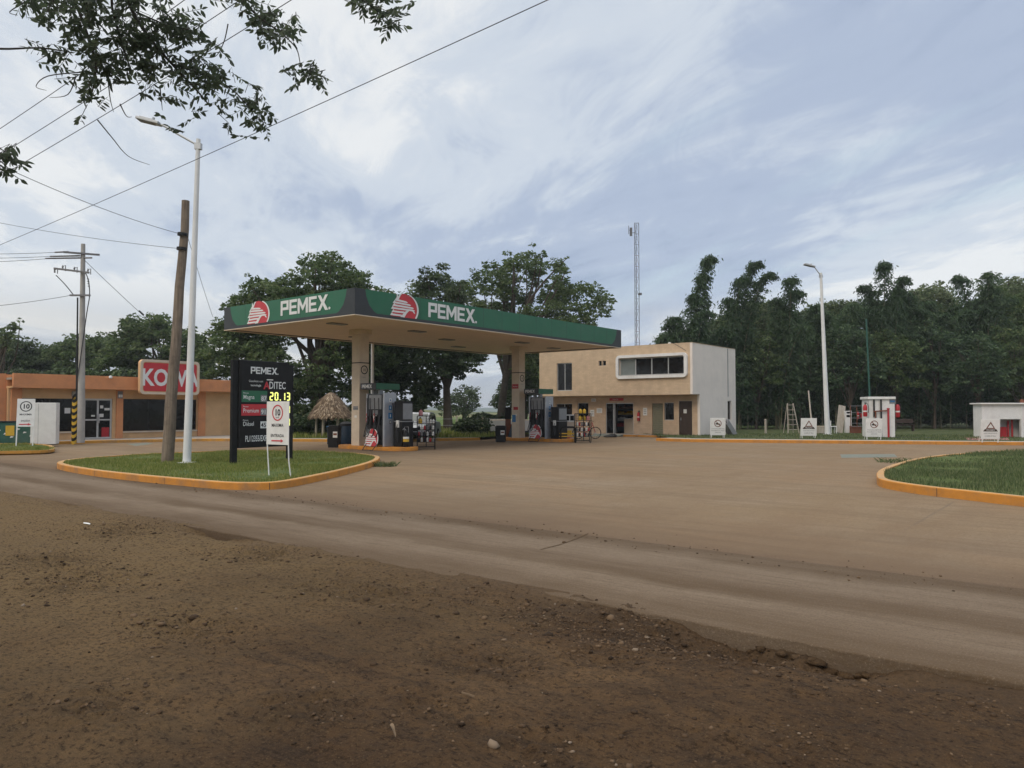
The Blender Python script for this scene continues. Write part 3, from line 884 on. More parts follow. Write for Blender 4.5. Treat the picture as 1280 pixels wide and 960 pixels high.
def grass_on(name, poly, n, z, h, w, m_, label, seed=1):
    pa = np.array(poly); lo, hi = pa.min(0), pa.max(0)
    X = RNG.uniform(lo[0], hi[0], n); Y = RNG.uniform(lo[1], hi[1], n)
    k_ = inside(poly, X, Y); X, Y = X[k_], Y[k_]
    pt = fbm(X * .9, Y * .9, 4, seed)
    H = h * (0.55 + 0.5 * RNG.random(len(X))) * (1 + 0.55 * pt)
    keep_ = RNG.random(len(X)) < 0.62 + 1.3 * pt
    X, Y, H = X[keep_], Y[keep_], H[keep_]
    return tag(blades(name, X, Y, np.full(len(X), z), H, np.full(len(X), w), m_), label, 'grass', kind='stuff')


xy = lambda p: (p.x, p.y)
left_isl = spline([xy(G(*p)) for p in [(72, 586), (110, 594), (165, 601), (225, 607), (275, 611.5), (312, 612.5), (350, 611), (390, 603.5), (430, 594), (462, 585), (474, 579), (470, 575), (440, 571), (380, 568.5), (300, 568), (200, 571.5), (130, 576), (85, 580.5)]])
right_isl = spline([xy(G(*p)) for p in [(1096, 602), (1103, 609.5), (1150, 618), (1220, 626.5), (1300, 636), (1420, 650), (1600, 655), (1650, 600), (1500, 569), (1290, 568.5), (1210, 572), (1155, 578), (1120, 587), (1101, 595)]])
_, in1 = kerb_ring(left_isl, 0.15, 0.15, M['ochre'], lab='orange painted kerb round the grass island under the price sign')
_, in2 = kerb_ring(right_isl, 0.17, 0.15, M['ochre'], lab='orange painted kerb round the lush grass island at the right')
poly_sheet('grass_island', in1, 0.12, M['turf'], 'turf of the island under the price sign')
poly_sheet('grass_island', in2, 0.14, M['turf'], 'turf of the island at the right edge')
grass_on('grass', in1, 90000, 0.12, 0.085, 0.012, L_GRASS, 'short patchy green grass on the island under the price sign', 3)
grass_on('grass', in2, 150000, 0.14, 0.105, 0.013, L_LUSH, 'thick dark green grass on the island at the right edge', 8)
# weeds spilling over the right island's corner and the left island's tip
for nm, px, py, r_, lb in (('weed_tuft', 1128, 578, .55, 'weeds creeping over the kerb corner of the lush grass island'), ('weed_tuft', 481, 583, .25, 'small weed tuft at the tip of the left grass island')):
    g = G(px, py); n = 260
    a = RNG.random(n) * 6.28; q = r_ * np.sqrt(RNG.random(n))
    tag(blades(nm, g.x + np.cos(a) * q * 1.4, g.y + np.sin(a) * q, np.zeros(n), .05 + .12 * RNG.random(n), np.full(n, .02), L_LUSH, 1.5), lb, 'weeds')
# small left island
mid_isl = spline([xy(G(*p)) for p in [(62, 564), (55, 567.5), (0, 569), (-120, 572), (-140, 560), (0, 558.5), (52, 560)]], 5)
_, in3 = kerb_ring(mid_isl, 0.15, 0.15, M['yellow'], lab='yellow kerb round the small island at the left edge')
poly_sheet('grass_island', in3, 0.12, M['turf'], 'turf of the small island at the left edge')
grass_on('grass', in3, 30000, 0.12, 0.11, 0.02, L_GRASS, 'short grass on the small island at the left edge', 5)

# far kerbs and the raised ground behind them
back_line = [xy(G(*p)) for p in [(600, 550.5), (545, 551.3), (480, 552.2), (414, 552.4), (370, 552), (320, 551.7), (260, 551.6), (190, 552.6), (130, 553.8), (50, 556.2), (-60, 560), (-250, 566)]]
_, inb = kerb_ring(list(reversed(back_line)), 0.14, 0.18, M['yellow'], closed=False, lab='yellow kerb along the store front and behind the canopy')
right_line = [xy(G(*p)) for p in [(820, 551.2), (862, 552.6), (960, 553.7), (1060, 554.6), (1170, 555.7), (1280, 556.7), (1500, 559.3), (1800, 563)]]
_, inr = kerb_ring(right_line, 0.15, 0.20, M['ochre'], closed=False, lab='orange kerb along the sidewalk in front of the bamboo')
# sidewalk behind the right kerb, lawn beyond
off = offset_in(right_line, 1.3, False)
poly_sheet('sidewalk', inr + list(reversed(off)), 0.142, M['walk'], 'narrow concrete sidewalk behind the orange kerb')
back_far = [(p[0] + 6, p[1] + 90) for p in off]
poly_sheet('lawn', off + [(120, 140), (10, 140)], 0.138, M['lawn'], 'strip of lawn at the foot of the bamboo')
X = RNG.uniform(8, 46, 60000); Y = RNG.uniform(34, 52, 60000)
oo = np.array(off); yo = np.interp(X, oo[:, 0], oo[:, 1])
k = (Y > yo + .1) & (Y < yo + 9) & (RNG.random(len(X)) < 0.45 + fbm(X * .5, Y * .5, 3, 2))
X, Y = X[k], Y[k]
tag(blades('grass', X, Y, np.full(len(X), .138), .04 + .08 * RNG.random(len(X)), np.full(len(X), .03), L_LUSH), 'thin grass at the foot of the bamboo behind the sidewalk', 'grass', kind='stuff')
# store sidewalk + pasture behind the back kerb
inb_w = list(reversed(inb))                       # right -> left again
poly_sheet('sidewalk', [p for p in inb_w] + [(p[0], p[1] + 9) for p in reversed(inb_w)], 0.135, M['walk'], 'concrete walk behind the yellow kerb')
field = [xy(G(600, 550)), (1.0, 46.0), (3.0, 60.0), (30, 62), (60, 140), (-90, 140), (-60, 52), (-30, 47), (-13.5, 44.5), (-12.0, 39.6), (-6, 39.4)]
poly_sheet('field', field, 0.145, M['pasture'], 'bright green pasture beyond the kerb')
kx = RNG.uniform(-14, 4, 26000); ky = RNG.uniform(39, 60, 26000); k = inside(field, kx, ky); kx, ky = kx[k], ky[k]
tag(blades('grass', kx, ky, np.full(len(kx), .145), .08 + .25 * RNG.random(len(kx)), np.full(len(kx), .04), L_GRASS), 'uneven pasture grass behind the canopy', 'grass', kind='stuff')

# hills
def hill(name, x0, x1, y, h, seed, m_, lab, depth=60, fr=0.02):
    xs_ = np.linspace(x0, x1, 160); ys_ = np.linspace(y, y + depth, 10)
    o_ = grid_mesh(name, xs_, ys_, lambda a, b: -0.3 + np.sin(np.clip((b - y) / depth, 0, 1) * math.pi / 2) * (h * (0.7 + 0.6 * fbm(a * fr, a * 0, 4, seed)) + h * .08 * fbm(a * .3, b * .3, 2, seed + 3)), m_, 0)
    return structure(o_, lab)


hill('hill', -220, 120, 190, 3.2, 4, M['hill'], 'scrubby yellow green rise beyond the pasture', 70, .015)
hill('hill', -900, 700, 520, 8.0, 9, M['farhill'], 'blue green hill on the horizon', 200, .006)

# painted patches on the forecourt
for nm, pts, m_, lb in (('painted_marking', [(1050, 568), (1118, 567.6), (1122, 571.5), (1052, 572.5)], M['bluepaint'], 'faded blue painted patch on the forecourt near the lush grass island'),
                        ('painted_marking', [(158, 555.2), (184, 553.4), (192, 554.8), (170, 557.6)], M['bluepaint'], 'faded blue painted ramp patch in front of the store'),
                        ('painted_marking', [(1125, 606), (1150, 609), (1180, 622), (1120, 616)], M['forecourt'], None)):
    if lb is None: continue
    poly_sheet(nm, [xy(G(*p)) for p in pts], 0.004, m_, lb)
m = MB(); a, b, c_, d = [G(px, py, .146) for px, py in ((1205, 546.6), (1258, 546.6), (1262, 550), (1210, 550))]
m.add([a, b, c_, d], [(0, 1, 2, 3)]); structure(m.build('painted_marking', M['redpaint']), 'faded red patch on the sidewalk by the pump house')

# ------------------------------------------------------------------ lettering and emblem of the station
PEMEX = {
    'P': ([[(0, 0), (.2, 0), (.2, 1), (0, 1)], [(.2, .8), (.82, .8), (.82, 1), (.2, 1)], [(.62, .54), (.82, .54), (.82, .8), (.62, .8)], [(.2, .36), (.82, .36), (.82, .54), (.2, .54)]], .82),
    'E': ([[(0, 0), (.76, 0), (.76, .19), (.2, .19), (.2, .41), (.70, .41), (.70, .59), (.2, .59), (.2, .81), (.76, .81), (.76, 1), (0, 1)]], .76),
    'M': ([[(0, 0), (.2, 0), (.2, .62), (.48, .18), (.54, .18), (.82, .62), (.82, 0), (1.02, 0), (1.02, 1), (.82, 1), (.51, .48), (.2, 1), (0, 1)]], 1.02),
    'X': ([[(0, 0), (.26, 0), (.5, .34), (.74, 0), (1, 0), (.635, .51), (.98, 1), (.72, 1), (.5, .68), (.28, 1), (.02, 1), (.365, .51)]], 1.0),
}


def pemex_word(parent, fn, width, height, m_, th=0.012, dot=True):
    """letters as flat cut-outs; fn(a, d, z) maps along / out of the face / up"""
    total = sum(PEMEX[c][1] for c in 'PEMEX') + 4 * .09
    k = width / total; x = 0; mb = MB()
    for c in 'PEMEX':
        polys, w = PEMEX[c]
        for p in polys: mb.prism([((x + a) * k, b * height) for a, b in p], 0, th, lambda a, b, d: fn(a, d, b))
        x += w + .09
    if dot:
        r = height * .09; cx_, cz_ = x * k + r * .4, r
        mb.prism([(cx_ + r * math.cos(i * math.pi / 4), cz_ + r * math.sin(i * math.pi / 4)) for i in range(8)], 0, th, lambda a, b, d: fn(a, d, b))
    return mb.build('lettering', m_, parent)


def emblem(parent, fn, w, h, name='emblem'):
    """red eagle head with white feather lines, crescent at the back"""
    P = lambda x0, d, y0: fn(x0 * w, d, y0 * h)
    arc = lambda cx_, cy_, rx, ry, a0, a1, n: [(cx_ + rx * math.cos(rad(a0 + (a1 - a0) * i / n)), cy_ + ry * math.sin(rad(a0 + (a1 - a0) * i / n))) for i in range(n + 1)]
    red = [(.04, .02), (.93, .02)] + arc(.52, .38, .43, .60, -22, 68, 10) + [(.50, 1.0), (.38, .98), (.30, .78), (.22, .80), (.20, .62), (.10, .50), (.10, .30)]
    mb = MB(); mb.prism(red, 0, .008, lambda a, b, d: P(a, d, b))
    o_ = mb.build(name, M['red_sign'], parent)
    mw = MB(); f2 = lambda a, b, d: P(a, d, b)
    # feathers
    for i, (y, xl, xr, dy) in enumerate([(.085, .0, .47, .0), (.215, .05, .56, .01), (.345, .03, .88, .01), (.470, .08, .84, -.02), (.590, .09, .74, -.03), (.700, .15, .62, -.04)]):
        t_ = .036
        mw.prism([(xl, y - t_), (xr - .05, y + dy - t_), (xr, y + dy), (xr - .08, y + dy + t_), (xl + .09, y + t_), (xl + .07, y + t_ * 2.6)], .009, .014, f2)
    # crest spikes
    mw.prism([(.22, .72), (.30, .74), (.36, .90), (.42, 1.0), (.33, .96), (.28, .84), (.235, .97)], .009, .014, f2)
    # neck of white below the beak
    mw.prism([(.50, .02), (.36, .02), (.44, .14), (.53, .27), (.62, .36), (.68, .335), (.58, .20)], .0095, .0145, f2)
    # outer crescent
    mw.prism(arc(.52, .38, .49, .64, -34, 70, 12) + list(reversed(arc(.52, .38, .435, .605, -34, 70, 12))), .0095, .0145, f2)
    mw.prism([(.78, .325), (.86, .31), (.88, .22), (.84, .24)], .0092, .0142, f2)
    w_ = mw.build('feather_lines', M['letter'], o_)
    return o_


# ------------------------------------------------------------------ canopy
CN = Vector((-5.43, 25.9, 0)); CL, CW, CB, CH = 18.0, 8.35, 4.94, 0.92
can = thing('station_canopy', 'green and charcoal fuel station canopy on two cream columns', 'canopy', CN, YAW)
m = MB(); m.box(.06, CL - .06, .06, CW - .06, CB + .03, CB + .14); m.build('soffit', M['soffit'], can)
m = MB(); m.box(.08, CL - .08, .08, CW - .08, CB + .60, CB + .68); m.build('roof_deck', M['galv'], can)


def fascia(length, fn):
    """fn(a, d, z): a along, d outward"""
    z0, z1, zt = CB, CB + CH, CB + .11
    f2 = lambda a, b, d: fn(a, d, b)
    g_ = MB(); g_.prism([(.45, z1), (.50, z1 - .25), (.64, z1 - .55), (.86, zt + .06), (1.0, zt), (length - 1.0, zt), (length - .86, zt + .06), (length - .64, z1 - .55), (length - .50, z1 - .25), (length - .45, z1)], -.05, .0, f2)
    d_ = MB()
    d_.prism([(0, z0), (length, z0), (length, zt), (0, zt)], -.05, .004, f2)
    d_.prism([(0, zt), (1.0, zt), (.86, zt + .06), (.64, z1 - .55), (.50, z1 - .25), (.45, z1), (0, z1)], -.05, .003, f2)
    d_.prism([(length, zt), (length, z1), (length - .45, z1), (length - .50, z1 - .25), (length - .64, z1 - .55), (length - .86, zt + .06), (length - 1.0, zt)], -.05, .003, f2)
    d_.build('corner_panel', M['dark_sign'], can)
    for a in np.arange(1.9, length - 1.2, 1.22): g_.prism([(a, zt + .01), (a + .012, zt + .01), (a + .012, z1 - .01), (a, z1 - .01)], .0005, .0022, f2, 1)
    g_.build('fascia', [M['green_sign'], M['dark_sign']], can)
    tr = MB(); tr.prism([(.0, z0 - .035), (length, z0 - .035), (length, z0 - .004), (0, z0 - .004)], -.06, .012, f2)
    tr.build('drip_trim', M['cream'], can)


fascia(CL, lambda a, d, z: (a, -d, z))
fascia(CW, lambda a, d, z: (-d, a, z))
fascia(CL, lambda a, d, z: (a, CW + d, z))
fascia(CW, lambda a, d, z: (CL + d, a, z))
# short end: emblem then the word, read from far corner to near corner
emblem(can, lambda a, d, z: (-.003 - d, 6.64 - a, CB + .08 + z), 1.55, .90)
pemex_word(can, lambda a, d, z: (-.003 - d, 4.35 - a, CB + .27 + z), 2.88, .56, M['letter'])
emblem(can, lambda a, d, z: (1.60 + a, -.003 - d, CB + .08 + z), 1.42, .90)
pemex_word(can, lambda a, d, z: (3.56 + a, -.003 - d, CB + .24 + z), 2.68, .56, M['letter'])
for i, (a, b) in enumerate([(1.6, 3.0), (5.5, 2.6), (9.0, 4.2), (12.5, 2.4), (16.3, 3.2), (5.6, 6.6), (12.4, 6.6)]):
    q = MB(); q.box(a - .38, a + .38, b - .2, b + .2, CB - .012, CB + .028); q.build('recessed_light', M['sash'], can, bevel=.01)
COLS = [(3.75, CW / 2), (14.45, CW / 2)]
for i, (a, b) in enumerate(COLS):
    q = MB(); q.box(a - .25, a + .25, b - .25, b + .25, .13, CB + .02)
    cm = q.build('column', M['cream'], can, bevel=.012)
    q = MB(); q.box(a - .33, a + .33, b - .33, b + .33, CB - .17, CB + .025); q.build('capital', M['cream'], cm)
    q = MB(); q.box(a - .256, a + .256, b - .256, b + .256, 3.56, 3.60); q.build('strap', M['charcoal'], cm)
    # round number plate on the face towards the road
    z = 3.29
    q = MB(); n_ = 24
    ring = [(math.cos(2 * math.pi * k_ / n_), math.sin(2 * math.pi * k_ / n_)) for k_ in range(n_)]
    for k_ in range(n_):
        k2 = (k_ + 1) % n_
        q.prism([(ring[k_][0] * .185, ring[k_][1] * .185), (ring[k2][0] * .185, ring[k2][1] * .185), (ring[k2][0] * .145, ring[k2][1] * .145), (ring[k_][0] * .145, ring[k_][1] * .145)], 0, .006, lambda x_, y_, d_: (a + x_, b - .251 - d_, z + y_))
    q.build('speed_ring', M['charcoal'], cm)
    text('10', .17, M['charcoal'], cm, (a, b - .254, z - .06), TX)
    text('km/h', .085, M['sash'], cm, (a, b - .254, z - .34), TX)
    # notices on the end face
    pl = [(1.62, .16, .30, M['red'] if i else M['sash']), (1.30, .10, .14, M['paper'])]
    for (zz_, hh, ww, mm) in pl:
        q = MB(); q.box(a - .256, a - .2505, b - .02 - ww / 2, b - .02 + ww / 2, zz_, zz_ + hh); q.build('notice', mm, cm)
    if i == 0:
        text('NO FUMAR', .06, M['charcoal'], cm, (a - .2565, b - .02, 1.66), TU)
    if i == 1:
        q = MB(); q.box(a - .256, a - .2505, b - .2, b + .22, 2.74, 2.98); q.build('notice', M['red'], cm)
        q = MB(); q.box(a - .257, a - .2505, b - .02, b + .22, .98, 1.36); q.build('sticker', M['blue'], cm)
        text('PELIGRO', .08, M['paper'], cm, (a - .2575, b + .01, 2.82), TU)

# ------------------------------------------------------------------ pump islands (long side across the canopy)


def island(a, b0, b1, m_, lab):
    q = MB(); w = .70; n_ = 10
    poly = [(a + w * math.cos(rad(180 + 180 * i / n_)), b0 + w + w * math.sin(rad(180 + 180 * i / n_))) for i in range(n_ + 1)]
    poly += [(a + w * math.cos(rad(180 * i / n_)), b1 - w + w * math.sin(rad(180 * i / n_))) for i in range(n_ + 1)]
    q.prism(poly, .0, .15, lambda x_, y_, d_: (x_, y_, d_))
    o_ = q.build('pump_island', M['ochre'], None, CN, YAW, bevel=.02)
    return tag(o_, lab, 'kerb island')


island(COLS[0][0] + .24, 1.25, CW - 2.9, M['ochre'], 'orange pump island under the nearer canopy column')
island(COLS[1][0] + .30, .9, CW - 2.6, M['ochre'], 'orange pump island under the farther canopy column')


def place_uv(a, b, z=0.0):
    """canopy coordinates -> world"""
    return CN + Vector((UX * a - UY * b, UY * a + UX * b, z))


def dispenser(loc, label, group, word=True):
    d = thing('fuel_dispenser', label, 'fuel pump', loc, YAW, group)
    # local: -x = broad face with the screens, -y = narrow cladding end
    q = MB(); q.box(-.27, .27, -.46, .48, .06, 1.02); q.build('cabinet', M['charcoal'], d, bevel=.015)
    q = MB(); q.box(-.25, .25, -.44, .46, 1.02, 2.10); q.build('head', M['charcoal'], d, bevel=.015)
    q = MB(); q.box(-.275, -.252, -.36, .40, 1.50, 2.08); q.build('screen_panel', M['grey'], d, bevel=.006)
    q = MB(); q.box(-.30, .34, -.56, -.47, .0, 2.16); e = q.build('end_cladding', M['silver'], d, bevel=.012)
    for zz_, mm, w_ in ((1.86, M['paper'], .13), (1.56, M['blue'], .15), (1.24, M['blue'], .20), (.98, M['sash'], .12)):
        q = MB(); q.box(.02 - w_ / 2, .02 + w_ / 2, -.568, -.561, zz_ - w_ * .6, zz_ + w_ * .6); q.build('sticker', mm, e)
        q = MB()
        q.box(.0, .04, -.5745, -.5685, zz_ - w_ * .25, zz_ + w_ * .3); q.build('pictogram', M['paper'] if mm is not M['paper'] else M['blue'], e)
    q = MB(); q.box(-.28, .30, .49, .56, .0, 2.14); q.build('end_cladding', M['silver'], d, bevel=.012)
    # top sign: charcoal with the word, green part round the corner
    q = MB(); q.box(-.38, .90, -.14, .80, 2.30, 2.56); tp = q.build('top_sign', M['dark_sign'], d, bevel=.01)
    q = MB(); q.box(-.36, .904, -.148, -.141, 2.304, 2.556); q.build('green_panel', M['green_sign'], tp)
    if word: pemex_word(tp, lambda a, dd, z: (-.384 - dd, .70 - a, 2.36 + z), .60, .14, M['letter'], .006, False)
    q = MB()
    for yy in (.0, .36): q.box(-.10, .10, yy - .05, yy + .05, 2.10, 2.30)
    q.build('sign_bracket', M['grey'], d)
    # nozzles with boots and hoses
    for k_, yy in enumerate((-.30, -.05, .22, .40)):
        q = MB(); q.box(-.33, -.275, yy - .055, yy + .055, .86, 1.22); bt = q.build('nozzle_boot', M['black'], d, bevel=.01)
        q = MB(); q.tube([(-.31, yy, 1.18), (-.38, yy, 1.26), (-.37, yy, 1.34)], [.022, .026, .02], 8)
        q.tube([(-.36, yy, 1.20), (-.42, yy, 1.06), (-.40, yy, .98)], .014, 6)
        q.build('nozzle', M['red'] if k_ % 2 else M['black'], bt)
        q = MB()
        pts = [(-.37 - .10 * math.sin(math.pi * t_), yy + .10 * math.sin(math.pi * t_ * 2), 1.0 - .80 * math.sin(math.pi * t_) ** .8 + .95 * t_ ** 2) for t_ in np.linspace(0, 1, 14)]
        q.tube(pts, .019, 6); q.build('hose', M['cable'], d)
    q = MB(); pts = [(.12, -.60, 1.75)] + [(.12 + .02 * i, -.60 - .02 * math.sin(i), 1.7 - i * .17) for i in range(1, 9)] + [(.42, -.60, .20)]
    q.tube(pts, .018, 6); q.build('hose', M['cable'], d)
    q = MB(); pts = [(-.40 + .03 * math.cos(t_ * 6), .35 - t_ * .75, -.06 - .08 * math.sin(t_ * math.pi)) for t_ in np.linspace(0, 1, 14)]
    pts = [(-.35, .30, .25)] + [(-.72 - .02 * math.sin(t_ * 9), .25 - t_ * .6, .02 - .148) for t_ in np.linspace(0, 1, 9)] + [(-.35, -.36, .25)]
    q.tube(spline3(pts), .017, 6); q.build('hose', M['cable'], d)
    # small display with keypad and white card on the broad face
    q = MB(); q.box(-.292, -.276, -.16, .14, 1.28, 1.46); q.build('keypad', M['grey'], d)
    q = MB(); q.box(-.300, -.293, -.10, .10, 1.05, 1.26); q.build('price_card', M['paper'], d)
    # emblem board leaning at the foot
    emb = emblem(d, lambda a, dd, z: (-.50 - dd + z * .12, .40 - a, .0 + z), .80, .72, 'emblem_board')
    return d


def spline3(pts, k_=4):
    pts = [Vector(p) for p in pts]; out = []; n_ = len(pts)
    for i in range(n_ - 1):
        p0, p1, p2, p3 = pts[max(i - 1, 0)], pts[i], pts[i + 1], pts[min(i + 2, n_ - 1)]
        for j in range(k_):
            t_ = j / k_
            out.append(0.5 * (2 * p1 + (p2 - p0) * t_ + (2 * p0 - 5 * p1 + 4 * p2 - p3) * t_ ** 2 + (3 * p1 - p0 - 3 * p2 + p3) * t_ ** 3))
    out.append(pts[-1]); return out


d1 = dispenser(place_uv(COLS[0][0] + .02, CW / 2 - 1.25, .15), 'fuel pump with red eagle board on the nearer island', 'fuel pumps under the canopy')
d2 = copy_tree(d1); d2.location = place_uv(COLS[1][0] + .02, CW / 2 - 1.45, .15)
d2['label'] = 'fuel pump with red eagle board on the farther island'


def old_pump(loc, label, h, w, d_, grp, rz=YAW):
    o_ = thing('diesel_dispenser', label, 'fuel pump', loc, rz, grp)
    q = MB(); q.box(-w / 2, w / 2, -d_ / 2, d_ / 2, .0, h * .55); q.build('cabinet', M['black'], o_, bevel=.015)
    q = MB(); q.box(-w / 2 + .02, w / 2 - .02, -d_ / 2 + .02, d_ / 2 - .02, h * .555, h); hd = q.build('head', M['charcoal'], o_, bevel=.015)
    q = MB(); q.box(-w / 2 + .06, w / 2 - .06, -d_ / 2 - .006, -d_ / 2 + .025, h * .60, h * .95); q.build('face_panel', M['grey'], hd, bevel=.006)
    q = MB(); q.box(-w / 2 - .01, w / 2 + .01, -d_ / 2 - .01, d_ / 2 + .01, h * .545, h * .565); q.build('trim', M['grey'], o_)
    q = MB(); q.box(-w / 2 - .05, -w / 2 - .002, -.1, .06, h * .42, h * .58); q.build('nozzle_boot', M['paper'], o_, bevel=.01)
    q = MB(); q.tube(spline3([(-w / 2 - .04, -.02, h * .5), (-w / 2 - .14, -.05, h * .3), (-w / 2 - .10, -.08, h * .1), (-w / 2 - .03, -.05, h * .35)]), .018, 6); q.build('hose', M['cable'], o_)
    return o_


old_pump(place_uv(COLS[0][0] + .42, CW / 2 - 2.18, .15), 'tall dark cabinet pump behind the silver end of the nearer fuel pump', 1.82, .62, .5, 'dark cabinet pumps')
old_pump(place_uv(COLS[1][0] + .28, CW / 2 - 2.42, .15), 'black cabinet pump with grey face on the farther island', 1.62, .78, .5, 'dark cabinet pumps')

# ------------------------------------------------------------------ office building
B0 = Vector((10.30, 43.4, 0)); BL, BD, BZ, BTOP, OVER = 10.85, 6.3, 2.53, 5.50, .95
bld = thing('office_building', 'two storey sandstone office with white side wall behind the canopy', 'building', B0, YAW)
fx = lambda a, d, z: (d, a, z)
up_open = [(8.23, 9.43, 2.86, 4.67), (5.67, 5.92, 4.39, 4.70), (5.98, 6.20, 4.39, 4.70), (.34, 4.70, 3.70, 4.78)]
m = MB(); m.wall(BL, BTOP, up_open, fx, .18, z0=BZ, a0=.012); m.build('upper_wall', M['stone'], bld)
m = MB()
m.box(.0, BD, -.14, .010, BZ, BTOP)                                          # white side wall, upper
m.build('side_wall', M['wallwhite'], bld)
m = MB(); m.wall(BD, BZ, [(5.0, 5.6, .98, 2.2)], lambda a, d, z: (a, -.14 + d, z), .15, a0=OVER); m.build('side_wall', M['wallwhite'], bld)
m = MB(); m.box(.18, BD, BL - .15, BL, .1, BTOP - .001); m.box(BD - .15, BD - .002, .012, BL - .15, .1, BTOP - .001); m.build('rear_wall', M['wallwhite'], bld)
m = MB(); m.box(.181, BD - .151, .013, BL - .151, BTOP - .25, BTOP - .10); m.build('roof', M['walk'], bld)
m = MB(); m.box(.182, BD - .151, .013, BL - .151, BZ, BZ + .12); m.box(.0, .18, .014, BL - .001, BZ - .012, BZ - .001); m.build('floor_slab', M['stone2'], bld)
m = MB(); m.box(.18, BD - .2, .02, BL - .16, BZ - .03, BZ - .002); m.build('ceiling', M['cream'], bld)
lo_open = [(.35, 1.20, .10, 2.15), (1.53, 2.17, 1.0, 2.06), (2.25, 2.98, .10, 2.02), (4.28, 6.28, .10, 2.06), (7.6, 8.43, .95, 2.08), (8.87, 10.16, 1.15, 2.03)]
m = MB(); m.wall(BL - .15, BZ - .03, lo_open, lambda a, d, z: (OVER + d, a, z), .15, a0=.012, z0=.1); m.build('lower_wall', M['stone2'], bld)
# interior box of the shop
m = MB()
m.box(OVER + 2.6, OVER + 2.65, 3.6, 7.0, .1, 2.5); m.box(OVER + .15, OVER + 2.6, 3.55, 3.6, .1, 2.5); m.box(OVER + .15, OVER + 2.6, 7.0, 7.05, .1, 2.5)
m.build('shop_interior', M['cream'], bld)


def win(parent, fn, a0, a1, z0, z1, splits=1, frame=.05, depth=.08, gm='glass', fm='alu', pale=(), name='window'):
    f = MB()
    f2 = lambda a, b, d: fn(a, d, b)
    f.prism([(a0, z0), (a1, z0), (a1, z0 + frame), (a0, z0 + frame)], depth, depth + .05, f2)
    f.prism([(a0, z1 - frame), (a1, z1 - frame), (a1, z1), (a0, z1)], depth, depth + .05, f2)
    xs_ = np.linspace(a0, a1, splits + 1)
    for i, x in enumerate(xs_):
        l = x if i == 0 else (x - frame if i == splits else x - frame / 2)
        f.prism([(l, z0 + frame), (l + frame, z0 + frame), (l + frame, z1 - frame), (l, z1 - frame)], depth, depth + .05, f2)
    fo = f.build(name, M[fm], parent)
    for i in range(splits):
        p = MB(); p.prism([(xs_[i] + frame * .4, z0 + frame * .5), (xs_[i + 1] - frame * .4, z0 + frame * .5), (xs_[i + 1] - frame * .4, z1 - frame * .5), (xs_[i] + frame * .4, z1 - frame * .5)], depth + .02, depth + .03, f2)
        p.build('pane', M['glass_pale' if i in pale else gm], fo)
    return fo


win(bld, fx, 8.23, 9.43, 2.86, 4.67, 2, .05)
win(bld, fx, 5.67, 5.92, 4.39, 4.70, 1, .02)
win(bld, fx, 5.98, 6.20, 4.39, 4.70, 1, .02)
win(bld, fx, .34, 4.70, 3.70, 4.78, 4, .06, pale=(3,))
# rounded white surround of the ribbon window


def rrect(a0, a1, z0, z1, r, n_=6):
    o_ = []
    for cx_, cz_, s_ in ((a1 - r, z1 - r, 0), (a0 + r, z1 - r, 90), (a0 + r, z0 + r, 180), (a1 - r, z0 + r, 270)):
        o_ += [(cx_ + r * math.cos(rad(s_ + 90 * i / n_)), cz_ + r * math.sin(rad(s_ + 90 * i / n_))) for i in range(n_ + 1)]
    return o_


def ring_prism(mb, outer, inner, d0, d1, fn):
    n_ = len(outer)
    for i in range(n_):
        j = (i + 1) % n_
        for (p, q, dd, flip) in ((outer, inner, d0, 0), (outer, inner, d1, 1)):
            f = [(0, 1, 2, 3)] if not flip else [(3, 2, 1, 0)]
            mb.add([fn(*outer[i], dd), fn(*outer[j], dd), fn(*inner[j], dd), fn(*inner[i], dd)], f)
        mb.add([fn(*outer[i], d0), fn(*outer[j], d0), fn(*outer[j], d1), fn(*outer[i], d1)], [(0, 1, 2, 3)])
        mb.add([fn(*inner[i], d0), fn(*inner[j], d0), fn(*inner[j], d1), fn(*inner[i], d1)], [(3, 2, 1, 0)])


m = MB(); ring_prism(m, rrect(.14, 4.88, 3.52, 4.96, .26), rrect(.33, 4.71, 3.69, 4.79, .10), -.16, .06, lambda a, b, d: (d, a, b))
m.build('window_surround', M['white'], bld, bevel=.01)
lx = lambda a, d, z: (OVER + d, a, z)
win(bld, lx, 1.53, 2.17, 1.0, 2.06, 1, .03)
win(bld, lx, 7.6, 8.43, .95, 2.08, 1, .03)
win(bld, lx, 8.87, 10.16, 1.15, 2.03, 2, .03)
win(bld, lambda a, d, z: (a, -.14 + d, z), 5.0, 5.6, .98, 2.2, 1, .04)
m = MB(); m.box(OVER + .05, OVER + .09, .36, 1.19, .13, 2.14); dr = m.build('door', M['door_brown'], bld, bevel=.006)
m = MB(); m.box(OVER + .02, OVER + .05, 1.06, 1.12, 1.0, 1.16); m.build('handle', M['grey'], dr)
m = MB(); m.box(OVER + .042, OVER + .049, .72, .92, 1.42, 1.66); m.build('notice', M['paper'], dr)
m = MB(); m.box(OVER - .012, OVER + .04, .29, .35, .12, 2.21); m.box(OVER - .012, OVER + .04, 1.20, 1.26, .12, 2.21); m.box(OVER - .012, OVER + .04, .35, 1.20, 2.15, 2.21); m.build('door_frame', M['stone'], bld)
m = MB()
for i in range(15): m.box(OVER + .05 + (i % 2) * .008, OVER + .07 + (i % 2) * .008, 2.26, 2.97, .13 + i * .125, .13 + i * .125 + .115)
m.build('shutter_door', M['shutter'], bld, bevel=.004)
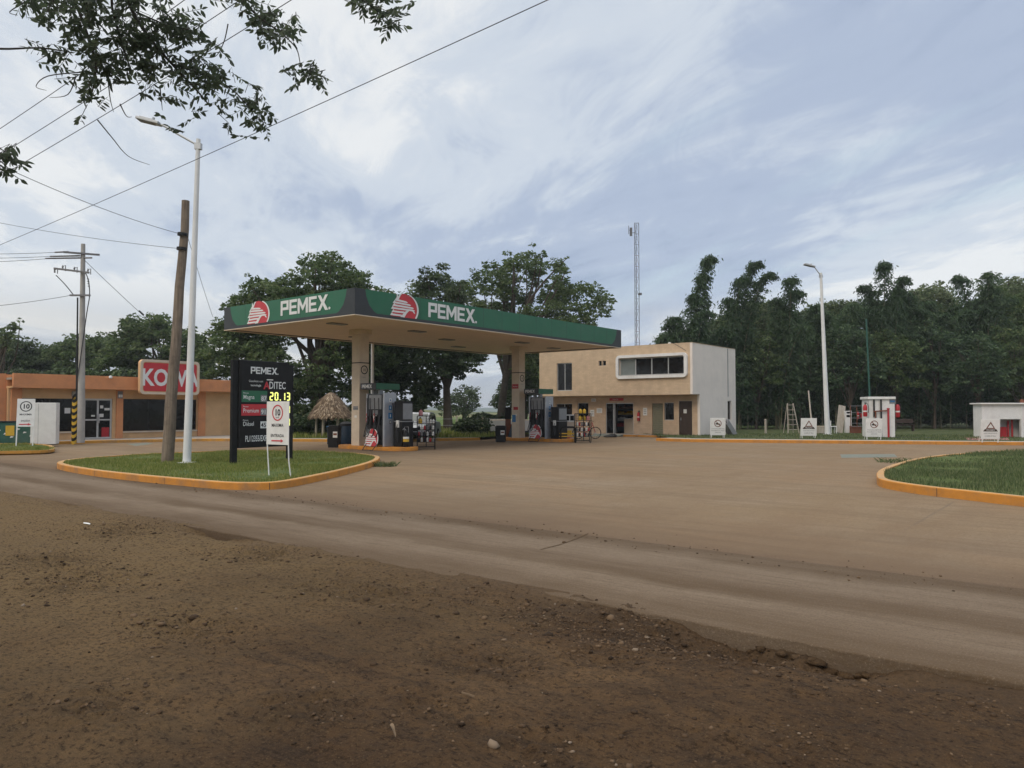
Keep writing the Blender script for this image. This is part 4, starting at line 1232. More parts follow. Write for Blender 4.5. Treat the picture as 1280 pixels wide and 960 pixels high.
# shop front: sliding frame, one leaf open
m = MB()
for a in (4.28, 5.62, 5.72, 6.24): m.box(OVER + .04, OVER + .08, a, a + .045, .12, 2.06)
m.box(OVER + .04, OVER + .08, 4.325, 5.62, 2.01, 2.06); m.box(OVER + .04, OVER + .08, 5.765, 6.24, 2.01, 2.06)
sf = m.build('sliding_door', M['alu'], bld)
m = MB(); m.box(OVER + .055, OVER + .062, 5.765, 6.24, .14, 2.01); m.build('pane', M['glass'], sf)
m = MB(); m.box(OVER - .05, OVER + .12, 4.28, 6.28, .10, .135); m.build('threshold', M['walk'], bld)
m = MB(); m.box(OVER - .04, OVER - .004, 4.98, 5.98, 2.20, 2.36); sg = m.build('shop_sign', M['red'], bld)
text('TIENDA', .12, M['paper'], sg, (OVER - .043, 5.55, 2.235), TU)
text('24', .15, M['paper'], bld, (OVER - .006, 4.85, 2.21), TU)
for a0, a1, z0, z1 in ((3.32, 3.60, 1.28, 1.75), (6.55, 6.95, 1.42, 1.72), (7.15, 7.45, 1.20, 1.62), (7.02, 7.36, 2.15, 2.35)):
    m = MB(); m.box(OVER - .012, OVER - .003, a0, a1, z0, z1); w_ = m.build('notice', M['paper'], bld)
    m = MB()
    for k_ in range(3): m.box(OVER - .0155, OVER - .0125, a0 + .05, a1 - .05, z0 + (z1 - z0) * (.2 + .24 * k_), z0 + (z1 - z0) * (.28 + .24 * k_))
    m.build('print', M['sash'], w_)
m = MB(); m.tube([(5.05, -.16, BTOP - .02), (5.05, -.16, 2.45)], .025, 8); m.build('downpipe', M['grey'], bld)
m = MB(); m.tube(spline3([(-.02, 1.3, 5.62), (-.01, .9, 5.45), (-.02, .25, 5.05)]), .012, 6); m.build('cable', M['cable'], bld)
m = MB(); m.lathe([(.05, 0), (.09, .03), (.09, .08), (.03, .11)], (.1, 1.35, BTOP), 12); m.build('roof_lamp', M['paper'], bld)
m = MB(); m.box(-.003, BD, -.155, BL + .01, BTOP, BTOP + .03); m.build('parapet_cap', M['stone'], bld)
# sidewalk of the office and ramp
m = MB(); m.box(-.25, OVER, 1.4, BL, -.02, .115); o = m.build('sidewalk', M['walk'], None, B0, YAW); structure(o, 'concrete step along the office front')
m = MB(); m.box(-.29, -.25, 1.4, 4.3, -.02, .118); m.box(-.29, -.25, 6.4, BL, -.02, .118); o = m.build('kerb', M['ochre'], None, B0, YAW); structure(o, 'orange edge of the step along the office front')
m = MB(); m.add([(-1.0, 4.3, .006), (-1.0, 6.4, .006), (-.252, 6.4, .118), (-.252, 4.3, .118)], [(3, 2, 1, 0)]); o = m.build('ramp', M['bluepaint'], None, B0, YAW); structure(o, 'faded blue ramp up to the shop door')


def bpt(a, d, z=0.0):
    return B0 + Vector((UX * d - UY * a, UY * d + UX * a, z))


# shop counter inside, wall extinguisher, doormat heap
cnt = thing('shop_counter', 'cream counter standing inside the open shop doorway', 'counter', bpt(5.1, OVER + 1.2, .10), YAW)
box_part('body', M['cream'], cnt, 0, .5, -1.2, .55, 0, .92, .01); box_part('top', M['white'], cnt, -.04, .55, -1.24, .58, .925, .97, .008); box_part('side_panel', M['door_brown'], cnt, -.008, -.001, -.75, -.70, 0, .92)
shelf = thing('goods_shelf', 'dark goods shelf on the back wall inside the shop', 'shelf', bpt(5.3, OVER + 2.3, .10), YAW)
box_part('frame', M['charcoal'], shelf, 0, .28, -1.5, 1.5, 0, 2.0)
for k_ in range(4):
    z = .4 + .4 * k_; top = []; a = -1.42
    while a < 1.36:
        w_ = RNG.uniform(.06, .16); h_ = RNG.uniform(.10, .26); top += [(a, z + h_), (a + w_ - .012, z + h_), (a + w_ - .012, z + .03), (a + w_, z + .03)]; a += w_
    m = MB(); m.prism([(-1.42, z)] + top + [(top[-1][0], z)], -.06, -.004, lambda a_, b_, d_: (d_, a_, b_))
    m.build('goods_row', M[('red', 'paper', 'yellowgood', 'rust')[k_]], shelf)


def extinguisher(loc, label, rz=0, s=1.0, grp='red fire extinguishers', m_='red'):
    o_ = thing('fire_extinguisher', label, 'fire extinguisher', loc, rz, grp)
    q = MB(); q.lathe([(.075, 0), (.085, .02), (.085, .42), (.06, .49), (.03, .52)], (0, 0, 0), 16); q.build('cylinder', M[m_], o_, smooth=True)
    q = MB(); q.cyl((0, 0, .52), (0, 0, .57), .022, .022, 10); q.box(-.02, .02, -.10, .03, .57, .59); q.box(-.02, .02, -.10, .03, .61, .63); q.build('valve', M['charcoal'], o_)
    q = MB(); q.tube(spline3([(0, -.02, .56), (.09, -.03, .55), (.13, -.04, .38), (.11, -.05, .16)]), .013, 6); q.build('hose', M['cable'], o_)
    q = MB(); q.lathe([(.0865, .20), (.0865, .26)], (0, 0, 0), 16); q.build('tag_band', M['paper'], o_)
    o_.scale = (s, s, s); return o_


extinguisher(bpt(3.87, OVER - .10, .95), 'rust red fire extinguisher hanging on the sandstone wall beside the shop door', YAW)
bag = MB(); bag.lathe([(.30, 0), (.34, .05), (.22, .14), (.05, .17)], (0, 0, 0), 12)
for i, v in enumerate(bag.v): bag.v[i] = (v[0] * 1.25 + .06 * math.sin(v[1] * 17), v[1] * .8, v[2] * (1 + .3 * math.sin(v[0] * 9)))
tag(bag.build('black_bag', M['black'], None, G(763, 546.3, .05), 0, True), 'black bag lying on the blue ramp in front of the shop door', 'bag')

# ------------------------------------------------------------------ convenience store
S0 = Vector((-21.15, 38.6, 0))
sto = thing('convenience_store', 'terracotta and sand convenience store with dark shop windows', 'building', S0, YAW)
SL0, SL1, SD = -4.1, 8.6, 9.0
sy = lambda a, d, z: (a, d, z)
so = [(-3.54, -1.07, .55, 2.18), (-.76, .63, .1, 2.2), (1.17, 5.22, .5, 2.2)]
m = MB(); m.wall(SL1, 2.75, so, sy, .2, a0=SL0, z0=.1); m.build('front_wall', M['sand'], sto)
m = MB(); m.box(SL1 - .2, SL1 - .001, .2, SD, .1, 3.2); m.box(SL0 + .001, SL0 + .2, .2, SD - .2, .1, 3.3); m.box(SL0, SL1 - .2, SD - .2, SD, .1, 3.2); m.build('side_wall', M['orange'], sto)
m = MB(); m.box(SL0 - .002, SL1 + .3, -.5, SD + .1, 2.66, 2.74); m.build('canopy_soffit', M['sand'], sto)
m = MB(); m.box(SL0 + .02, SL1 + .32, -.53, -.38, 2.66, 3.34); m.box(SL1 + .17, SL1 + .32, -.38, SD + .1, 2.66, 3.34); m.build('fascia', M['orange'], sto, bevel=.01)
m = MB(); m.box(SL0, SL1 + .15, -.37, SD, 3.05, 3.15); m.build('roof', M['walk'], sto)
for a0, a1 in ((-4.0, -3.55), (.80, 1.14), (5.28, 5.72), (8.2, 8.61)):
    m = MB(); m.box(a0, a1, -.08, -.002, .1, 2.655); m.build('pilaster', M['orange'], sto, bevel=.008)
win(sto, sy, -3.54, -1.07, .55, 2.18, 2, .03, fm='charcoal', name='shop_window')
win(sto, sy, 1.17, 5.22, .5, 2.2, 3, .03, fm='charcoal', name='shop_window')
m = MB(); m.box(-3.58, -1.02, -.05, -.003, .47, .545); m.box(1.15, 5.27, -.05, -.003, .42, .495); m.build('sill', M['cream'], sto, bevel=.01)
dd_ = win(sto, sy, -.76, .63, .14, 2.2, 2, .09, .06, name='entrance_door')
m = MB()
m.box(-.67, -.11, .05, .11, 1.08, 1.15); m.box(-.02, .54, .05, .11, 1.08, 1.15); m.build('crossbar', M['alu'], dd_)
m = MB(); m.box(-.095, -.065, .0, .05, .95, 1.40); m.box(-.03, 0, .0, .05, .95, 1.40); m.build('handle', M['alu'], dd_)
for a0, a1, z0, z1, mm in ((.14, .50, .22, .72, 'red'), (-.38, -.20, 1.28, 1.36, 'paper'), (.02, .22, 1.25, 1.42, 'paper'), (.26, .52, 1.60, 1.72, 'paper'), (.05, .2, 1.7, 1.85, 'paper')):
    m = MB(); m.box(a0, a1, .068, .074, z0, z1); m.build('door_poster', M[mm], dd_)
m = MB(); m.box(-1.62, -1.36, .085, .092, 1.45, 1.72); m.build('notice', M['paper'], sto)
m = MB(); m.box(-1.15, -1.02, -.012, -.004, 1.30, 1.45); m.build('notice', M['paper'], sto)
m = MB(); m.box(.84, 1.10, -.10, -.081, 2.22, 2.60); lp_ = m.build('wall_lamp', M['sash'], sto, bevel=.02)
m = MB(); m.box(.88, .96, -.16, -.10, 2.28, 2.42); m.box(.99, 1.07, -.16, -.10, 2.28, 2.42); m.build('lamp_head', M['white'], lp_, bevel=.01)
m = MB(); m.box(-1.35, -1.0, -.14, -.003, 2.28, 2.55); m.build('wall_box', M['concrete'], sto, bevel=.02)
m = MB(); m.lathe([(.03, 0), (.075, .02), (.085, .09), (.06, .14), (.0, .16)], (.25, -.60, 3.22), 12); m.build('security_lamp', M['white'], sto, smooth=True)
# inside the shop: shelves seen through the dark glass
m = MB(); m.box(SL0 + .1, SL1 - .3, 3.2, 3.3, .1, 2.6); m.build('interior_wall', M['charcoal'], sto)
ws = []
# roof sign with the store name
sgn = thing('store_sign', 'red rounded sign with cream border and white letters on the store front', 'sign', S0 + Vector((-UX * .42, -UY * .42, 0)), YAW)
m = MB(); m.prism(rrect(1.99, 5.24, 2.44, 4.28, .22), -.98, -.72, lambda a, b, d: (a, d, b)); m.build('cabinet', M['sand'], sgn, bevel=.015)
m = MB(); ring_prism(m, rrect(1.99, 5.24, 2.44, 4.28, .22), rrect(2.12, 5.11, 2.57, 4.15, .14), -1.0, -.979, lambda a, b, d: (a, d, b)); m.build('border', M['cream'], sgn)
m = MB(); m.prism(rrect(2.16, 5.07, 2.61, 4.11, .10), -.992, -.981, lambda a, b, d: (a, d, b)); m.build('red_face', M['red_sign'], sgn)
text('KOWA', 1.22, M['letter'], sgn, (3.60, -.996, 2.93), TX, bold=.03, sx=.80)
m = MB()
for a in (2.6, 4.6): m.box(a - .05, a + .05, -.72, -.531, 2.75, 3.2)
m.build('bracket', M['charcoal'], sgn)
# further wing, set back, at the left edge
wing = thing('store_wing', 'terracotta wing of the store set back at the left edge', 'building', S0, YAW)
m = MB(); m.wall(SL0 - .03, 2.75, [(-9.0, -4.9, .9, 2.15)], lambda a, d, z: (a, .9 + d, z), .2, a0=-14, z0=.1); m.build('front_wall', M['sand'], wing)
m = MB(); m.box(-14, SL0 - .01, .30, 9, 2.66, 3.34); m.build('fascia', M['orange'], wing)
m = MB(); m.box(-14, SL0 - .02, .45, 9, 3.0, 3.1); m.build('roof', M['walk'], wing)
win(wing, lambda a, d, z: (a, .9 + d, z), -9.0, -4.9, .9, 2.15, 3, .05)
m = MB(); m.box(SL0 - .42, SL0 - .015, .2, .898, .1, 2.655); m.build('pilaster', M['orange'], wing)

# ------------------------------------------------------------------ price sign on the island
P0, P1 = G(291.5, 579, .12), G(361.5, 574.5, .12)
dv = (P1 - P0); prz = math.atan2(dv.y, dv.x); PW = math.hypot(dv.x, dv.y)
ps = thing('price_sign', 'black fuel price board with green and red rows and yellow digits', 'price sign', P0, prz)
for x in (0.0, PW):
    m = MB(); m.box(x - .085, x + .085, -.06, .06, -.05, 2.92 if x == 0 else 2.86); m.build('post', M['black'], ps, bevel=.01)
m = MB(); m.box(.10, PW - .10, -.10, .10, .42, 2.93); pan = m.build('panel', M['black'], ps, bevel=.012)
m = MB(); m.box(.15, PW - .14, -.106, -.101, .48, 2.88); m.build('face', M['black'], pan)
yF = -.109
pemex_word(pan, lambda a, d, z: (.46 + a, yF - d, 2.55 + z), .90, .20, M['letter'], .004)
text('Gasolinas con', .085, M['letter'], pan, (.40, yF, 2.31), TX, align='LEFT')
text('tecnología', .085, M['letter'], pan, (.46, yF, 2.19), TX, align='LEFT', bold=.012)
text('A', .30, M['red_sign'], pan, (1.00, yF - .001, 2.12), TX, align='CENTER', bold=.03)
text('DITEC', .30, M['letter'], pan, (1.08, yF - .002, 2.13), TX, align='LEFT', bold=.012, sx=.70)
m = MB(); m.box(1.00, 1.22, yF - .003, yF - .001, 2.375, 2.405); m.build('accent_bar', M['letter'], pan)
RX = PW - .16
ROWS = ((1.73, 2.06, 'green_sign', 'Magna', '87'), (1.34, 1.67, 'red_sign', 'Premium', '91'), (.96, 1.28, None, 'Diésel', '45'))
for z0, z1, mm, wd, num in ROWS:
    if mm:
        m = MB(); m.box(.17, 1.02, yF - .002, yF + .002, z0, z1); rw = m.build('fuel_row', M[mm], pan)
    text('Pemex', .065, M['letter'], pan, (.22, yF - .004, z1 - .09), TX, align='LEFT')
    text(wd, .17, M['letter'], pan, (.22, yF - .004, z0 + .09), TX, align='LEFT', bold=.006, sx=.85)
    m = MB(); m.box(.80, 1.01, yF - .006, yF - .003, z0 + .01, z0 + .21); m.build('octane_plate', M['sash'] if mm else M['letter'], pan)
    text(num, .18, M['letter'] if mm else M['charcoal'], pan, (.905, yF - .0075, z0 + .045), TX, bold=.02)
text('PL/12355/EXP/ES/2015', .24, M['letter'], pan, (.30, yF - .003, .60), TX, align='LEFT', bold=.012, sx=.52)


def seg_digits(parent, s_, x, z, h, m_):
    SEG = {'0': 'abcdef', '1': 'bc', '2': 'abged', '3': 'abgcd', '4': 'fgbc', '5': 'afgcd', '7': 'abc', '8': 'abcdefg', '9': 'abcdfg'}
    w = h * .52; t_ = h * .15; mb = MB()
    for ch in s_:
        if ch == '.':
            mb.box(x + .01, x + .01 + t_, yF - .012, yF - .006, z, z + t_); x += t_ * 2.0; continue
        R_ = {'a': (x + t_ * .6, x + w - t_ * .6, z + h - t_, z + h), 'd': (x + t_ * .6, x + w - t_ * .6, z, z + t_), 'g': (x + t_ * .6, x + w - t_ * .6, z + h / 2 - t_ / 2, z + h / 2 + t_ / 2),
              'b': (x + w - t_, x + w, z + h / 2 + t_ * .1, z + h - t_ * .6), 'c': (x + w - t_, x + w, z + t_ * .6, z + h / 2 - t_ * .1), 'f': (x, x + t_, z + h / 2 + t_ * .1, z + h - t_ * .6), 'e': (x, x + t_, z + t_ * .6, z + h / 2 - t_ * .1)}
        for k_ in SEG[ch]:
            a, b, c_, d = R_[k_]; off_ = .0 if k_ in 'adg' else .0012
            mb.box(a, b, yF - .012 - off_, yF - .006, c_, d)
        x += w + h * .17
    return mb.build('digits', m_, parent)


for z0, s_ in ((1.76, '20.13'), (1.37, '21.93'), (.99, '21.57')):
    m = MB(); m.box(1.06, PW - .16, yF - .004, yF - .001, z0 - .01, z0 + .29); ds = m.build('digit_display', M['black'], pan)
    seg_digits(ds, s_, 1.10, z0 + .02, .25, M['led'])

# ------------------------------------------------------------------ speed sign in front of it
Q0, Q1 = G(335.5, 594, .12), G(363, 596, .12)
dv = Q1 - Q0; ss = thing('speed_sign', 'white speed limit sign with red arrow on thin bent legs before the price board', 'traffic sign', Q0, math.atan2(dv.y, dv.x))
W_ = math.hypot(dv.x, dv.y)
m = MB(); m.tube([(.02, 0, -.02), (-.01, 0, .30), (-.05, 0, .70), (-.05, 0, .80)], .014, 8); m.build('leg', M['white'], ss, smooth=True)
m = MB(); m.tube([(W_ - .01, .02, -.02), (W_ - .06, 0, .35), (W_ - .08, 0, .80)], .014, 8); m.build('leg', M['white'], ss, smooth=True)
m = MB(); m.box(-.07, W_ - .06, -.012, .006, .71, 1.70); bd = m.build('board', M['white'], ss, bevel=.004)
cx = (W_ - .13) / 2


def flat_ring(parent, c, r0, r1, m_, y, name='ring', n_=32):
    q = MB()
    o_ = [(c[0] + r0 * math.cos(2 * math.pi * k_ / n_), c[1] + r0 * math.sin(2 * math.pi * k_ / n_)) for k_ in range(n_)]
    i_ = [(c[0] + r1 * math.cos(2 * math.pi * k_ / n_), c[1] + r1 * math.sin(2 * math.pi * k_ / n_)) for k_ in range(n_)]
    ring_prism(q, o_, i_, y, y + .003, lambda a, b, d: (a, d, b)); return q.build(name, m_, parent)


flat_ring(bd, (cx, 1.44), .185, .155, M['red_sign'], -.017)
text('10', .20, M['black'], bd, (cx, -.017, 1.38), TX, bold=.03)
text('km/h', .06, M['black'], bd, (cx, -.016, 1.315), TX)
text('MAXIMA', .105, M['black'], bd, (cx, -.016, 1.12), TX, bold=.012)
text('ENTRADA', .10, M['black'], bd, (cx, -.016, .885), TX, bold=.012)
m = MB(); f2 = lambda a, b, d: (a, d, b)
m.prism([(cx - .20, .785), (cx + .12, .785), (cx + .12, .76), (cx + .21, .80), (cx + .12, .84), (cx + .12, .815), (cx - .20, .815)], -.017, -.013, f2); m.build('arrow', M['red_sign'], bd)

# ------------------------------------------------------------------ lamp posts and poles


def tpos(px, d, z=-.05):
    p = D(px, 512, d); return Vector((p.x, d, z))


def lamp_post(base, top_h, label, r0, r1, lean, arm, rz, grp):
    o_ = thing('street_lamp', label, 'street lamp', base, rz, grp)
    q = MB(); q.box(-.20, .20, -.20, .20, -.02, .03); q.build('base_plate', M['lamp'], o_, bevel=.005)
    q = MB(); q.tube([(0, 0, .03), (lean * .5, 0, top_h * .5), (lean, 0, top_h)], [r0, (r0 + r1) / 2, r1], 10); q.build('post', M['lamp'], o_, smooth=True)
    ax, az = arm
    q = MB(); q.tube(spline3([(lean, 0, top_h - .18), (lean - ax * .5, 0, top_h - .18 + az * .52), (lean - ax * .85, 0, top_h - .18 + az * .90), (lean - ax, 0, top_h - .18 + az)]), .032, 8); q.box(lean - .09, lean + .09, -.07, .07, top_h - .30, top_h - .12)
    am = q.build('arm', M['galv'], o_)
    q = MB(); A = Matrix.Translation((lean - ax, 0, top_h - .18 + az)) @ Matrix.Rotation(rad(14), 4, 'Y')
    q.box(-.62, .05, -.15, .15, -.03, .05, 0, A); q.box(-.55, -.16, -.11, .11, .05, .085, 0, A); hd_ = q.build('lamp_head', M['galv'], o_, bevel=.015)
    q = MB(); q.box(-.58, -.12, -.125, .125, -.042, -.031, 0, A); q.build('lens', M['sash'], hd_)
    q = MB(); q.tube([A @ Vector((-.18, 0, .08)), A @ Vector((-.18, 0, .15))], .04, 8); q.build('light_sensor', M['galv'], hd_)
    return o_


LB = G(233.5, 579, .12)
tt = D(248, 174, LB.y)
lamp_post(LB, tt.z - .12, 'tall white street lamp on the price sign island', .115, .062, tt.x - LB.x, (1.15, .62), 0, 'street lamps')
RB = G(1034.5, 543, .14)
tt = D(1026, 341, RB.y)
lamp_post(RB, tt.z - .14, 'white street lamp on the far sidewalk before the bamboo', .16, .075, tt.x - RB.x, (.42, .55), 0, 'street lamps')

WB = G(208.5, 578, .10); WT = D(233, 251, WB.y + .1)
m = MB(); n_ = 9
m.tube([WB.lerp(WT, i / n_) + Vector((.02 * math.sin(i * 1.9), .02 * math.cos(i * 2.3), -.1 if i == 0 else 0)) - WB for i in range(n_ + 1)], [.175 - .065 * i / n_ for i in range(n_ + 1)], 12)
wp = m.build('wooden_pole', M['wood'], None, WB, 0, True)
tag(wp, 'leaning weathered wooden pole beside the white lamp on the island', 'pole')
wa = D(228, 293, WB.y) - WB; wb_ = D(227, 311, WB.y) - WB
for q in (wa, wb_):
    m = MB(); m.tube([q + Vector((.0, .0, -.04)), q + Vector((.004, 0, .04))], .142, 12); m.build('pole_band', M['charcoal'], wp)

UB = G(101, 552, .135); UT = D(104, 305, UB.y)
up = thing('utility_pole', 'grey concrete utility pole with crossarms before the store entrance', 'utility pole', UB)
H_ = UT.z - UB.z; ln_ = UT.x - UB.x
m = MB(); m.tube([(0, 0, -.05), (ln_, 0, H_)], [.175, .095], 10); m.build('pole', M['concrete'], up, smooth=True)
hz = lambda py: D(103, py, UB.y).z - UB.z
wx = lambda py: ln_ * hz(py) / H_
m = MB(); z = hz(317.5); A_ = Matrix.Rotation(rad(25), 4, 'Z')
m.box(-.75, .75, -.05, .05, z - .04, z + .04, 0, Matrix.Translation((wx(317), -.12, 0)) @ A_); m.build('crossarm', M['insul'], up)
for i, (py, x1) in enumerate([(316, -.2), (320.5, -.7), (322.5, -1.2)]):
    m = MB(); z = hz(py)
    m.tube([(wx(317) - .55 + i * .5, -.25 + i * .1, z), (-1.25 - i * .28, -.25 + i * .1, z - .03)], [.04, .035], 8)
    for k_ in range(6): m.lathe([(.02, -.0), (.075, .015), (.02, .035)], (-.5 - i * .28 - k_ * .11, -.25 + i * .1, z - .03), 8)
    m.build('insulator', M['insul'], up)
m = MB(); z = hz(338); m.box(-1.15, .50, -.24, -.14, -.04, .04, 0, Matrix.Translation((wx(338) - .1, 0, z - .08)) @ Matrix.Rotation(rad(7), 4, 'Y')); m.build('crossarm', M['insul'], up)
for x, dz_ in ((-1.22, -.02), (-.85, .10), (-.30, .02), (.34, -.06)):
    m = MB(); z = hz(336) + dz_
    m.lathe([(.02, -.20), (.05, -.18), (.02, -.15), (.05, -.12), (.02, -.09), (.05, -.05), (.02, 0), (.02, .04)], (wx(338) + x, -.18, z), 8)
    m.tube([(wx(338) + x, -.18, z - .02), (wx(338) + x + .12, -.16, z + .03), (wx(338) + x + .12, -.16, z - .24)], .02, 6)
    m.build('fuse_cutout', M['insul'], up)
m = MB(); z = hz(369.5); m.box(-.55, .40, -.20, -.12, z - .05, z + .03); m.build('crossarm', M['insul'], up)
m = MB(); m.tube([(-.215, 0, .05), (wx(400) - .24, 0, hz(372))], [.05, .035], 8); m.build('conduit', M['charcoal'], up, smooth=True)
m = MB(); m.tube(spline3([(wx(338) - 1.15, -.18, hz(345)), (wx(338) - .7, -.18, hz(357)), (wx(369) - .35, -.15, hz(369))]), .022, 6); m.build('cable', M['cable'], up)
m = MB(); m.tube(spline3([(wx(338) + .22, -.15, hz(342)), (wx(350) + .36, -.15, hz(352)), (wx(370) + .42, -.16, hz(370)), (wx(390) + .30, -.16, hz(392)), (wx(440) + .08, -.18, hz(440)), (-.12, -.18, hz(475))]), .022, 6)
for k_ in range(4): m.lathe([(.02, 0), (.06, .02), (.02, .05)], (wx(350) + .33 + .015 * k_, -.15, hz(350 + k_ * 3)), 8)
m.build('cable', M['cable'], up)
# black and yellow guard around the conduit
m = MB(); zt = hz(496)
for k_ in range(7):
    z0 = .02 + k_ * (zt / 7)
    for i in range(10):
        a0, a1 = rad(36 * i), rad(36 * (i + 1))
        rr = .13; sl = .16
        pz = lambda a: z0 + sl * math.sin(a)
        for j, mi in ((0, 0), (1, 1)):
            zA, zB = pz(a0) + j * zt / 14, pz(a1) + j * zt / 14
            m.add([(rr * math.cos(a0), rr * math.sin(a0), zA), (rr * math.cos(a1), rr * math.sin(a1), zB), (rr * math.cos(a1), rr * math.sin(a1), zB + zt / 14), (rr * math.cos(a0), rr * math.sin(a0), zA + zt / 14)], [(0, 1, 2, 3)], mi)
g_ = m.build('striped_guard', [M['yellowgood'], M['black']], up, (-.27, -.05, 0))

# thin white pole behind the canopy, green vent pole
vp = G(467, 551, .1); m = MB(); m.tube([(0, 0, 0), (0, 0, 7.5)], .075, 10); m.lathe([(.11, 7.5), (.12, 7.53), (.02, 7.6)], (0, 0, 0), 10)
tag(m.build('white_post', M['lamp'], None, Vector((-6.95, 37.4, .1)), 0, True), 'thin white post rising behind the nearer fuel pump', 'post')
gp = G(1095, 545, .13); tp = D(1088.5, 400, gp.y)
m = MB(); m.tube([(0, 0, -.05), (tp.x - gp.x, 0, tp.z - gp.z)], [.058, .045], 10); m.lathe([(.055, 0), (.065, .04), (.03, .12)], (tp.x - gp.x, 0, tp.z - gp.z), 10)
tag(m.build('green_vent_pole', M['greenpole'], None, gp + Vector((0, .55, 0)), 0, True), 'slim dark green vent pole rising behind the white service cabinet', 'pole')

# lattice mast far behind the office
TBm = D(797, 545, 150); TTm = D(795.5, 279, 150)
mast = thing('radio_mast', 'slim lattice radio mast rising behind the office roof', 'radio mast', (TBm.x, 150, -.2))
Hm = TTm.z + .2; rm = .50; n_ = 18
m = MB(); vs3 = [(rm * math.cos(rad(90 + 120 * i)), rm * math.sin(rad(90 + 120 * i))) for i in range(3)]
for x, y in vs3: m.tube([(x, y, 0), (x, y, Hm)], .06, 5)
m.build('leg_tubes', M['tower'], mast)
for band in range(6):
    m = MB()
    for k_ in range(n_):
        if k_ * 6 // n_ != band: continue
        z0, z1 = Hm * k_ / n_, Hm * (k_ + 1) / n_
        for i in range(3):
            a, b = vs3[i], vs3[(i + 1) % 3]
            m.tube([(*a, z0), (*b, z1)], .03, 4); m.tube([(*a, z1), (*b, z1)], .03, 4)
    m.build('bracing', M['tower'] if band % 2 else M['towerred'], mast)
m = MB()
m.box(-1.35, -.85, -.1, .1, Hm - 2.6, Hm - .9); m.box(-1.2, -.5, -.05, .05, Hm - 2.0, Hm - 1.9); m.tube([(-1.55, 0, Hm - 2.2), (-1.55, 0, Hm - .5)], .06, 6); m.tube([(-1.55, 0, Hm - 1.4), (-1.0, 0, Hm - 1.5)], .05, 5); m.tube([(-.55, 0, Hm - 1.9), (-.2, 0, Hm - 1.9)], .05, 5)
m.build('antenna', M['tower'], mast)
m = MB(); m.box(.3, 1.0, -.1, .1, Hm * .63, Hm * .642); m.build('antenna', M['tower'], mast)

# ------------------------------------------------------------------ wires


def wire(name, label, A, B, r, sag, grp=None, n_=24, cat='cable'):
    q = MB(); pts = []
    for i in range(n_ + 1):
        t_ = i / n_; p = A.lerp(B, t_); p.z -= sag * 4 * t_ * (1 - t_); pts.append(p - A)
    q.tube(pts, r, 5, caps=False)
    return tag(q.build(name, M['cable'], None, A, 0, True), label, cat, grp)


PD = WB.y
wire('overhead_cable', 'long thin cable crossing the whole sky down to the left edge', D(780, -44, 9), D(-90, 343, 26), .0065, .10)
wire('overhead_cable', 'topmost of the three parallel cables passing behind the hanging leaves', D(250, -14, 11), D(-60, 200, 17), .0065, .05)
wire('overhead_cable', 'middle of the three parallel cables passing behind the hanging leaves', D(330, -20, 11), D(-60, 230, 17), .0065, .05)
wire('overhead_cable', 'lowest of the three parallel cables passing behind the hanging leaves', D(380, -10, 11), D(-60, 255, 17), .0065, .05)
wire('overhead_cable', 'cable running from the upper left leaves down to the wooden pole top', D(-60, 178, PD - 8), WB + wa, .007, .15)
wire('overhead_cable', 'cable running from the left edge to the lower band of the wooden pole', D(-60, 266, PD + 6), WB + wb_, .007, .12)
wire('guy_wire', 'guy wire slanting from the wooden pole down behind the white lamp', WB + wa + Vector((.15, 0, -.05)), D(266, 396, PD + 6), .007, .05)
gA = UB + Vector((wx(326) + .1, 0, hz(326))); gB = D(212, 424, UB.y + 6)
gw = wire('guy_wire', 'guy wire slanting from the utility pole towards the store roof', gA, gB, .012, .05)
m = MB(); pm = gA.lerp(gB, .63) - gA; m.tube([pm - Vector((.12, 0, -.11)), pm + Vector((.12, 0, -.11))], .05, 8); m.build('insulator', M['charcoal'], gw)
for k_, (py0, py1, lb) in enumerate([(316, 317.2, 'uppermost'), (320.5, 322.5, 'middle'), (323, 328.5, 'lowest')]):
    wire('power_line', f'{lb} power line leaving the utility pole crossarm to the left', UB + Vector((-1.2 - k_ * .3, -.25 + k_ * .1, hz(py0) - .03)), D(-60, py1, UB.y - 2), .011, .04)
wire('power_line', 'low cable from the utility pole lower arm to the left edge', UB + Vector((wx(369) - .5, -.16, hz(370))), D(-60, 387, UB.y - 2), .011, .08)

# ------------------------------------------------------------------ palapa
pb = G(414, 549, .14)
pal = thing('palapa', 'small round palapa with dry thatched roof on pale wooden posts', 'thatched shelter', tpos(413.5, 41.5, .14))
pk = 41.5 / F
hw, top_z, eav_z = 23.8 * pk, 1.63 + (512 - 491.5) * pk - .14, 1.63 - (518.5 - 512) * pk - .14
prof = [(hw * 1.0, eav_z - .06), (hw * .985, eav_z + .04), (hw * .86, eav_z + .26), (hw * .66, eav_z + .58), (hw * .43, eav_z + .90), (hw * .22, top_z - .10), (hw * .07, top_z)]
m = MB(); m.lathe(prof, (0, 0, 0), 28)
for i, v in enumerate(m.v):
    r_ = .05 * math.sin(math.atan2(v[1], v[0]) * 9) + .03 * math.sin(math.atan2(v[1], v[0]) * 23 + v[2] * 5)
    m.v[i] = (v[0] * (1 + r_), v[1] * (1 + r_), v[2])
roof = m.build('thatch_roof', M['thatch'], pal)
nn = 5200; th_ = RNG.random(nn) * 6.283; tt_ = RNG.random(nn) ** .8
pr = np.array(prof); rr = np.interp(tt_ * 6, np.arange(7)[::1], pr[::-1, 0]); zz2 = np.interp(tt_ * 6, np.arange(7), pr[::-1, 1])
L_ = .22 + .2 * RNG.random(nn)
slope = np.stack([np.cos(th_), np.sin(th_)], 1)
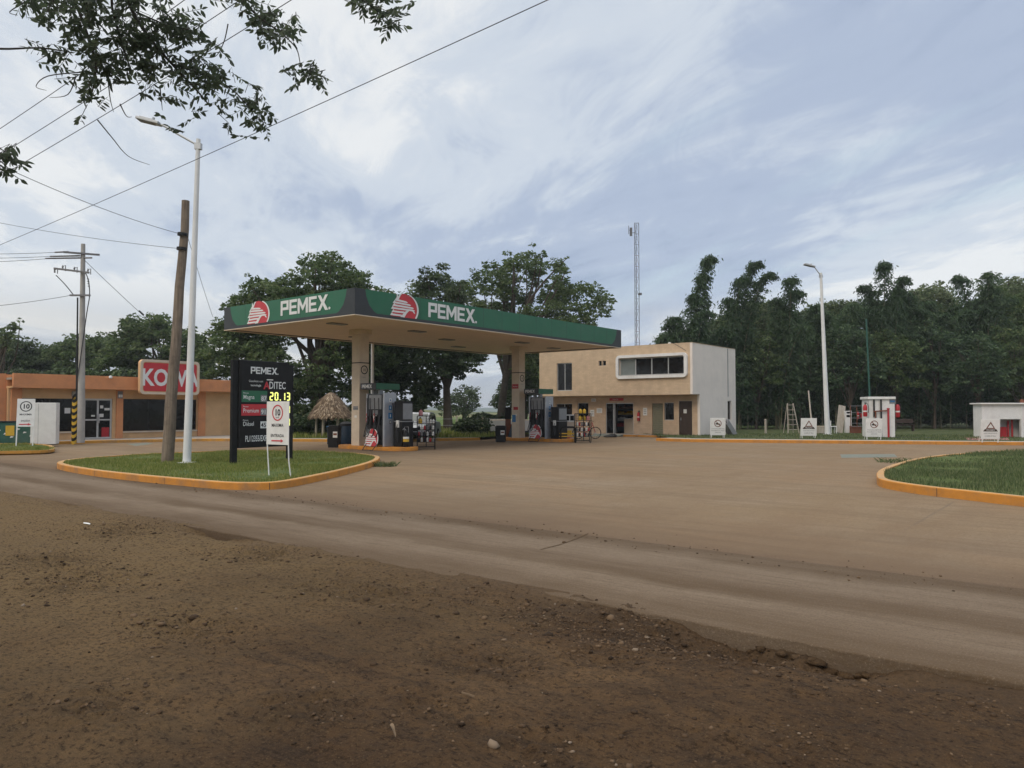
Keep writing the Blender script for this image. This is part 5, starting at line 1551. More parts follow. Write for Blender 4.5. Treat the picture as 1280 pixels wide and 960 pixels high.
p0 = np.stack([slope[:, 0] * rr * 1.03, slope[:, 1] * rr * 1.03, zz2 + .05], 1)
dn = np.stack([slope[:, 0] * .62, slope[:, 1] * .62, -.78 * np.ones(nn)], 1) + RNG.normal(0, .16, (nn, 3))
sd = np.stack([-slope[:, 1], slope[:, 0], np.zeros(nn)], 1) * (.018 + .02 * RNG.random(nn))[:, None]
p1 = p0 + dn * L_[:, None] * .7
P = np.stack([p0 - sd, p0 + sd, p1 + sd * .8, p1 - sd * .5], 1).reshape(-1, 3)
L_THATCH = leafmat('thatch_strands', (0.10, 0.065, 0.038), (0.235, 0.165, 0.10), (0.42, 0.33, 0.22), .1)
np_mesh('thatch_strands', P, np.arange(nn)[:, None] * 4 + np.array([0, 1, 2, 3])[None], L_THATCH, RNG.random(nn), roof)
for i in range(6):
    a = rad(12 + 60 * i); m = MB(); x, y = hw * .74 * math.cos(a), hw * .74 * math.sin(a)
    m.tube([(x, y, -.05), (x * .98, y * .98, eav_z + .45)], [.07, .06], 8); m.build('post', M['woodpale'], pal, smooth=True)

# ------------------------------------------------------------------ bins, racks and the like under the canopy


def bin_box(name, loc, rz, w, d, h, m_, label, grp=None, lid=True, plate=True):
    o_ = thing(name, label, 'bin', loc, rz, grp)
    q = MB(); q.prism([(-w / 2 * .9, 0), (w / 2 * .9, 0), (w / 2, h), (-w / 2, h)], -d / 2, d / 2, lambda a, b, d_: (a, d_, b)); q.build('body', m_, o_, bevel=.02)
    if lid:
        q = MB(); q.box(-w / 2 - .015, w / 2 + .015, -d / 2 - .015, d / 2 + .015, h + .002, h + .05); q.box(-w / 2 + .04, w / 2 - .04, -d / 2 + .04, d / 2 - .04, h + .05, h + .09); q.build('lid', M['black'], o_, bevel=.015)
    if plate:
        q = MB(); q.box(.02, .22, -d / 2 - .012, -d / 2 - .004, h * .50, h * .80); q.build('label_plate', M['paper'], o_)
        q = MB(); q.box(.04, .20, -d / 2 - .0155, -d / 2 - .0125, h * .62, h * .72); q.build('print', M['rust'], o_)
    return o_


ang = YAW - rad(90)
bin_box('trash_bin', G(418, 559.2), rad(-8), .46, .46, .86, M['black'], 'black trash bin with small plate beside the nearer canopy column')
tk = G(430, 556.5); bn = thing('waste_drum', 'dark blue plastic drum behind the black trash bin', 'bin', tk + Vector((0, .55, 0)))
m = MB(); m.lathe([(.30, 0), (.33, .05), (.34, .40), (.33, .78), (.30, .88)], (0, 0, 0), 20); m.build('body', M['bluebin'], bn, smooth=True)
m = MB(); m.lathe([(.345, .88), (.36, .90), (.34, .98), (.20, 1.06), (.02, 1.08)], (0, 0, 0), 20); m.build('lid', M['black'], bn, smooth=True)
bx = G(411, 556.5) + Vector((0, 1.0, 0)); bb = thing('water_crate', 'pale blue rimmed box behind the trash bin', 'box', bx)
box_part('body', M['bluebin'], bb, -.28, .30, -.2, .2, 0, .80, .02); box_part('rim', M['blue'], bb, -.31, .33, -.23, .23, .80, .86, .01)
bin_box('trash_bin', G(626, 552.5), rad(-6), .52, .5, .74, M['black'], 'black trash bin with white plate beside the farther canopy column')
ln = thing('leaning_sheet', 'dark blue panel leaning beside the farther canopy column', 'panel', G(637, 550.5) + Vector((0, .5, 0)), rad(20))
m = MB(); A = Matrix.Rotation(rad(18), 4, 'Y'); m.box(-.02, .02, -.35, .35, 0, .95, 0, A); m.build('sheet', M['bluebin'], ln); m = MB(); m.box(-.03, .03, -.37, -.351, 0, .97, 0, A); m.box(-.03, .03, .351, .37, 0, .97, 0, A); m.build('edge', M['black'], ln)
tl = thing('red_stand', 'dark red stand rising behind the farther trash bin', 'stand', G(635, 549.5) + Vector((0, 1.0, .0)))
m = MB(); m.box(-.16, .16, -.1, .1, 0, 1.1); m.build('body', M['rust'], tl, bevel=.02); m = MB(); m.box(-.18, .18, -.12, .12, 1.105, 1.75); m.build('head', M['black'], tl, bevel=.03)

ex = G(507.5, 563.5); fe = thing('wheeled_extinguisher', 'dark wheeled fire extinguisher with pale band at the nearer island end', 'fire extinguisher', ex)
m = MB(); m.lathe([(.13, .16), (.15, .20), (.15, .72), (.11, .84), (.04, .88)], (0, 0, 0), 18); m.build('cylinder', M['black'], fe, smooth=True)
m = MB(); m.lathe([(.152, .40), (.152, .52)], (0, 0, 0), 18); m.build('label_band', M['yellowgood'], fe); m = MB(); m.lathe([(.153, .53), (.153, .62)], (0, 0, 0), 18); m.build('label_band', M['paper'], fe)
m = MB(); m.tube(spline3([(0, 0, .90), (-.10, -.02, .98), (-.16, -.03, .92)]), .02, 6); m.tube([(.10, .12, .15), (.10, .14, 1.05)], .015, 6); m.tube([(-.10, .12, .15), (-.10, .14, 1.05), (.10, .14, 1.05)], .015, 6); m.build('handle', M['grey'], fe)
for x in (-.17, .17):
    m = MB(); m.tube([(x - .02, .08, .10), (x + .02, .08, .10)], .10, 14); m.build('wheel', M['rubber'], fe)
m = MB(); m.box(-.05, .05, -.06, .05, 0, .165); m.build('foot', M['black'], fe); fe.scale = (.8, .8, .9)

# racks of goods
RK = []


def rack(loc, rz, w, d, h, label):
    o_ = thing('display_rack', label, 'rack', loc, rz, 'wire racks of goods under the canopy')
    lv = [.30, .30 + (h - .36) / 4, .30 + (h - .36) / 2, .30 + (h - .36) * .75]
    for x in (-w / 2, w / 2):
        for y in (-d / 2, d / 2):
            q = MB(); q.box(x - .018, x + .018, y - .018, y + .018, .04 if True else 0, h); q.build('upright', M['black'], o_)
    for z in [.10] + lv:
        q = MB(); q.box(-w / 2 + .019, w / 2 - .019, -d / 2 - .012, -d / 2 + .012, z, z + .02); q.box(-w / 2 + .019, w / 2 - .019, d / 2 - .012, d / 2 + .012, z, z + .02)
        for k_ in range(9): x = -w / 2 + .03 + k_ * (w - .06) / 8; q.box(x - .006, x + .006, -d / 2 + .013, d / 2 - .013, z + .003, z + .014)
        q.box(-w / 2 + .019, w / 2 - .019, -d / 2 - .012, -d / 2 + .0, z + .09, z + .10)
        q.build('shelf', M['black'], o_)
    q = MB(); q.box(-.016, .016, -d / 2 - .02, -d / 2 + .012, .10, h); q.build('upright', M['black'], o_)
    q = MB(); q.box(-w / 2, w / 2, -d / 2, d / 2, h, h + .03); q.build('top_frame', M['black'], o_)
    for x in (-w / 2, w / 2):
        q = MB(); q.tube([(x - .02, 0, .03), (x + .02, 0, .03)], .035, 10); q.build('caster', M['rubber'], o_)
    return o_, lv


def bottle_mesh(h, r, mi):
    q = MB(); q.lathe([(r * .92, 0), (r, h * .04), (r, h * .62), (r * .55, h * .80), (r * .3, h * .84), (r * .3, h * .90)], (0, 0, 0), 10)
    return q


R1 = G(532.5, 561.8); rk1, lv1 = rack(R1, rad(8), .72, .42, 1.36, 'black wire rack of goods at the end of the nearer pump island')
R2 = G(728.5, 553.6); rk2, lv2 = rack(R2, rad(5), .74, .42, 1.42, 'black wire rack topped with yellow canisters beyond the farther island')
bot_protos = {}
for (nm, mm, hh, rr_) in (('white_bottle', 'paper', .20, .045), ('dark_bottle', 'charcoal', .19, .045), ('red_bottle', 'red', .19, .042), ('yellow_canister', 'yellowgood', .25, .085), ('pink_canister', 'pinkgood', .27, .085), ('grey_bottle', 'sash', .18, .045)):
    bot_protos[nm] = (mm, hh, rr_)
made = {}


def put_bottle(nm, loc, rz, where, lab_=None):
    mm, hh, rr_ = bot_protos[nm]
    lb = lab_ or f"{nm.replace('_', ' ')} standing on the {where}"
    gr = lb + ' group'
    if nm not in made:
        q = bottle_mesh(hh, rr_, 0); o_ = q.build(nm, M[mm], None, loc, rz, True)
        q2 = MB(); q2.lathe([(rr_ * .36, hh * .90), (rr_ * .36, hh), (rr_ * .1, hh * 1.01)], (0, 0, 0), 8); q2.build('cap', M['black'] if mm != 'charcoal' else M['red'], o_)
        made[nm] = o_
    else:
        o_ = copy_tree(made[nm]); o_.location = loc; o_.rotation_euler = (0, 0, rz)
    tag(o_, lb, 'canister' if 'canister' in nm else 'bottle', f"{nm.replace('_', ' ')}s on the {where}")
    return o_


def on(loc, rz, x, y, z): return loc + Vector((math.cos(rz) * x - math.sin(rz) * y, math.sin(rz) * x + math.cos(rz) * y, z))


for (RL, lv, wh, rz, top) in ((R1, lv1, 'rack by the nearer pump island', rad(8), .96), (R2, lv2, 'rack beyond the farther pump island', rad(5), 1.0)):
    for si, z in enumerate(lv[:3]):
        for k_ in range(6):
            nm = ['white_bottle', 'dark_bottle', 'grey_bottle', 'red_bottle', 'white_bottle', 'dark_bottle'][(k_ * 5 + si * 2 + (1 if wh[12] == 'n' else 0)) % 6]
            put_bottle(nm, on(RL, rz, -.29 + k_ * .115, -.10 + .03 * ((k_ + si) % 2), z + .022), rz, wh)
z = lv1[3] + .022
put_bottle('yellow_canister', on(R1, rad(8), -.24, -.05, z), .2, 'top shelf of the rack by the nearer island')
for k_ in range(3): put_bottle('white_bottle', on(R1, rad(8), .08 + k_ * .11, -.08, z), 0, 'rack by the nearer pump island')
put_bottle('pink_canister', on(R1, rad(8), -.22, -.02, 1.392), .4, 'very top of the rack by the nearer island')
z = lv2[3] + .022
for k_ in range(2): put_bottle('yellow_canister', on(R2, rad(5), -.14 + k_ * .20, -.05, z), .2, 'top shelf of the farther rack')
for k_ in range(2): put_bottle('yellow_canister', on(R2, rad(5), -.12 + k_ * .2, -.02, 1.452), .2, 'very top of the farther rack')
put_bottle('pink_canister', on(R2, rad(5), .26, -.05, z), .2, 'top shelf of the farther rack')

# box under an arched black guard and a white cooler table, a bicycle
gd = thing('pump_guard', 'black arched pipe guard standing at the farther island end', 'bollard', G(710, 552.6), rad(-5))
m = MB(); pts = [(-.36, 0, -.02), (-.36, 0, .55)] + [(-.26 - .10 * math.cos(a), 0, .55 + .20 * math.sin(a)) for a in np.linspace(.2, 1.57, 5)] + [(.26 + .10 * math.sin(a), 0, .55 + .20 * math.cos(a)) for a in np.linspace(0, 1.4, 5)] + [(.36, 0, .55), (.36, 0, -.02)]
m.tube(pts, .055, 10); m.build('pipe', M['black'], gd, smooth=True)
m = MB(); m.box(-.42, .42, -.03, .03, .40, .46); m.box(-.43, .43, -.035, .035, .26, .31); m.build('crossbar', M['yellowgood'], gd)
cb = thing('goods_box', 'pink and yellow carton standing under the black arched guard', 'box', G(709.5, 551.6) + Vector((0, .25, 0)), rad(-5))
box_part('body', M['pinkgood'], cb, -.24, .24, -.18, .18, 0, .30, .01); box_part('upper', M['yellowgood'], cb, -.23, .23, -.17, .17, .302, .56, .01); box_part('print', M['red'], cb, -.14, .14, -.186, -.181, .05, .20)
tb = thing('white_rack', 'white open cabinet with dark compartments behind the arched guard', 'cabinet', G(711, 549.5) + Vector((0, 1.2, 0)), rad(-5))
box_part('body', M['cream'], tb, -.42, .42, -.2, .2, 0, .95, .015)
m = MB(); m.wall(.42, 1.36, [(-.38, -.15, 1.02, 1.30), (-.10, .12, 1.02, 1.30), (.17, .38, 1.02, 1.30)], lambda a, d, z: (a, -.2 + d, z), .4, a0=-.42, z0=.952); m.build('top_shelf', M['white'], tb)
m = MB(); m.box(-.38, .38, .15, .19, 1.0, 1.32); m.build('backing', M['black'], tb)
m = MB(); m.lathe([(.05, 0), (.06, .10), (.02, .16)], (-.12, 0, 1.362), 10); m.build('cup', M['paper'], tb)


def bicycle(loc, rz, label):
    o_ = thing('bicycle', label, 'bicycle', loc, rz)
    for x in (-.5, .5):
        q = MB(); pts = [(x + .32 * math.cos(a), 0, .34 + .32 * math.sin(a)) for a in np.linspace(0, 2 * math.pi, 25)]; q.tube(pts, .022, 6, caps=False); w_ = q.build('wheel', M['rubber'], o_, smooth=True)
        q = MB()
        for k_ in range(12): a = k_ * math.pi / 6; q.tube([(x, 0, .34), (x + .31 * math.cos(a), 0, .34 + .31 * math.sin(a))], .003, 4)
        q.tube([(x, -.04, .34), (x, .04, .34)], .025, 8); q.build('spokes', M['galv'], w_)
    q = MB()
    for a, b in (((-.5, 0, .34), (-.12, 0, .30)), ((-.5, 0, .34), (-.22, 0, .80)), ((-.12, 0, .30), (-.24, 0, .86)), ((-.12, 0, .30), (.34, 0, .76)), ((-.22, 0, .78), (.32, 0, .84)), ((.5, 0, .34), (.30, 0, .96))): q.tube([a, b], .018, 6)
    q.build('frame', M['red'], o_)
    q = MB(); q.tube([(.30, -.28, .98), (.27, -.05, 1.02), (.27, .05, 1.02), (.30, .28, .98)], .014, 6); q.build('handlebar', M['black'], o_)
    q = MB(); q.prism([(-.38, -.07), (-.36, .07), (-.10, .03), (-.10, -.03)], .88, .93, lambda a, b, d: (a, b, d)); q.build('saddle', M['black'], o_)
    q = MB(); q.tube([(-.12, -.05, .30), (-.12, .05, .30)], .08, 12); q.tube([(-.12, -.10, .14), (-.12, -.06, .30), (-.12, .06, .30), (-.12, .10, .46)], .012, 6); q.build('pedals', M['charcoal'], o_)
    return o_


bicycle(G(733, 549.5) + Vector((0.1, .8, 0)), rad(12), 'dark bicycle parked behind the rack with yellow canisters')

# ------------------------------------------------------------------ vehicles half hidden behind the islands


def wheel(parent, x, y, r, w):
    q = MB(); q.tube([(x, y - w / 2, r), (x, y + w / 2, r)], r, 20); w_ = q.build('tyre_wheel', M['rubber'], parent, smooth=True, bevel=.02)
    q = MB(); q.tube([(x, y - w / 2 - .006, r), (x, y + w / 2 + .006, r)], r * .6, 16); q.build('rim', M['grey'], w_)


def pickup(loc, rz, paint, label, cat, bed=True):
    """front towards +x"""
    o_ = thing('pickup_truck' if bed else 'parked_car', label, cat, loc, rz)
    side = [(-2.45, .45), (-2.45, 1.02), (-.55, 1.04), (.62, 1.02), (1.0, 1.0), (2.20, .90), (2.38, .74), (2.38, .42), (1.95, .40), (1.80, .66), (1.50, .76), (1.20, .66), (1.06, .40), (-1.12, .42), (-1.26, .66), (-1.56, .76), (-1.86, .66), (-2.0, .45)] if bed else \
           [(-2.0, .40), (-2.06, .80), (-1.85, .95), (-1.2, 1.0), (.75, .98), (1.75, .84), (2.0, .66), (2.0, .34), (1.72, .32), (1.60, .56), (1.32, .66), (1.04, .56), (.92, .30), (-.92, .30), (-1.04, .56), (-1.32, .66), (-1.60, .56), (-1.72, .36)]
    q = MB(); w = .86; q.prism(side, -w, w, lambda a, b, d: (a, d, b)); q.build('body', paint, o_, bevel=.03)
    cab = [(-.58, 1.045), (-.50, 1.62), (-.10, 1.70), (.45, 1.68), (1.02, 1.03)] if bed else [(-1.55, .99), (-1.15, 1.42), (-.55, 1.50), (.15, 1.48), (.78, .99)]
    q = MB(); q.prism(cab, -.74, .74, lambda a, b, d: (a, d, b)); q.build('cabin', paint, o_, bevel=.04)
    cc = Vector((sum(p[0] for p in cab) / 5, sum(p[1] for p in cab) / 5))
    ins = [tuple(cc + (Vector(p) - cc) * .82) for p in cab]
    q = MB(); q.prism(ins, -.748, -.742, lambda a, b, d: (a, d, b)); q.prism(ins, .742, .748, lambda a, b, d: (a, d, b)); q.build('side_glass', M['glass'], o_)
    a, b = Vector(cab[-2]), Vector(cab[-1]); n_ = Vector((b.y - a.y, a.x - b.x)).normalized(); n_ = -n_ if n_.x < 0 else n_
    a2, b2 = a.lerp(b, .12) + n_ * .006, a.lerp(b, .9) + n_ * .006
    q = MB(); q.add([(a2.x, -.64, a2.y), (a2.x, .64, a2.y), (b2.x, .70, b2.y), (b2.x, -.70, b2.y)], [(0, 1, 2, 3)]); q.build('windshield', M['glass_pale'], o_)
    a, b = Vector(cab[0]), Vector(cab[1]); n_ = Vector((b.y - a.y, a.x - b.x)).normalized(); n_ = -n_ if n_.x > 0 else n_
    a2, b2 = a.lerp(b, .2) + n_ * .006, a.lerp(b, .88) + n_ * .006
    q = MB(); q.add([(a2.x, -.62, a2.y), (a2.x, .62, a2.y), (b2.x, .58, b2.y), (b2.x, -.58, b2.y)], [(0, 1, 2, 3)]); q.build('rear_window', M['glass_pale'], o_)
    xr = -2.45 if bed else -2.06; xf = 2.38 if bed else 2.0
    for y in (-.74, .74):
        q = MB(); q.box(xr - .012, xr + .03, y - .09, y + .09, .66, .98 if bed else .86); q.build('tail_light', M['red'], o_)
        q = MB(); q.box(xf - .10, xf + .012, y - .12, y + .12, .60, .74); q.build('headlight', M['paper'], o_)
    q = MB(); q.box(xr - .16, xr - .02, -.84, .84, .38, .56); q.build('bumper', M['charcoal'] if bed else M['grey'], o_, bevel=.03)
    q = MB(); q.box(xf + .002, xf + .10, -.84, .84, .32, .50); q.build('bumper', M['charcoal'], o_, bevel=.03)
    q = MB(); q.box(xf + .002, xf + .02, -.5, .5, .54, .72); q.build('grille', M['black'], o_)
    if bed:
        q = MB(); q.box(-2.30, -.66, -.74, .74, 1.045, 1.06); q.build('bed_liner', M['black'], o_)
        q = MB(); q.box(xr - .014, xr - .003, -.60, .60, .62, 1.0); tg = q.build('tailgate', paint, o_); q = MB(); q.box(xr - .03, xr - .015, -.1, .1, .86, .92); q.build('handle', M['black'], tg)
    for x in ((-1.56, 1.50) if bed else (-1.32, 1.32)):
        for y in (-.78, .78): wheel(o_, x, y, .34 if bed else .30, .2)
    for y in (-.98, .98):
        q = MB(); q.box((.55 if bed else .45), (.66 if bed else .56), y - .10, y + .10, 1.10, 1.28); q.build('mirror', M['black'], o_, bevel=.02)
    return o_


tb_ = tpos(635, 45, 0); tr = thing('utility_trailer', 'white utility trailer behind the farther trash bin and column', 'trailer', tb_, rad(12))
kt = 45 / F
box_part('box_body', M['carwhite'], tr, -22 * kt, 30 * kt, 0, 1.6, .36, .98, .02); box_part('bumper', M['charcoal'], tr, -22 * kt, 30 * kt, -.12, -.004, .26, .36, .01)
box_part('tail_light', M['red'], tr, 1 * kt, 4 * kt, -.02, -.003, .55, .80)
box_part('top_rail', M['cream'], tr, -22 * kt, 30 * kt, -.01, 1.61, .982, 1.02, .008)
for x in (-24.5 * kt, 31 * kt):
    m = MB(); m.tube([(x - .10, .5, .62), (x + .10, .5, .62)], .33, 18); m.build('wheel', M['rubber'], tr, bevel=.02)
m = MB(); m.box(-20 * kt, 28 * kt, .3, 1.2, .28, .355); m.box(-.04, .04, 1.62, 2.8, .40, .48); m.build('chassis', M['charcoal'], tr)

pickup(Vector((-5.05, 40.2, 0)), rad(-96), M['carsilver'], 'silver car parked behind the nearer rack, mostly hidden', 'car', False)

# ------------------------------------------------------------------ A-frame boards on the kerb


def aframe(px, py, kind, label, rz=0.0, s=1.0):
    o_ = thing('board_sign', label, 'sign board', G(px, py, .15), rz, 'white warning boards along the orange kerb')
    q = MB(); A = Matrix.Rotation(rad(6), 4, 'X')
    q.box(-.40, .40, -.012, .012, .14, 1.06, 0, A @ Matrix.Translation((0, -.13, 0))); bd_ = q.build('board', M['white'], o_, bevel=.005)
    for x in (-.33, .33):
        q = MB(); q.box(x - .02, x + .02, -.02, .02, -.01, .139, 0, A @ Matrix.Translation((0, -.13, 0))); q.build('leg', M['white'], o_)
        q = MB(); q.tube([(x, .22, -.01), (x, -.09, 1.0)], .016, 6); q.build('rear_leg', M['white'], o_)
    q = MB(); T_ = A @ Matrix.Translation((0, -.13, 0)); dst = MB(); ring_ = MB()
    fn = lambda a, b, d: tuple(T_ @ Vector((a, d, b)))
    if kind == 'no':
        o2 = [(.19 * math.cos(2 * math.pi * k_ / 28), .77 + .19 * math.sin(2 * math.pi * k_ / 28)) for k_ in range(28)]
        i2 = [(.155 * math.cos(2 * math.pi * k_ / 28), .77 + .155 * math.sin(2 * math.pi * k_ / 28)) for k_ in range(28)]
        ring_prism(ring_, o2, i2, -.018, -.0125, fn); c45 = math.cos(rad(45))
        ring_.prism([(-.125, .885), (-.10, .905), (.125, .655), (.10, .635)], -.0185, -.0128, fn); ring_.build('ring', M['rust'], bd_)
        dst.prism([(-.12, .72), (.10, .70), (.12, .75), (.03, .77), (-.03, .83), (-.07, .79), (-.12, .77)], -.016, -.0122, fn); dst.build('symbol', M['black'], bd_)
        lines = ['APAGUE SU MOTOR', 'PROHIBIDO EL PASO', 'GRACIAS']; zs = (.46, .36, .26)
    else:
        o2 = [(-.20, .62), (.20, .62), (0, .95)]; i2 = [(-.13, .66), (.13, .66), (0, .87)]
        ring_prism(ring_, o2, i2, -.018, -.0125, fn); ring_.build('triangle', M['rust'], bd_)
        dst.prism([(-.31, .50), (.31, .50), (.24, .605), (-.24, .605)], -.017, -.0122, fn); dst.build('band', M['door_brown'], bd_)
        t3 = text('PELIGRO', .09, M['white'], bd_, T_ @ Vector((0, -.019, .525)), (math.pi / 2 + rad(6), 0, 0), bold=.01)
        lines = ['DESCARGANDO', 'COMBUSTIBLE']; zs = (.38, .26)
    for l_, z in zip(lines, zs): text(l_, .075, M['sash'], bd_, T_ @ Vector((0, -.0135, z)), (math.pi / 2 + rad(6), 0, 0), bold=.006)
    return o_


aframe(896.5, 546.8, 'no', 'white board with crossed circle before the white office wall', rad(-4))
aframe(1009.8, 547.6, 'tri', 'white board with warning triangle left of the far street lamp', rad(-6))
aframe(1091, 549, 'no', 'white board with crossed circle before the white service cabinet', rad(-6))
aframe(1236, 552.2, 'tri', 'white board with warning triangle before the pump house', rad(-10))

# speed board at the left island
a0 = G(19, 557.5, .12); lb = thing('speed_sign', 'white speed board with a ten on the small island at the left edge', 'traffic sign', a0, rad(22))
m = MB(); A = Matrix.Rotation(rad(-7), 4, 'X')
for x in (0.03, .62):
    m = MB(); m.box(x - .02, x + .02, -.02, .02, 0, .80, 0, A); m.build('leg', M['white'], lb)
m = MB(); m.box(0, .65, -.035, -.021, .80, 1.98, 0, A); bd = m.build('board', M['white'], lb, bevel=.005)
q = MB(); fn = lambda a, b, d: tuple(A @ Vector((a, d, b)))
ring_prism(q, [(.325 + .22 * math.cos(2 * math.pi * k_ / 28), 1.66 + .22 * math.sin(2 * math.pi * k_ / 28)) for k_ in range(28)], [(.325 + .185 * math.cos(2 * math.pi * k_ / 28), 1.66 + .185 * math.sin(2 * math.pi * k_ / 28)) for k_ in range(28)], -.041, -.036, fn); q.build('ring', M['charcoal'], bd)
RT = (math.pi / 2 - rad(7), 0, 0)
text('10', .26, M['black'], bd, A @ Vector((.325, -.038, 1.57)), RT, bold=.03)
text('MAXIMA', .115, M['black'], bd, A @ Vector((.325, -.038, 1.28)), RT, bold=.01)
text('SALIDA', .10, M['charcoal'], bd, A @ Vector((.325, -.038, 1.02)), RT, bold=.01)
q = MB(); q.prism([(.10, .88), (.42, .88), (.42, .85), (.54, .90), (.42, .95), (.42, .92), (.10, .92)], -.040, -.0355, fn); q.build('arrow', M['red_sign'], bd)
dm = thing('dumpster', 'green metal dumpster with peeling paint at the left edge', 'dumpster', G(5, 555.5, .12) + Vector((-.35, 1.4, 0)), rad(18))
m = MB(); m.prism([(-1.1, 0), (.85, 0), (.95, .95), (-1.2, .95)], -.5, .5, lambda a, b, d: (a, d, b)); m.build('body', M['green_box'], dm, bevel=.02)
m = MB(); m.box(-1.24, .99, -.54, .54, .952, 1.0); m.build('rim', M['charcoal'], dm, bevel=.01)
m = MB(); m.box(-.32, .02, -.512, -.503, .35, .80); m.build('sticker', M['yellowgood'], dm)
m = MB()
for k_ in range(7): a = -.9 + k_ * .25; z = .2 + .5 * ((k_ * 37) % 10) / 10; m.prism([(a, z), (a + .12, z + .02), (a + .15, z + .06), (a + .04, z + .08)], -.507, -.5015, lambda a_, b_, d_: (a_, d_, b_))
m.build('peeling_patch', M['paper'], dm)
wc = thing('white_cabinet', 'tall white metal cabinet behind the speed board at the left edge', 'cabinet', G(41, 556, .12) + Vector((0, .9, 0)), rad(20))
box_part('body', M['white'], wc, -.52, .45, -.35, .35, .0, 1.82, .012); box_part('door_seam', M['sash'], wc, -.235, -.225, -.3535, -.351, .05, 1.78); box_part('base', M['charcoal'], wc, -.50, .43, -.33, .33, -.03, -.001)
cr = thing('stacked_tables', 'terracotta and grey stacked furniture at the far left edge', 'furniture', G(6, 549, .13) + Vector((-.5, 1.4, 0)), rad(20))
for x, z, mm in ((-.5, .0, 'orange'), (.15, .0, 'rust'), (-.2, .75, 'pinkgood'), (.42, .62, 'orange')):
    box_part('top', M[mm], cr, x - .35, x + .35, -.3, .3, z + .68, z + .73, .01)
    for sx_ in (-.3, .3): box_part('leg', M[mm], cr, x + sx_ - .03, x + sx_ + .03, -.25, -.2, z, z + .679)

# ------------------------------------------------------------------ service cabinet, pump house and odds and ends at the right
cf = G(1103, 546.5, .14); kw = cf.y / F
cab = thing('service_cabinet', 'white flat roofed service cabinet with dark and red pipes', 'cabinet', cf, rad(-9))
hw2 = 15.0 * kw; ch = 50.5 * kw
box_part('body', M['white'], cab, -hw2, hw2, 0, 1.3, 0, ch - .14, .01); box_part('roof', M['white'], cab, -hw2 - .08, hw2 + .03, -.10, 1.36, ch - .138, ch, .01)
m = MB()
for x in (-.42, -.06): m.tube([(x, -.06, .05 if x > -.2 else 1.1), (x, -.06, ch - .15)], .045, 10)
m.build('pipe', M['charcoal'], cab, smooth=True)
m = MB(); m.tube([(-.46, -.12, 1.40), (.24, -.12, 1.44)], .035, 8); m.tube([(-.36, -.12, 1.05), (-.36, -.12, 1.40)], .04, 8); m.build('cross_pipe', M['rust'], cab, smooth=True)
m = MB(); m.tube([(.28, -.13, .0), (.28, -.13, 1.50)], .055, 10); m.tube([(.28, -.13, 1.50), (.28, -.13, 1.58)], .075, 10); m.build('red_pipe', M['red'], cab, smooth=True)
m = MB(); m.box(.38, .70, -.012, -.002, 1.82, 2.06); pl_ = m.build('plate', M['sash'], cab); m = MB(); m.box(.42, .66, -.016, -.0125, 1.90, 1.99); m.build('print', M['blue'], cab)
m = MB(); m.box(-.14, -.13, -.006, -.001, .05, ch - .2); m.build('door_seam', M['sash'], cab)
extinguisher(cf + Vector((-.92, -.02, 1.12)), 'red fire extinguisher on the left side of the white service cabinet', 0, 1.25)
extinguisher(cf + Vector((.93, .15, 1.08)), 'red fire extinguisher on the right side of the white service cabinet', .4, 1.35)
phz = G(1228, 546.6, .14); kp = phz.y / F
ph = thing('pump_house', 'low white pump house with dark opening at the right edge', 'shed', phz, rad(-5))
m = MB(); m.wall(5.0, 1.78, [(.9, 1.98, 0, .98)], lambda a, d, z: (a, d, z), .15, a0=0.0, z0=0); m.build('front_wall', M['white'], ph)
m = MB(); m.box(0, .15, .152, .9, 0, 1.78); m.box(.152, 4.9, .8, .9, 0, 1.78); m.box(4.85, 5.0, .152, .79, 0, 1.78); m.build('rear_wall', M['white'], ph)
m = MB(); m.box(-.13, 5.15, -.18, 1.0, 1.782, 1.86); m.build('roof', M['white'], ph, bevel=.01)
m = MB(); m.box(2.0, 2.05, -.03, -.002, 0, 1.75); m.build('corner_trim', M['white'], ph)
m = MB(); m.tube([(1.6, .5, .0), (1.6, .5, .9)], .05, 10); m.tube([(1.78, .45, 0), (1.78, .45, .95)], .045, 10); m.box(1.1, 1.5, .45, .75, 0, .55); m.build('pump_pipes', M['red'], ph)
m = MB(); m.box(3.2, 3.95, -.04, -.004, 1.38, 1.66); sg = m.build('red_sign_plate', M['red_sign'], ph); text('USO', .18, M['paper'], sg, (3.55, -.043, 1.45), TX)
m = MB(); m.box(2.4, 4.9, .7, .8, 1.862, 2.05); m.build('roof_ridge', M['rust'], ph)
extinguisher(phz + Vector((2.42, -.35, .72)), 'red fire extinguisher hanging on the front of the pump house', 0, 1.45)

lad = thing('step_ladder', 'pale wooden step ladder standing against the dark bamboo', 'ladder', G(991, 541.5, .14), rad(8))
for x0, x1 in ((-.38, -.18), (.36, .20)):
    m = MB(); m.tube([(x0, -.12, 0), (x1, .28, 1.90)], .032, 6); m.build('rail', M['woodpale'], lad)
    m = MB(); m.tube([(x0 * .9, .55, 0), (x1, .34, 1.88)], .022, 6); m.build('rear_leg', M['woodpale'], lad)
for k_ in range(6):
    t_ = .12 + k_ * .165; xa, xb = -.40 + .24 * t_, .36 - .16 * t_
    m = MB(); m.box(xa, xb, -.16 + .40 * t_, -.06 + .40 * t_, 1.9 * t_ - .018, 1.9 * t_ + .018); m.build('rung', M['woodpale'], lad)
stk = G(957, 541.5, .14); m = MB(); m.tube([(0, 0, -.05), (0, 0, .82)], .07, 8); m.lathe([(.08, .82), (.085, .86), (.02, .9)], (0, 0, 0), 8); tag(m.build('short_post', M['woodpale'], None, stk, 0, True), 'short pale post standing before the bamboo', 'post')
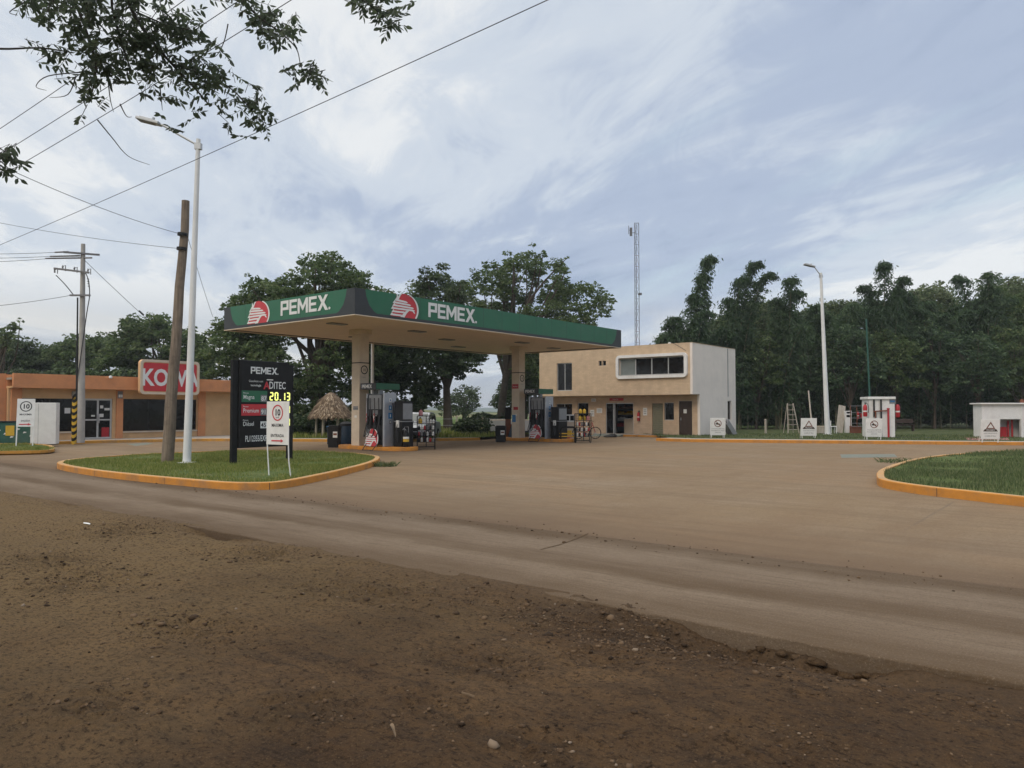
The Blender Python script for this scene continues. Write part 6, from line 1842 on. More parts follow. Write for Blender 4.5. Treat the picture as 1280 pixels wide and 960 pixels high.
lp = G(1017, 541, .14); m = MB(); m.tube([(0, .1, -.02), (.12, .8, 1.5), (.22, 1.3, 2.75)], .05, 7); tag(m.build('leaning_stake', M['woodpale'], None, lp, 0, True), 'thin pale stake leaning against the bamboo left of the far lamp', 'stake')
lb2 = G(1050, 541, .14); m = MB(); A = Matrix.Rotation(rad(-14), 4, 'X') @ Matrix.Rotation(rad(13), 4, 'Y'); m.box(-.28, .16, -.02, .02, 0, 1.85, 0, A); m.box(-.10, -.06, -.035, -.021, .05, 1.8, 0, A); tag(m.build('leaning_board', M['woodpale'], None, lb2, 0), 'wide grey plank leaning against the bamboo right of the far lamp', 'plank')
bx2 = thing('wooden_box', 'pale box on the lawn beside the foot of the far lamp', 'box', G(1029.5, 541.8, .14) + Vector((0, .4, 0))); box_part('body', M['woodpale'], bx2, -.26, .26, -.2, .2, 0, .42, .01); box_part('lid', M['cream'], bx2, -.28, .28, -.22, .22, .422, .46)
cs = thing('small_chair', 'small white plastic stool right of the far lamp', 'stool', G(1041, 541.5, .14)); box_part('seat', M['white'], cs, -.2, .2, -.18, .18, .40, .45, .01)
for x in (-.17, .17):
    for y in (-.15, .15): box_part('leg', M['white'], cs, x - .02, x + .02, y - .02, y + .02, 0, .399)
box_part('backrest', M['white'], cs, -.2, -.16, -.16, .16, .452, .80)
sc = thing('old_shelf', 'narrow white shelf unit with two dark openings before the bamboo', 'shelf', G(1061, 541, .14), rad(-4))
m = MB(); m.wall(.19, 1.42, [(-.13, .17, 1.0, 1.16), (-.13, .17, 1.24, 1.36)], lambda a, d, z: (a, d, z), .3, a0=-.19, z0=0); m.build('body', M['white'], sc); box_part('backing', M['black'], sc, -.15, .18, .27, .295, .95, 1.38)
mr_ = thing('metal_cage', 'rusty metal bar cage between the shelf and the service cabinet', 'cage', G(1075.5, 541.5, .14), rad(-6))
for z in (.42, .62, .95, 1.30, 1.72): box_part('bar', M['grey'], mr_, -.56, .56, -.015, .015, z, z + .03)
for x in (-.58, -.2, .2, .58): box_part('upright', M['rust'], mr_, x - .018, x + .018, -.02, .018, 0, 1.76)
box_part('crate', M['rust'], mr_, -.5, .1, .1, .5, 0, .45, .01); box_part('drum', M['red'], mr_, .15, .48, .1, .45, .95, 1.25, .05)
extinguisher(G(1076, 541.5, .14) + Vector((0, .35, .9)), 'small red cylinder inside the rusty metal cage', 0, .9, 'red cylinders by the cage')
wbw = thing('wheelbarrow', 'grey dusty wheelbarrow leaning at the corner of the white office wall', 'wheelbarrow', G(912.5, 544, .14) + Vector((0, .5, 0)), rad(25))
m = MB(); A = Matrix.Rotation(rad(52), 4, 'Y'); m.prism([(-.40, .12), (.40, .12), (.55, .42), (-.55, .42)], -.28, .28, lambda a, b, d: tuple(A @ Vector((a - .25, d, b)) + Vector((0, 0, .05)))); m.build('tray', M['grey'], wbw, bevel=.02)
m = MB(); m.tube([(.40, -.05, .18), (.40, .05, .18)], .18, 16); m.build('wheel', M['rubber'], wbw)
m = MB()
for y in (-.2, .2): m.tube([(.42, y * .4, .18), (0, y, .35), (-.45, y * 1.3, .98)], .02, 6)
m.build('handles', M['charcoal'], wbw)
m = MB()
for y in (-.2, .2): m.tube([(-.05, y, .40), (-.15, y * 1.2, 0)], .016, 6)
m.build('legs', M['charcoal'], wbw)
bh = thing('garden_bench', 'low dark wooden bench in the shade under the bamboo', 'bench', G(1170, 541, .14) + Vector((0, 4.0, 0)), rad(-8))
box_part('seat', M['door_brown'], bh, -.7, .7, -.2, .2, .40, .45); box_part('backrest', M['door_brown'], bh, -.7, .7, .18, .22, .55, .85)
for x in (-.6, .6): box_part('leg', M['door_brown'], bh, x - .04, x + .04, -.16, .16, 0, .399)

# flat covers and stains on the far sidewalk
for px, w in ((1044, .9), (1140, 1.3), (1066, .6)):
    g = G(px, 546.2 if px < 1100 else 547, .1465); poly_sheet('sidewalk_patch', [(g.x - w, g.y - .18), (g.x + w * .7, g.y - .25), (g.x + w, g.y + .1), (g.x - w * .5, g.y + .22)], .1468, M['charcoal'], 'dark patch on the far sidewalk')

# ------------------------------------------------------------------ trees
def leaf_quads(C, Dv, L, W):
    """kite shaped leaves: C centres, Dv directions, with a random roll"""
    n_ = len(C); Dv = Dv / (np.linalg.norm(Dv, axis=1, keepdims=True) + 1e-9)
    r_ = RNG.normal(0, 1, (n_, 3)); r_[:, 2] *= .55
    Sd = np.cross(Dv, r_ / np.linalg.norm(r_, axis=1, keepdims=True)); Sd /= (np.linalg.norm(Sd, axis=1, keepdims=True) + 1e-9)
    h = (L / 2)[:, None]; w = (W / 2)[:, None]
    P = np.stack([C - Dv * h, C + Sd * w - Dv * h * .1, C + Dv * h, C - Sd * w - Dv * h * .1], 1).reshape(-1, 3)
    return P, np.arange(n_)[:, None] * 4 + np.array([0, 1, 2, 3])[None]


def clump_leaves(cent, rads, per, size, droop=.35, flat=.7):
    """leaves spread through shells of many clumps; returns centres, directions, rnd"""
    out_c, out_d, out_r = [], [], []
    for c_, r_ in zip(cent, rads):
        n_ = max(6, int(per * 2.0 * r_ ** 2))
        v = RNG.normal(0, 1, (n_, 3)); v /= np.linalg.norm(v, axis=1, keepdims=True)
        v[:, 2] = np.where(v[:, 2] < -.2, v[:, 2] * .45, v[:, 2])
        q = r_ * RNG.uniform(.35, 1.12, n_) ** .6
        p = c_ + v * q[:, None] * np.array([1, 1, flat])
        out_c.append(p)
        out_d.append(v * np.array([1, 1, .4]) + np.array([0, 0, -droop]) + RNG.normal(0, .35, (n_, 3)))
        out_r.append(np.clip(RNG.normal(.5, .22, n_) + RNG.normal(0, .10), 0, 1))
    return np.concatenate(out_c), np.concatenate(out_d), np.concatenate(out_r)


def tree(name, label, cat, base, tops, trunk_r, fork, crowns, m_, per=70, size=.30, group=None, clump_r=(.55, 1.15), nclump=60, limbs=10, hole=.0, seed=1):
    """crowns: list of ellipsoids (dx, dy, z, rx, ry, rz) relative to base"""
    global RNG
    keep_rng = RNG; RNG = np.random.default_rng(seed)
    o_ = thing(name, label, cat, base, 0, group)
    vol = np.array([c[3] * c[4] * c[5] for c in crowns]) ** .8; vol /= vol.sum()
    C, R_ = [], []
    for c_, w in zip(crowns, vol):
        k_ = max(5, int(nclump * w)); v = RNG.normal(0, 1, (k_ * 2, 3)); v /= np.linalg.norm(v, axis=1, keepdims=True)
        v = v[(v[:, 2] > -.75)][:k_]; q = RNG.uniform(.42, 1.0, len(v)) ** .5
        C.append(np.array(c_[:3]) + v * q[:, None] * np.array(c_[3:])); R_.append(RNG.uniform(*clump_r, len(v)))
    C, R_ = np.concatenate(C), np.concatenate(R_)
    # loose outer sprays break up the outline
    far_ = RNG.integers(0, len(C), int(len(C) * .8)); mid_ = C.mean(0)
    dv_ = C[far_] - mid_; dv_ /= np.linalg.norm(dv_, axis=1, keepdims=True) + 1e-6
    C = np.concatenate([C, C[far_] + dv_ * RNG.uniform(.3, .85, (len(far_), 1)) * R_[far_][:, None] + RNG.normal(0, .22, (len(far_), 3))]); R_ = np.concatenate([R_ * .85, R_[far_] * RNG.uniform(.25, .6, len(far_))])
    if hole: k_ = RNG.random(len(C)) > hole; C, R_ = C[k_], R_[k_]
    C[:, 2] = np.maximum(C[:, 2], .3)
    lc, ld, lr = clump_leaves(C, R_, per, size)
    sz = size * RNG.uniform(.42, 1.0, len(lc))
    P, Q = leaf_quads(lc, ld, sz, sz * RNG.uniform(.38, .62, len(lc)))
    np_mesh('crown', P, Q, m_, lr, o_)
    # trunk with limbs
    q = MB(); top = Vector(tops)
    tp_ = [Vector((0, 0, -.3)), Vector((top.x * .15, top.y * .15, fork * .5)), Vector((top.x * .4, top.y * .4, fork))]
    q.tube([tp_[0], Vector((0, 0, .25)), tp_[1], tp_[2], top * .8 + Vector((0, 0, 0))], [trunk_r * 1.35, trunk_r * 1.05, trunk_r * .85, trunk_r * .7, trunk_r * .15], 9)
    order = np.argsort(-C[:, 2] * RNG.uniform(.5, 1.5, len(C)))[:limbs]
    for i in order:
        e = Vector(C[i]); t_ = RNG.uniform(.75, 1.0); s_ = tp_[1].lerp(tp_[2], t_) if RNG.random() < .5 else tp_[2].lerp(top * .8, RNG.uniform(0, .5))
        mid = s_.lerp(e, .5) + Vector((RNG.normal(0, .3), RNG.normal(0, .3), RNG.uniform(-.2, .5)))
        r0 = trunk_r * RNG.uniform(.28, .5)
        q.tube(spline3([s_, mid, e], 3), [r0 * (1 - .8 * k_ / 6) for k_ in range(7)], 6)
    q.build('trunk', M['bark'], o_, smooth=True)
    RNG = keep_rng
    return o_


def ppx(d): return d / F


def tpos(px, d, z=-.05):
    p = D(px, 512, d); return Vector((p.x, d, z))


def zat(py, d): return CAMZ + (512 - py) / F * d


# big tree left of the canopy
d = 50.0; b = tpos(392, d); k = ppx(d)
X_ = lambda px: (px - 392) * k
tree('mango_tree', 'big dense dark green tree rising behind the left end of the canopy', 'tree', b, (.5, 0, 9.5), .42, 2.6,
     [(X_(378), 0, zat(440, d), 105 * k, 4.2, 75 * k), (X_(405), 0, zat(365, d), 55 * k, 3.2, 40 * k), (X_(305), .4, zat(432, d), 46 * k, 3.2, 62 * k), (X_(455), .2, zat(395, d), 45 * k, 3, 42 * k), (X_(340), -.3, zat(378, d), 30 * k, 2, 28 * k),
      (X_(390), .8, zat(500, d), 95 * k, 3.0, 30 * k), (X_(415), 0, zat(334, d), 20 * k, 1.6, 18 * k)],
     L_MANGO, per=150, size=.34, nclump=430, clump_r=(.5, 1.15), limbs=26, seed=3)
# dark tree behind the middle
d = 54.0; b = tpos(560, d); k = ppx(d); X_ = lambda px: (px - 560) * k
tree('shade_tree', 'dark tree with a straight trunk between the two canopy columns', 'tree', b, (-.3, 0, 10.5), .36, 3.2,
     [(X_(520), 0, zat(432, d), 62 * k, 3.6, 52 * k), (X_(548), 0, zat(374, d), 26 * k, 2.2, 32 * k), (X_(505), .6, zat(490, d), 48 * k, 2.5, 34 * k), (X_(575), 0, zat(430, d), 26 * k, 2.4, 45 * k), (X_(470), 1, zat(440, d), 34 * k, 2.4, 50 * k)],
     L_DARK, per=150, size=.34, nclump=330, clump_r=(.5, 1.1), limbs=16, seed=5)
# spreading tree right of the middle
d = 60.0; b = tpos(625, d); k = ppx(d); X_ = lambda px: (px - 625) * k
tree('spreading_tree', 'tall spreading tree with forked trunk rising above the middle of the canopy', 'tree', b, (1.2, 0, 12.0), .36, 4.6,
     [(X_(668), 0, zat(352, d), 52 * k, 4, 34 * k), (X_(720), 0, zat(385, d), 40 * k, 3.4, 30 * k), (X_(690), 0, zat(410, d), 62 * k, 4, 36 * k), (X_(612), 0, zat(365, d), 34 * k, 3, 36 * k), (X_(680), .5, zat(460, d), 44 * k, 3, 30 * k), (X_(590), .4, zat(395, d), 26 * k, 2, 20 * k), (X_(655), .4, zat(440, d), 30 * k, 2.5, 30 * k)],
     L_MANGO, per=115, size=.34, nclump=310, clump_r=(.45, 1.0), limbs=24, hole=.05, seed=9)
d = 66.0; b = tpos(518, d); k = ppx(d); X_ = lambda px: (px - 518) * k
tree('thin_tree', 'thin pale topped tree just showing above the canopy roof', 'tree', b, (.2, 0, 11), .25, 5,
     [(X_(513), 0, zat(368, d), 18 * k, 1.5, 20 * k), (X_(500), 0, zat(420, d), 30 * k, 2, 40 * k)], L_PALE, per=60, size=.34, nclump=70, clump_r=(.4, .8), limbs=10, seed=12)
d = 95.0; b = tpos(580, d); k = ppx(d); X_ = lambda px: (px - 580) * k
tree('round_tree', 'round dark tree standing alone far out on the pasture', 'tree', b, (0, 0, 4.5), .3, 1.2,
     [(X_(579), 0, zat(502, d), 18 * k, 1.8, 19 * k), (X_(568), 0, zat(508, d), 20 * k, 1.8, 16 * k)], L_DARK, per=70, size=.42, nclump=60, clump_r=(.5, .9), limbs=6, seed=15)
d = 68.0; b = tpos(655, d); k = ppx(d); X_ = lambda px: (px - 655) * k
tree('shade_tree', 'dark tree filling the gap between the farther column and the office', 'tree', b, (0, 0, 8), .35, 2.6,
     [(X_(662), 0, zat(470, d), 30 * k, 2.5, 44 * k), (X_(640), .4, zat(500, d), 20 * k, 2, 24 * k)], L_DARK, per=110, size=.36, nclump=170, clump_r=(.5, 1.0), limbs=8, seed=18)

# trees behind the store
for nm, lb, px, d, cr, m_, sd in (
        ('broad_tree', 'tallest broad tree behind the store sign', 205, 66, [(200, 437, 62, 36), (182, 415, 32, 22), (235, 450, 36, 30), (150, 445, 36, 26)], L_MANGO, 21),
        ('broad_tree', 'lower rounded tree behind the utility pole and the store roof', 105, 72, [(105, 447, 48, 26), (75, 452, 40, 22), (135, 440, 26, 22)], L_MANGO, 22),
        ('dark_tree', 'dark tree behind the store roof at the far left', 18, 70, [(15, 448, 34, 28), (-20, 445, 40, 30), (45, 462, 24, 18)], L_DARK, 23),
        ('broad_tree', 'small dark tree between the street lamp and the big tree', 252, 78, [(248, 462, 18, 26), (228, 465, 22, 20)], L_DARK, 24),
        ('pale_sapling', 'thin sapling with a bare pale branch poking up at the left edge', -12, 52, [(-8, 430, 22, 18), (14, 407, 5, 4), (8, 418, 8, 5)], L_PALE, 25)):
    b = tpos(px, d); k = ppx(d)
    tree(nm, lb, 'tree', b, (0, 0, 5.5), .28, 2.2, [((c[0] - px) * k, RNG.uniform(-.4, .4), zat(c[1], d), c[2] * k, c[2] * k * .7, c[3] * k) for c in cr] + ([((px - px) * k, 0, 2.0, 2.6, 2.2, 2.2)] if sd != 25 else []),
         m_, per=90, size=.40, nclump=260 if sd != 25 else 16, clump_r=(.5, 1.05) if sd != 25 else (.25, .5), limbs=12, seed=sd)


def bush(name, label, px, d, w, h, m_, per=90, size=.2, seed=1, z=.1, dense=1.0):
    global RNG
    keep_rng = RNG; RNG = np.random.default_rng(seed)
    o_ = thing(name, label, 'bush', tpos(px, d, z)); n_ = max(8, int(20 * w * dense))
    C = np.stack([RNG.uniform(-w / 2, w / 2, n_), RNG.uniform(-.5, .5, n_), h * RNG.uniform(.08, .85, n_)], 1); R_ = RNG.uniform(.22, .45, n_) * min(1.5, h)
    lc, ld, lr = clump_leaves(C, R_, per * 4, size); sz = size * RNG.uniform(.6, 1.3, len(lc))
    P, Q = leaf_quads(lc, ld, sz, sz * .5); np_mesh('foliage', P, Q, m_, lr, o_)
    q = MB()
    for c_ in C[:8]: q.tube([(c_[0] * .5, c_[1] * .5, -.05), tuple(c_)], [.025, .01], 5)
    q.build('stems', M['twig'], o_); RNG = keep_rng; return o_


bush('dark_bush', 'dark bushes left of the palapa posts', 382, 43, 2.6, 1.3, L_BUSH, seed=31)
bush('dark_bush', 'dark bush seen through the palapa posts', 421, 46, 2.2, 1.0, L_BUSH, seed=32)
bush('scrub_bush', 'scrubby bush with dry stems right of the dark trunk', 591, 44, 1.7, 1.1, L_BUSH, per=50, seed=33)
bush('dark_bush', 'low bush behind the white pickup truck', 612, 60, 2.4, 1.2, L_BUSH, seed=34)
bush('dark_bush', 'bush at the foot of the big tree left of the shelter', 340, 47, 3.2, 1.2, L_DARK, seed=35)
for i, (px, w_, lb) in enumerate(((40, 7, 'leafy hedge rising just above the left part of the store roof'), (120, 7, 'leafy hedge rising just above the store roof behind the utility pole'), (200, 7, 'leafy hedge behind the store sign and the wooden pole'), (268, 5, 'leafy hedge behind the right end of the store'), (318, 5, 'leafy hedge behind the price sign'))):
    bush('leafy_hedge', lb, px, 60, w_, 5.2 if i < 3 else 3.6, L_MANGO if i % 2 else L_DARK, per=60, size=.36, seed=80 + i, dense=2.2)
# fence posts of the pasture
for i, (px, lb) in enumerate(((586, 'grey wooden fence post on the pasture beside the scrubby bush'), (603, 'second fence post on the pasture towards the pickup truck'), (540, 'pale fence post on the pasture left of the dark trunk'), (570, 'pale broken post on the pasture right of the dark trunk'))):
    p = tpos(px, 47 + i * .4, .1); m = MB(); m.tube([(0, 0, -.1), (.02 * i, 0, 1.15)], [.06, .05], 7); tag(m.build('fence_post', M['woodpale'], None, p), lb, 'fence post', 'pasture fence posts')
for k_, z in enumerate((.55, .95)):
    A_, B_ = tpos(500, 47, z + .1), tpos(640, 48, z + .1); q = MB(); q.tube([(0, 0, 0), tuple(B_ - A_)], .012, 4); tag(q.build('fence_wire', M['galv'], None, A_), f"{'lower' if k_ == 0 else 'upper'} wire of the pasture fence", 'fence wire')


# ------------------------------------------------------------------ bamboo
def bamboo(label, px, d, culms, seed, m_=L_BAMB, skirt=True, dens=1.0, name='bamboo_clump', W_=3.6):
    """culms: list of (tip px, tip py, lean depth, base spread, plume width m)"""
    global RNG
    keep_rng = RNG; RNG = np.random.default_rng(seed)
    base = tpos(px, d, -.05); k_ = ppx(d); o_ = thing(name, label, 'bamboo', base, 0, 'bamboo and trees along the back of the lot')
    q = MB(); LC, LD, LR, LS = [], [], [], []
    for (tx, ty, dep, sp, pw) in culms:
        bx_ = RNG.uniform(-sp, sp); by_ = RNG.uniform(-.8, .8); H = zat(ty, d) + .05; ex_ = (tx - px) * k_
        hook = 1.0 if ex_ >= bx_ else -1.0
        ctrl = [Vector((bx_, by_, 0)), Vector((bx_ + (ex_ - bx_) * .10, by_ + dep * .1, H * .36)), Vector((bx_ + (ex_ - bx_) * .34, by_ + dep * .35, H * .70)), Vector((bx_ + (ex_ - bx_) * .68, by_ + dep * .7, H * .93)), Vector((ex_ - hook * .15, by_ + dep * .9, H)), Vector((ex_ + hook * .45, by_ + dep, H - .22))]
        pts = spline3(ctrl, 6); n_p = len(pts)
        q.tube(pts, [.05 * (1 - .85 * i / (n_p - 1)) + .004 for i in range(n_p)], 5, caps=False)
        ar = np.array([tuple(p) for p in pts])
        t0 = .10 if skirt else .40; n_ = int(2300 * dens * (H / 10))
        t_ = t0 + (1 - t0) * RNG.random(n_ * 2)
        t_ = t_[RNG.random(n_ * 2) < np.clip(np.sin(np.clip((1.05 - t_) / .62, 0, 1) * math.pi / 2), .10, 1)][:n_]; n_ = len(t_); idx = t_ * (n_p - 1); i0 = np.minimum(idx.astype(int), n_p - 2); fr = (idx - i0)[:, None]
        c_ = ar[i0] * (1 - fr) + ar[i0 + 1] * fr
        prof_ = np.clip(np.sin(np.clip((1.05 - t_) / .80, 0, 1) * math.pi / 2), .10, 1) ** 1.2 * pw * 1.25
        # feathery side sprays: every spray arches out from the culm and droops at its end
        nb = max(10, n_ // 26); order = np.argsort(t_); sp_t = np.empty(n_, int); sp_t[order] = np.arange(n_) * nb // n_
        tb = np.array([t_[sp_t == q_].mean() if (sp_t == q_).any() else .5 for q_ in range(nb)]); ib = tb * (n_p - 1); i0 = np.minimum(ib.astype(int), n_p - 2); fr = (ib - i0)[:, None]
        cb_ = ar[i0] * (1 - fr) + ar[i0 + 1] * fr
        sa = RNG.random(nb) * 6.283; ln_ = np.interp(tb, np.sort(t_), prof_[np.argsort(t_)]) * RNG.uniform(.5, 1.45, nb); up0 = RNG.uniform(.15, .75, nb)
        uu = RNG.random(n_) ** .7; ll = ln_[sp_t]
        off_ = np.stack([np.cos(sa[sp_t]) * ll * uu, np.sin(sa[sp_t]) * ll * uu, ll * (up0[sp_t] * uu - .95 * uu ** 2)], 1)
        c_ = cb_[sp_t] + off_ + RNG.normal(0, .07, (n_, 3)) * (1 + uu[:, None])
        LC.append(c_); LD.append(np.stack([np.cos(sa[sp_t]) * .7, np.sin(sa[sp_t]) * .7, up0[sp_t] - 1.7 * uu], 1) + RNG.normal(0, .42, (n_, 3)))
        LR.append(np.clip(.45 + RNG.normal(0, .16, n_) + RNG.normal(0, .08) + .12 * (RNG.random(nb)[sp_t] - .5), 0, 1)); LS.append(RNG.uniform(.16, .36, n_))
    LC, LD, LR, LS = map(np.concatenate, (LC, LD, LR, LS))
    P, Q = leaf_quads(LC, LD, LS, LS * RNG.uniform(.22, .38, len(LS)))
    np_mesh('foliage', P, Q, m_, LR, o_)
    q.build('culms', M['culm'], o_, smooth=True); RNG = keep_rng
    return o_


def fan(px, ty, n_, spread, seed, pw=.9, drop=40):
    r_ = np.random.default_rng(seed)
    return [(px + r_.uniform(-spread, spread), ty + abs(r_.normal(0, drop)), r_.uniform(-1.6, .6), 1.3, pw * r_.uniform(.7, 1.2)) for _ in range(n_)]


bamboo('tallest bamboo plume bending right above the white office wall', 868, 57, [(890, 322, -.4, .3, .62), (880, 345, -.6, .5, .85), (868, 372, -.6, .6, 1.0)] + fan(850, 388, 6, 30, 41, .9, 22), 41, dens=1.25)
bamboo('twin bamboo plumes curling to the right beside the tallest plume', 915, 58, [(945, 331, -.5, .4, .60), (958, 347, -.6, .4, .55), (925, 352, -.4, .5, .75), (912, 375, -.3, .5, .95)] + fan(925, 392, 6, 34, 42, .9, 25), 42, dens=1.2)
bamboo('bamboo clump with a ragged feathered top left of the far street lamp', 980, 59, [(985, 352, -.5, .4, .75), (998, 366, -.6, .5, .75), (968, 376, -.3, .5, .8)] + fan(985, 395, 6, 36, 43, .95, 25), 43, dens=1.15)
bamboo('lower bamboo clump right behind the far street lamp', 1045, 60, fan(1045, 384, 9, 38, 44, 1.05, 20), 44, dens=1.1)
bamboo('tall bamboo clump with a broken top behind the green vent pole', 1105, 60, [(1106, 331, -.5, .4, .75), (1122, 352, -.6, .5, .7), (1085, 358, -.3, .5, .75), (1130, 362, -.4, .5, .7)] + fan(1100, 372, 7, 34, 45, 1.0, 26), 45, dens=1.2)
bamboo('rounded bamboo clump right of the green vent pole', 1165, 61, fan(1168, 366, 9, 38, 46, 1.05, 22), 46, dens=1.1)
bamboo('bamboo clump with two peaks above the pump house', 1222, 61, [(1200, 347, -.5, .5, .85), (1228, 346, -.5, .5, .85)] + fan(1218, 360, 8, 36, 47, 1.05, 22), 47, dens=1.15)
bamboo('bamboo clump cut by the right edge of the picture', 1290, 62, fan(1288, 358, 10, 44, 48, 1.1, 18), 48, L_MANGO, dens=1.1)
bamboo('bamboo clump outside the right edge beyond the pump house', 1370, 63, fan(1370, 362, 8, 46, 49, 1.1, 20), 49, L_MANGO)
bamboo('low bamboo directly behind the white office wall', 830, 62, fan(838, 420, 6, 24, 50, .8, 12), 50)
for i, (px, py, w_, lb) in enumerate(((898, 452, 34, 'leafy small tree beside the white office wall under the bamboo'), (945, 440, 38, 'leafy small tree left of the step ladder under the bamboo'), (1000, 448, 36, 'leafy small tree above the step ladder'),
                                      (1062, 436, 40, 'leafy small tree right of the far street lamp post'), (1118, 446, 38, 'leafy small tree above the white service cabinet'), (1168, 432, 42, 'leafy small tree above the dark bench'), (1222, 446, 40, 'leafy small tree above the left end of the pump house'), (1278, 436, 44, 'leafy small tree at the right edge above the pump house'))):
    d = 57.5 + (i % 3); b = tpos(px, d); k = ppx(d)
    tree('small_tree', lb, 'tree', b, (.1, 0, 5.0), .12, 1.8, [((-.1) * w_ * k, 0, zat(py, d), w_ * k * .8, 1.7, 30 * k), (.35 * w_ * k, -.3, zat(py + 26, d), w_ * k * .6, 1.5, 22 * k), (-.45 * w_ * k, -.2, zat(py + 30, d), w_ * k * .5, 1.4, 20 * k)],
         (L_BAMB, L_MANGO, L_BAMB)[i % 3], per=80, size=.34, nclump=110, clump_r=(.35, .8), limbs=10, seed=120 + i, group='bamboo and trees along the back of the lot')
# paler broad trees behind and among the bamboo
for lb, px, d, cr, m_, sd in (
        ('pale green tree showing between the bamboo tops behind the vent pole', 1165, 72, [(1165, 382, 30, 24), (1150, 420, 40, 40)], L_PALE, 51),
        ('pale green tree behind the two peaked bamboo at the right', 1262, 72, [(1262, 374, 30, 24), (1290, 380, 34, 26), (1240, 420, 50, 45)], L_PALE, 52),
        ('pale green tree behind the far street lamp', 1035, 74, [(1050, 398, 34, 22), (1020, 410, 26, 24), (1040, 440, 50, 40)], L_PALE, 53),
        ('yellowish tree in the gap right of the twin plumes', 945, 70, [(945, 402, 28, 22), (925, 430, 44, 40)], L_PALE, 54),
        ('dark tree filling in behind the bamboo clumps at the middle', 990, 70, [(990, 440, 70, 55), (1010, 490, 70, 40)], L_DARK, 55),
        ('dark tree filling in behind the bamboo clumps near the vent pole', 1110, 71, [(1110, 430, 75, 60), (1110, 490, 80, 40)], L_DARK, 56),
        ('dark tree filling in behind the bamboo clumps at the right', 1230, 71, [(1235, 440, 85, 60), (1240, 490, 90, 40)], L_DARK, 57),
        ('dark tree filling in behind the office and the tallest plume', 880, 68, [(880, 460, 60, 50), (880, 500, 60, 35)], L_DARK, 58)):
    b = tpos(px, d); k = ppx(d)
    tree('broad_tree', lb, 'tree', b, (0, 0, 8), .3, 3, [((c[0] - px) * k, RNG.uniform(-.4, .4), zat(c[1], d), c[2] * k, 2.4, c[3] * k) for c in cr], m_, per=80, size=.42, nclump=240, clump_r=(.6, 1.2), limbs=12, seed=sd, group='bamboo and trees along the back of the lot')
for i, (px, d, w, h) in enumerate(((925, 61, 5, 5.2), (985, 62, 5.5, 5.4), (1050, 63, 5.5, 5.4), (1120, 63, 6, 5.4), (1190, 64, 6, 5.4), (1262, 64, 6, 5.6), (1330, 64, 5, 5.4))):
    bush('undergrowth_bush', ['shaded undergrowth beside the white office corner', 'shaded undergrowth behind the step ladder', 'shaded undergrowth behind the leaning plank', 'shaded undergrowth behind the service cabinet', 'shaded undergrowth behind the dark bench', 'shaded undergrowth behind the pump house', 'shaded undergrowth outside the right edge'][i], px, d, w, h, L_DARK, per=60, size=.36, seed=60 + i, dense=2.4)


# ------------------------------------------------------------------ branches hanging in from the upper left
ov = thing('overhanging_tree', 'nearby tree whose leafy branches hang into the upper left of the view', 'tree', (-8.2, 5.2, 0))
OB = Vector((-8.2, 5.2, 0))
q = MB(); q.tube(spline3([(0, 0, -.3), (.1, .1, 2.0), (.5, .6, 4.2), (1.4, 1.4, 6.4), (2.0, 2.0, 8.2)], 5), [.30 - .2 * i / 20 for i in range(21)], 10); q.build('trunk', M['bark'], ov, smooth=True)
lim = MB(); twigs = MB(); sprigs = []
FORK = Vector((1.0, 1.0, 5.5))


def branch(px_pts, d0, d1, r0, r1, link=True, leafy=None, spread=18, n_s=0):
    pts = [D(a, b_, d0 + (d1 - d0) * i / (len(px_pts) - 1)) - OB for i, (a, b_) in enumerate(px_pts)]
    if link: pts = [FORK + Vector((.2, .3, .6)), FORK.lerp(pts[0], .55) + Vector((0, 0, .4))] + pts
    sp_ = spline3(pts, 5); n_ = len(sp_)
    (lim if r0 > .018 else twigs).tube(sp_, [r0 + (r1 - r0) * i / (n_ - 1) for i in range(n_)], 6)
    if leafy:
        lo, hi = leafy
        for _ in range(int(n_s * 1.45)):
            t_ = random.uniform(lo, hi); f_ = t_ * (len(px_pts) - 1); i = min(int(f_), len(px_pts) - 2); f_ -= i
            a = px_pts[i][0] * (1 - f_) + px_pts[i + 1][0] * f_ + random.gauss(0, spread); b_ = px_pts[i][1] * (1 - f_) + px_pts[i + 1][1] * f_ + random.gauss(0, spread * .8)
            dd = d0 + (d1 - d0) * t_ + random.uniform(-.35, .35)
            src = sp_[min(n_ - 1, int((n_ - 1) * (.25 + .75 * t_)))]
            sprigs.append((D(a, b_, dd) - OB, src))


branch([(-70, 55), (0, 61), (50, 60), (92, 66)], 6.6, 7.4, .016, .006, True, (.72, 1.0), 14, 8)
branch([(150, -60), (160, 0), (185, 45), (215, 80), (245, 112), (262, 132)], 7.0, 8.0, .028, .007, True, (.10, 1.0), 26, 74)
branch([(60, -60), (90, -5), (110, 45), (120, 85), (112, 128)], 6.8, 7.4, .022, .006, True, (.12, 1.0), 17, 46)
branch([(120, -50), (140, 10), (152, 55), (165, 90)], 6.9, 7.5, .02, .006, True, (.1, 1.0), 26, 46)
branch([(215, 80), (250, 92), (285, 108), (312, 135), (318, 150)], 7.6, 8.1, .010, .004, False, (.1, 1.0), 13, 34)
branch([(170, 15), (205, 30), (232, 38), (246, 44)], 7.3, 7.6, .010, .004, False, (.1, 1.0), 13, 20)
branch([(275, -60), (300, -5), (325, 22), (348, 38), (366, 46)], 7.0, 7.5, .016, .005, True, (.15, 1.0), 15, 30)
branch([(348, 38), (370, 60), (376, 82), (384, 98)], 7.4, 7.5, .007, .003, False, (.85, 1.0), 11, 9)
branch([(400, -70), (440, -12), (470, 12), (498, 36)], 7.0, 7.4, .012, .004, True, (.35, 1.0), 12, 20)
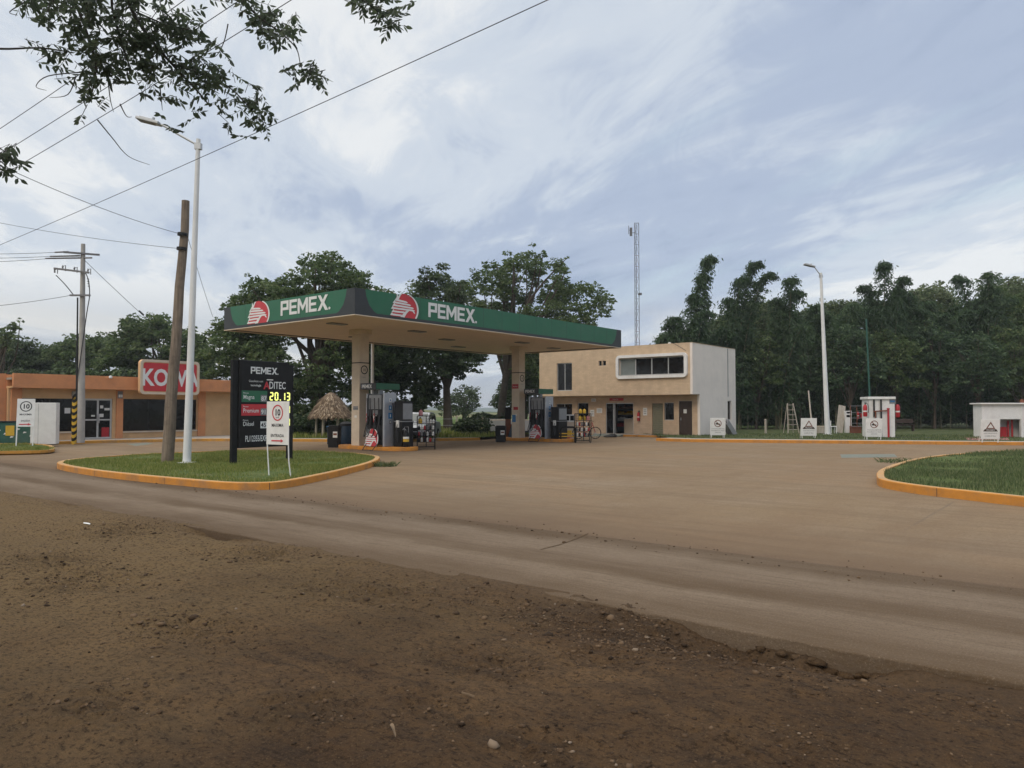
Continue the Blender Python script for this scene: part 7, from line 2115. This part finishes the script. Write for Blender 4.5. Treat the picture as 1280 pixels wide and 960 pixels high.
branch([(-110, 150), (-50, 185), (-10, 195), (10, 210)], 6.4, 6.8, .012, .004, True, (.5, 1.0), 11, 16)
branch([(20, -40), (28, -2), (45, 8), (58, 14)], 7.0, 7.1, .008, .003, True, (.3, 1.0), 12, 9)
# bare twigs
for pts, dd in (([(104, 90), (60, 95), (45, 108), (58, 113)], 7.3), ([(95, 95), (85, 118), (62, 122)], 7.3), ([(122, 150), (140, 172), (160, 195), (187, 206)], 7.5), ([(285, 30), (280, 52), (270, 70), (256, 72)], 7.7), ([(135, 100), (138, 125), (142, 140)], 7.4), ([(200, 110), (202, 128), (203, 138)], 7.6), ([(30, 3), (12, 15), (22, 19)], 7.0), ([(150, 130), (158, 145), (165, 146)], 7.5)):
    sp_ = spline3([D(a, b_, dd) - OB for a, b_ in pts], 5); twigs.tube(sp_, [.007 - .005 * i / (len(sp_) - 1) for i in range(len(sp_))], 5)
lim.build('limbs', M['twig'], ov, smooth=True)
LC, LD, LL = [], [], []
for (p, src) in sprigs:
    ax = Vector((random.gauss(0, 1), random.gauss(0, .6), random.uniform(-1.1, .15))).normalized(); ln_ = random.uniform(.14, .30)
    st = p - ax * ln_ * .5
    if random.random() < .45: twigs.tube([src.lerp(st, .45), st, st + ax * ln_], [.004, .003, .0015], 4, caps=False)
    else: twigs.tube([st, st + ax * ln_], [.003, .0015], 4, caps=False)
    sdv = ax.cross(Vector((0, 0, 1)) + Vector((random.gauss(0, .4), random.gauss(0, .4), 0))).normalized(); nl = random.randint(4, 6)
    for i in range(nl):
        for s_ in (-1, 1):
            t_ = (i + .5) / nl; dr = (ax * .55 + sdv * s_ * .8 + Vector((random.gauss(0, .2), random.gauss(0, .2), -.35 + random.gauss(0, .15)))).normalized()
            L = random.uniform(.055, .095); LC.append(tuple(st + ax * ln_ * t_ + dr * L * .55)); LD.append(tuple(dr)); LL.append(L)
    dr = ax; LC.append(tuple(st + ax * (ln_ + .03))); LD.append(tuple(dr)); LL.append(.08)
LC, LD, LL = np.array(LC), np.array(LD), np.array(LL)
# six sided leaves so that they read as leaf shapes at this distance
n = len(LC); Dn = LD / np.linalg.norm(LD, axis=1, keepdims=True); rv = RNG.normal(0, 1, (n, 3)); Sd = np.cross(Dn, rv); Sd /= np.linalg.norm(Sd, axis=1, keepdims=True)
h = LL[:, None] / 2; w = (LL * RNG.uniform(.34, .46, n))[:, None] / 2; up_ = np.cross(Sd, Dn) * w * .25
P = np.stack([LC - Dn * h, LC - Dn * h * .35 + Sd * w * .95 + up_, LC + Dn * h * .35 + Sd * w * .8 + up_, LC + Dn * h, LC + Dn * h * .35 - Sd * w * .8 + up_, LC - Dn * h * .35 - Sd * w * .95 + up_], 1).reshape(-1, 3)
np_mesh('foliage', P, np.arange(n)[:, None] * 6 + np.arange(6)[None], L_NEAR, np.clip(RNG.normal(.45, .22, n), 0, 1), ov)
twigs.build('twigs', M['twig'], ov)

# ------------------------------------------------------------------ thin morning haze
hm = bpy.data.materials.new('haze'); hm.use_nodes = True
hn = hm.node_tree.nodes; hn.remove(hn['Principled BSDF'])
pv = hn.new('ShaderNodeVolumePrincipled'); pv.inputs['Color'].default_value = (0.86, 0.90, 0.95, 1)
pv.inputs['Density'].default_value = 0.00045; pv.inputs['Anisotropy'].default_value = 0.2
hm.node_tree.links.new(pv.outputs[0], hn['Material Output'].inputs['Volume'])
m = MB(); m.box(-2600, 2600, -2600, 2600, -1.3, 44)
tag(m.build('haze', hm), 'thin pale haze in the air over the whole place', 'haze', kind='stuff')
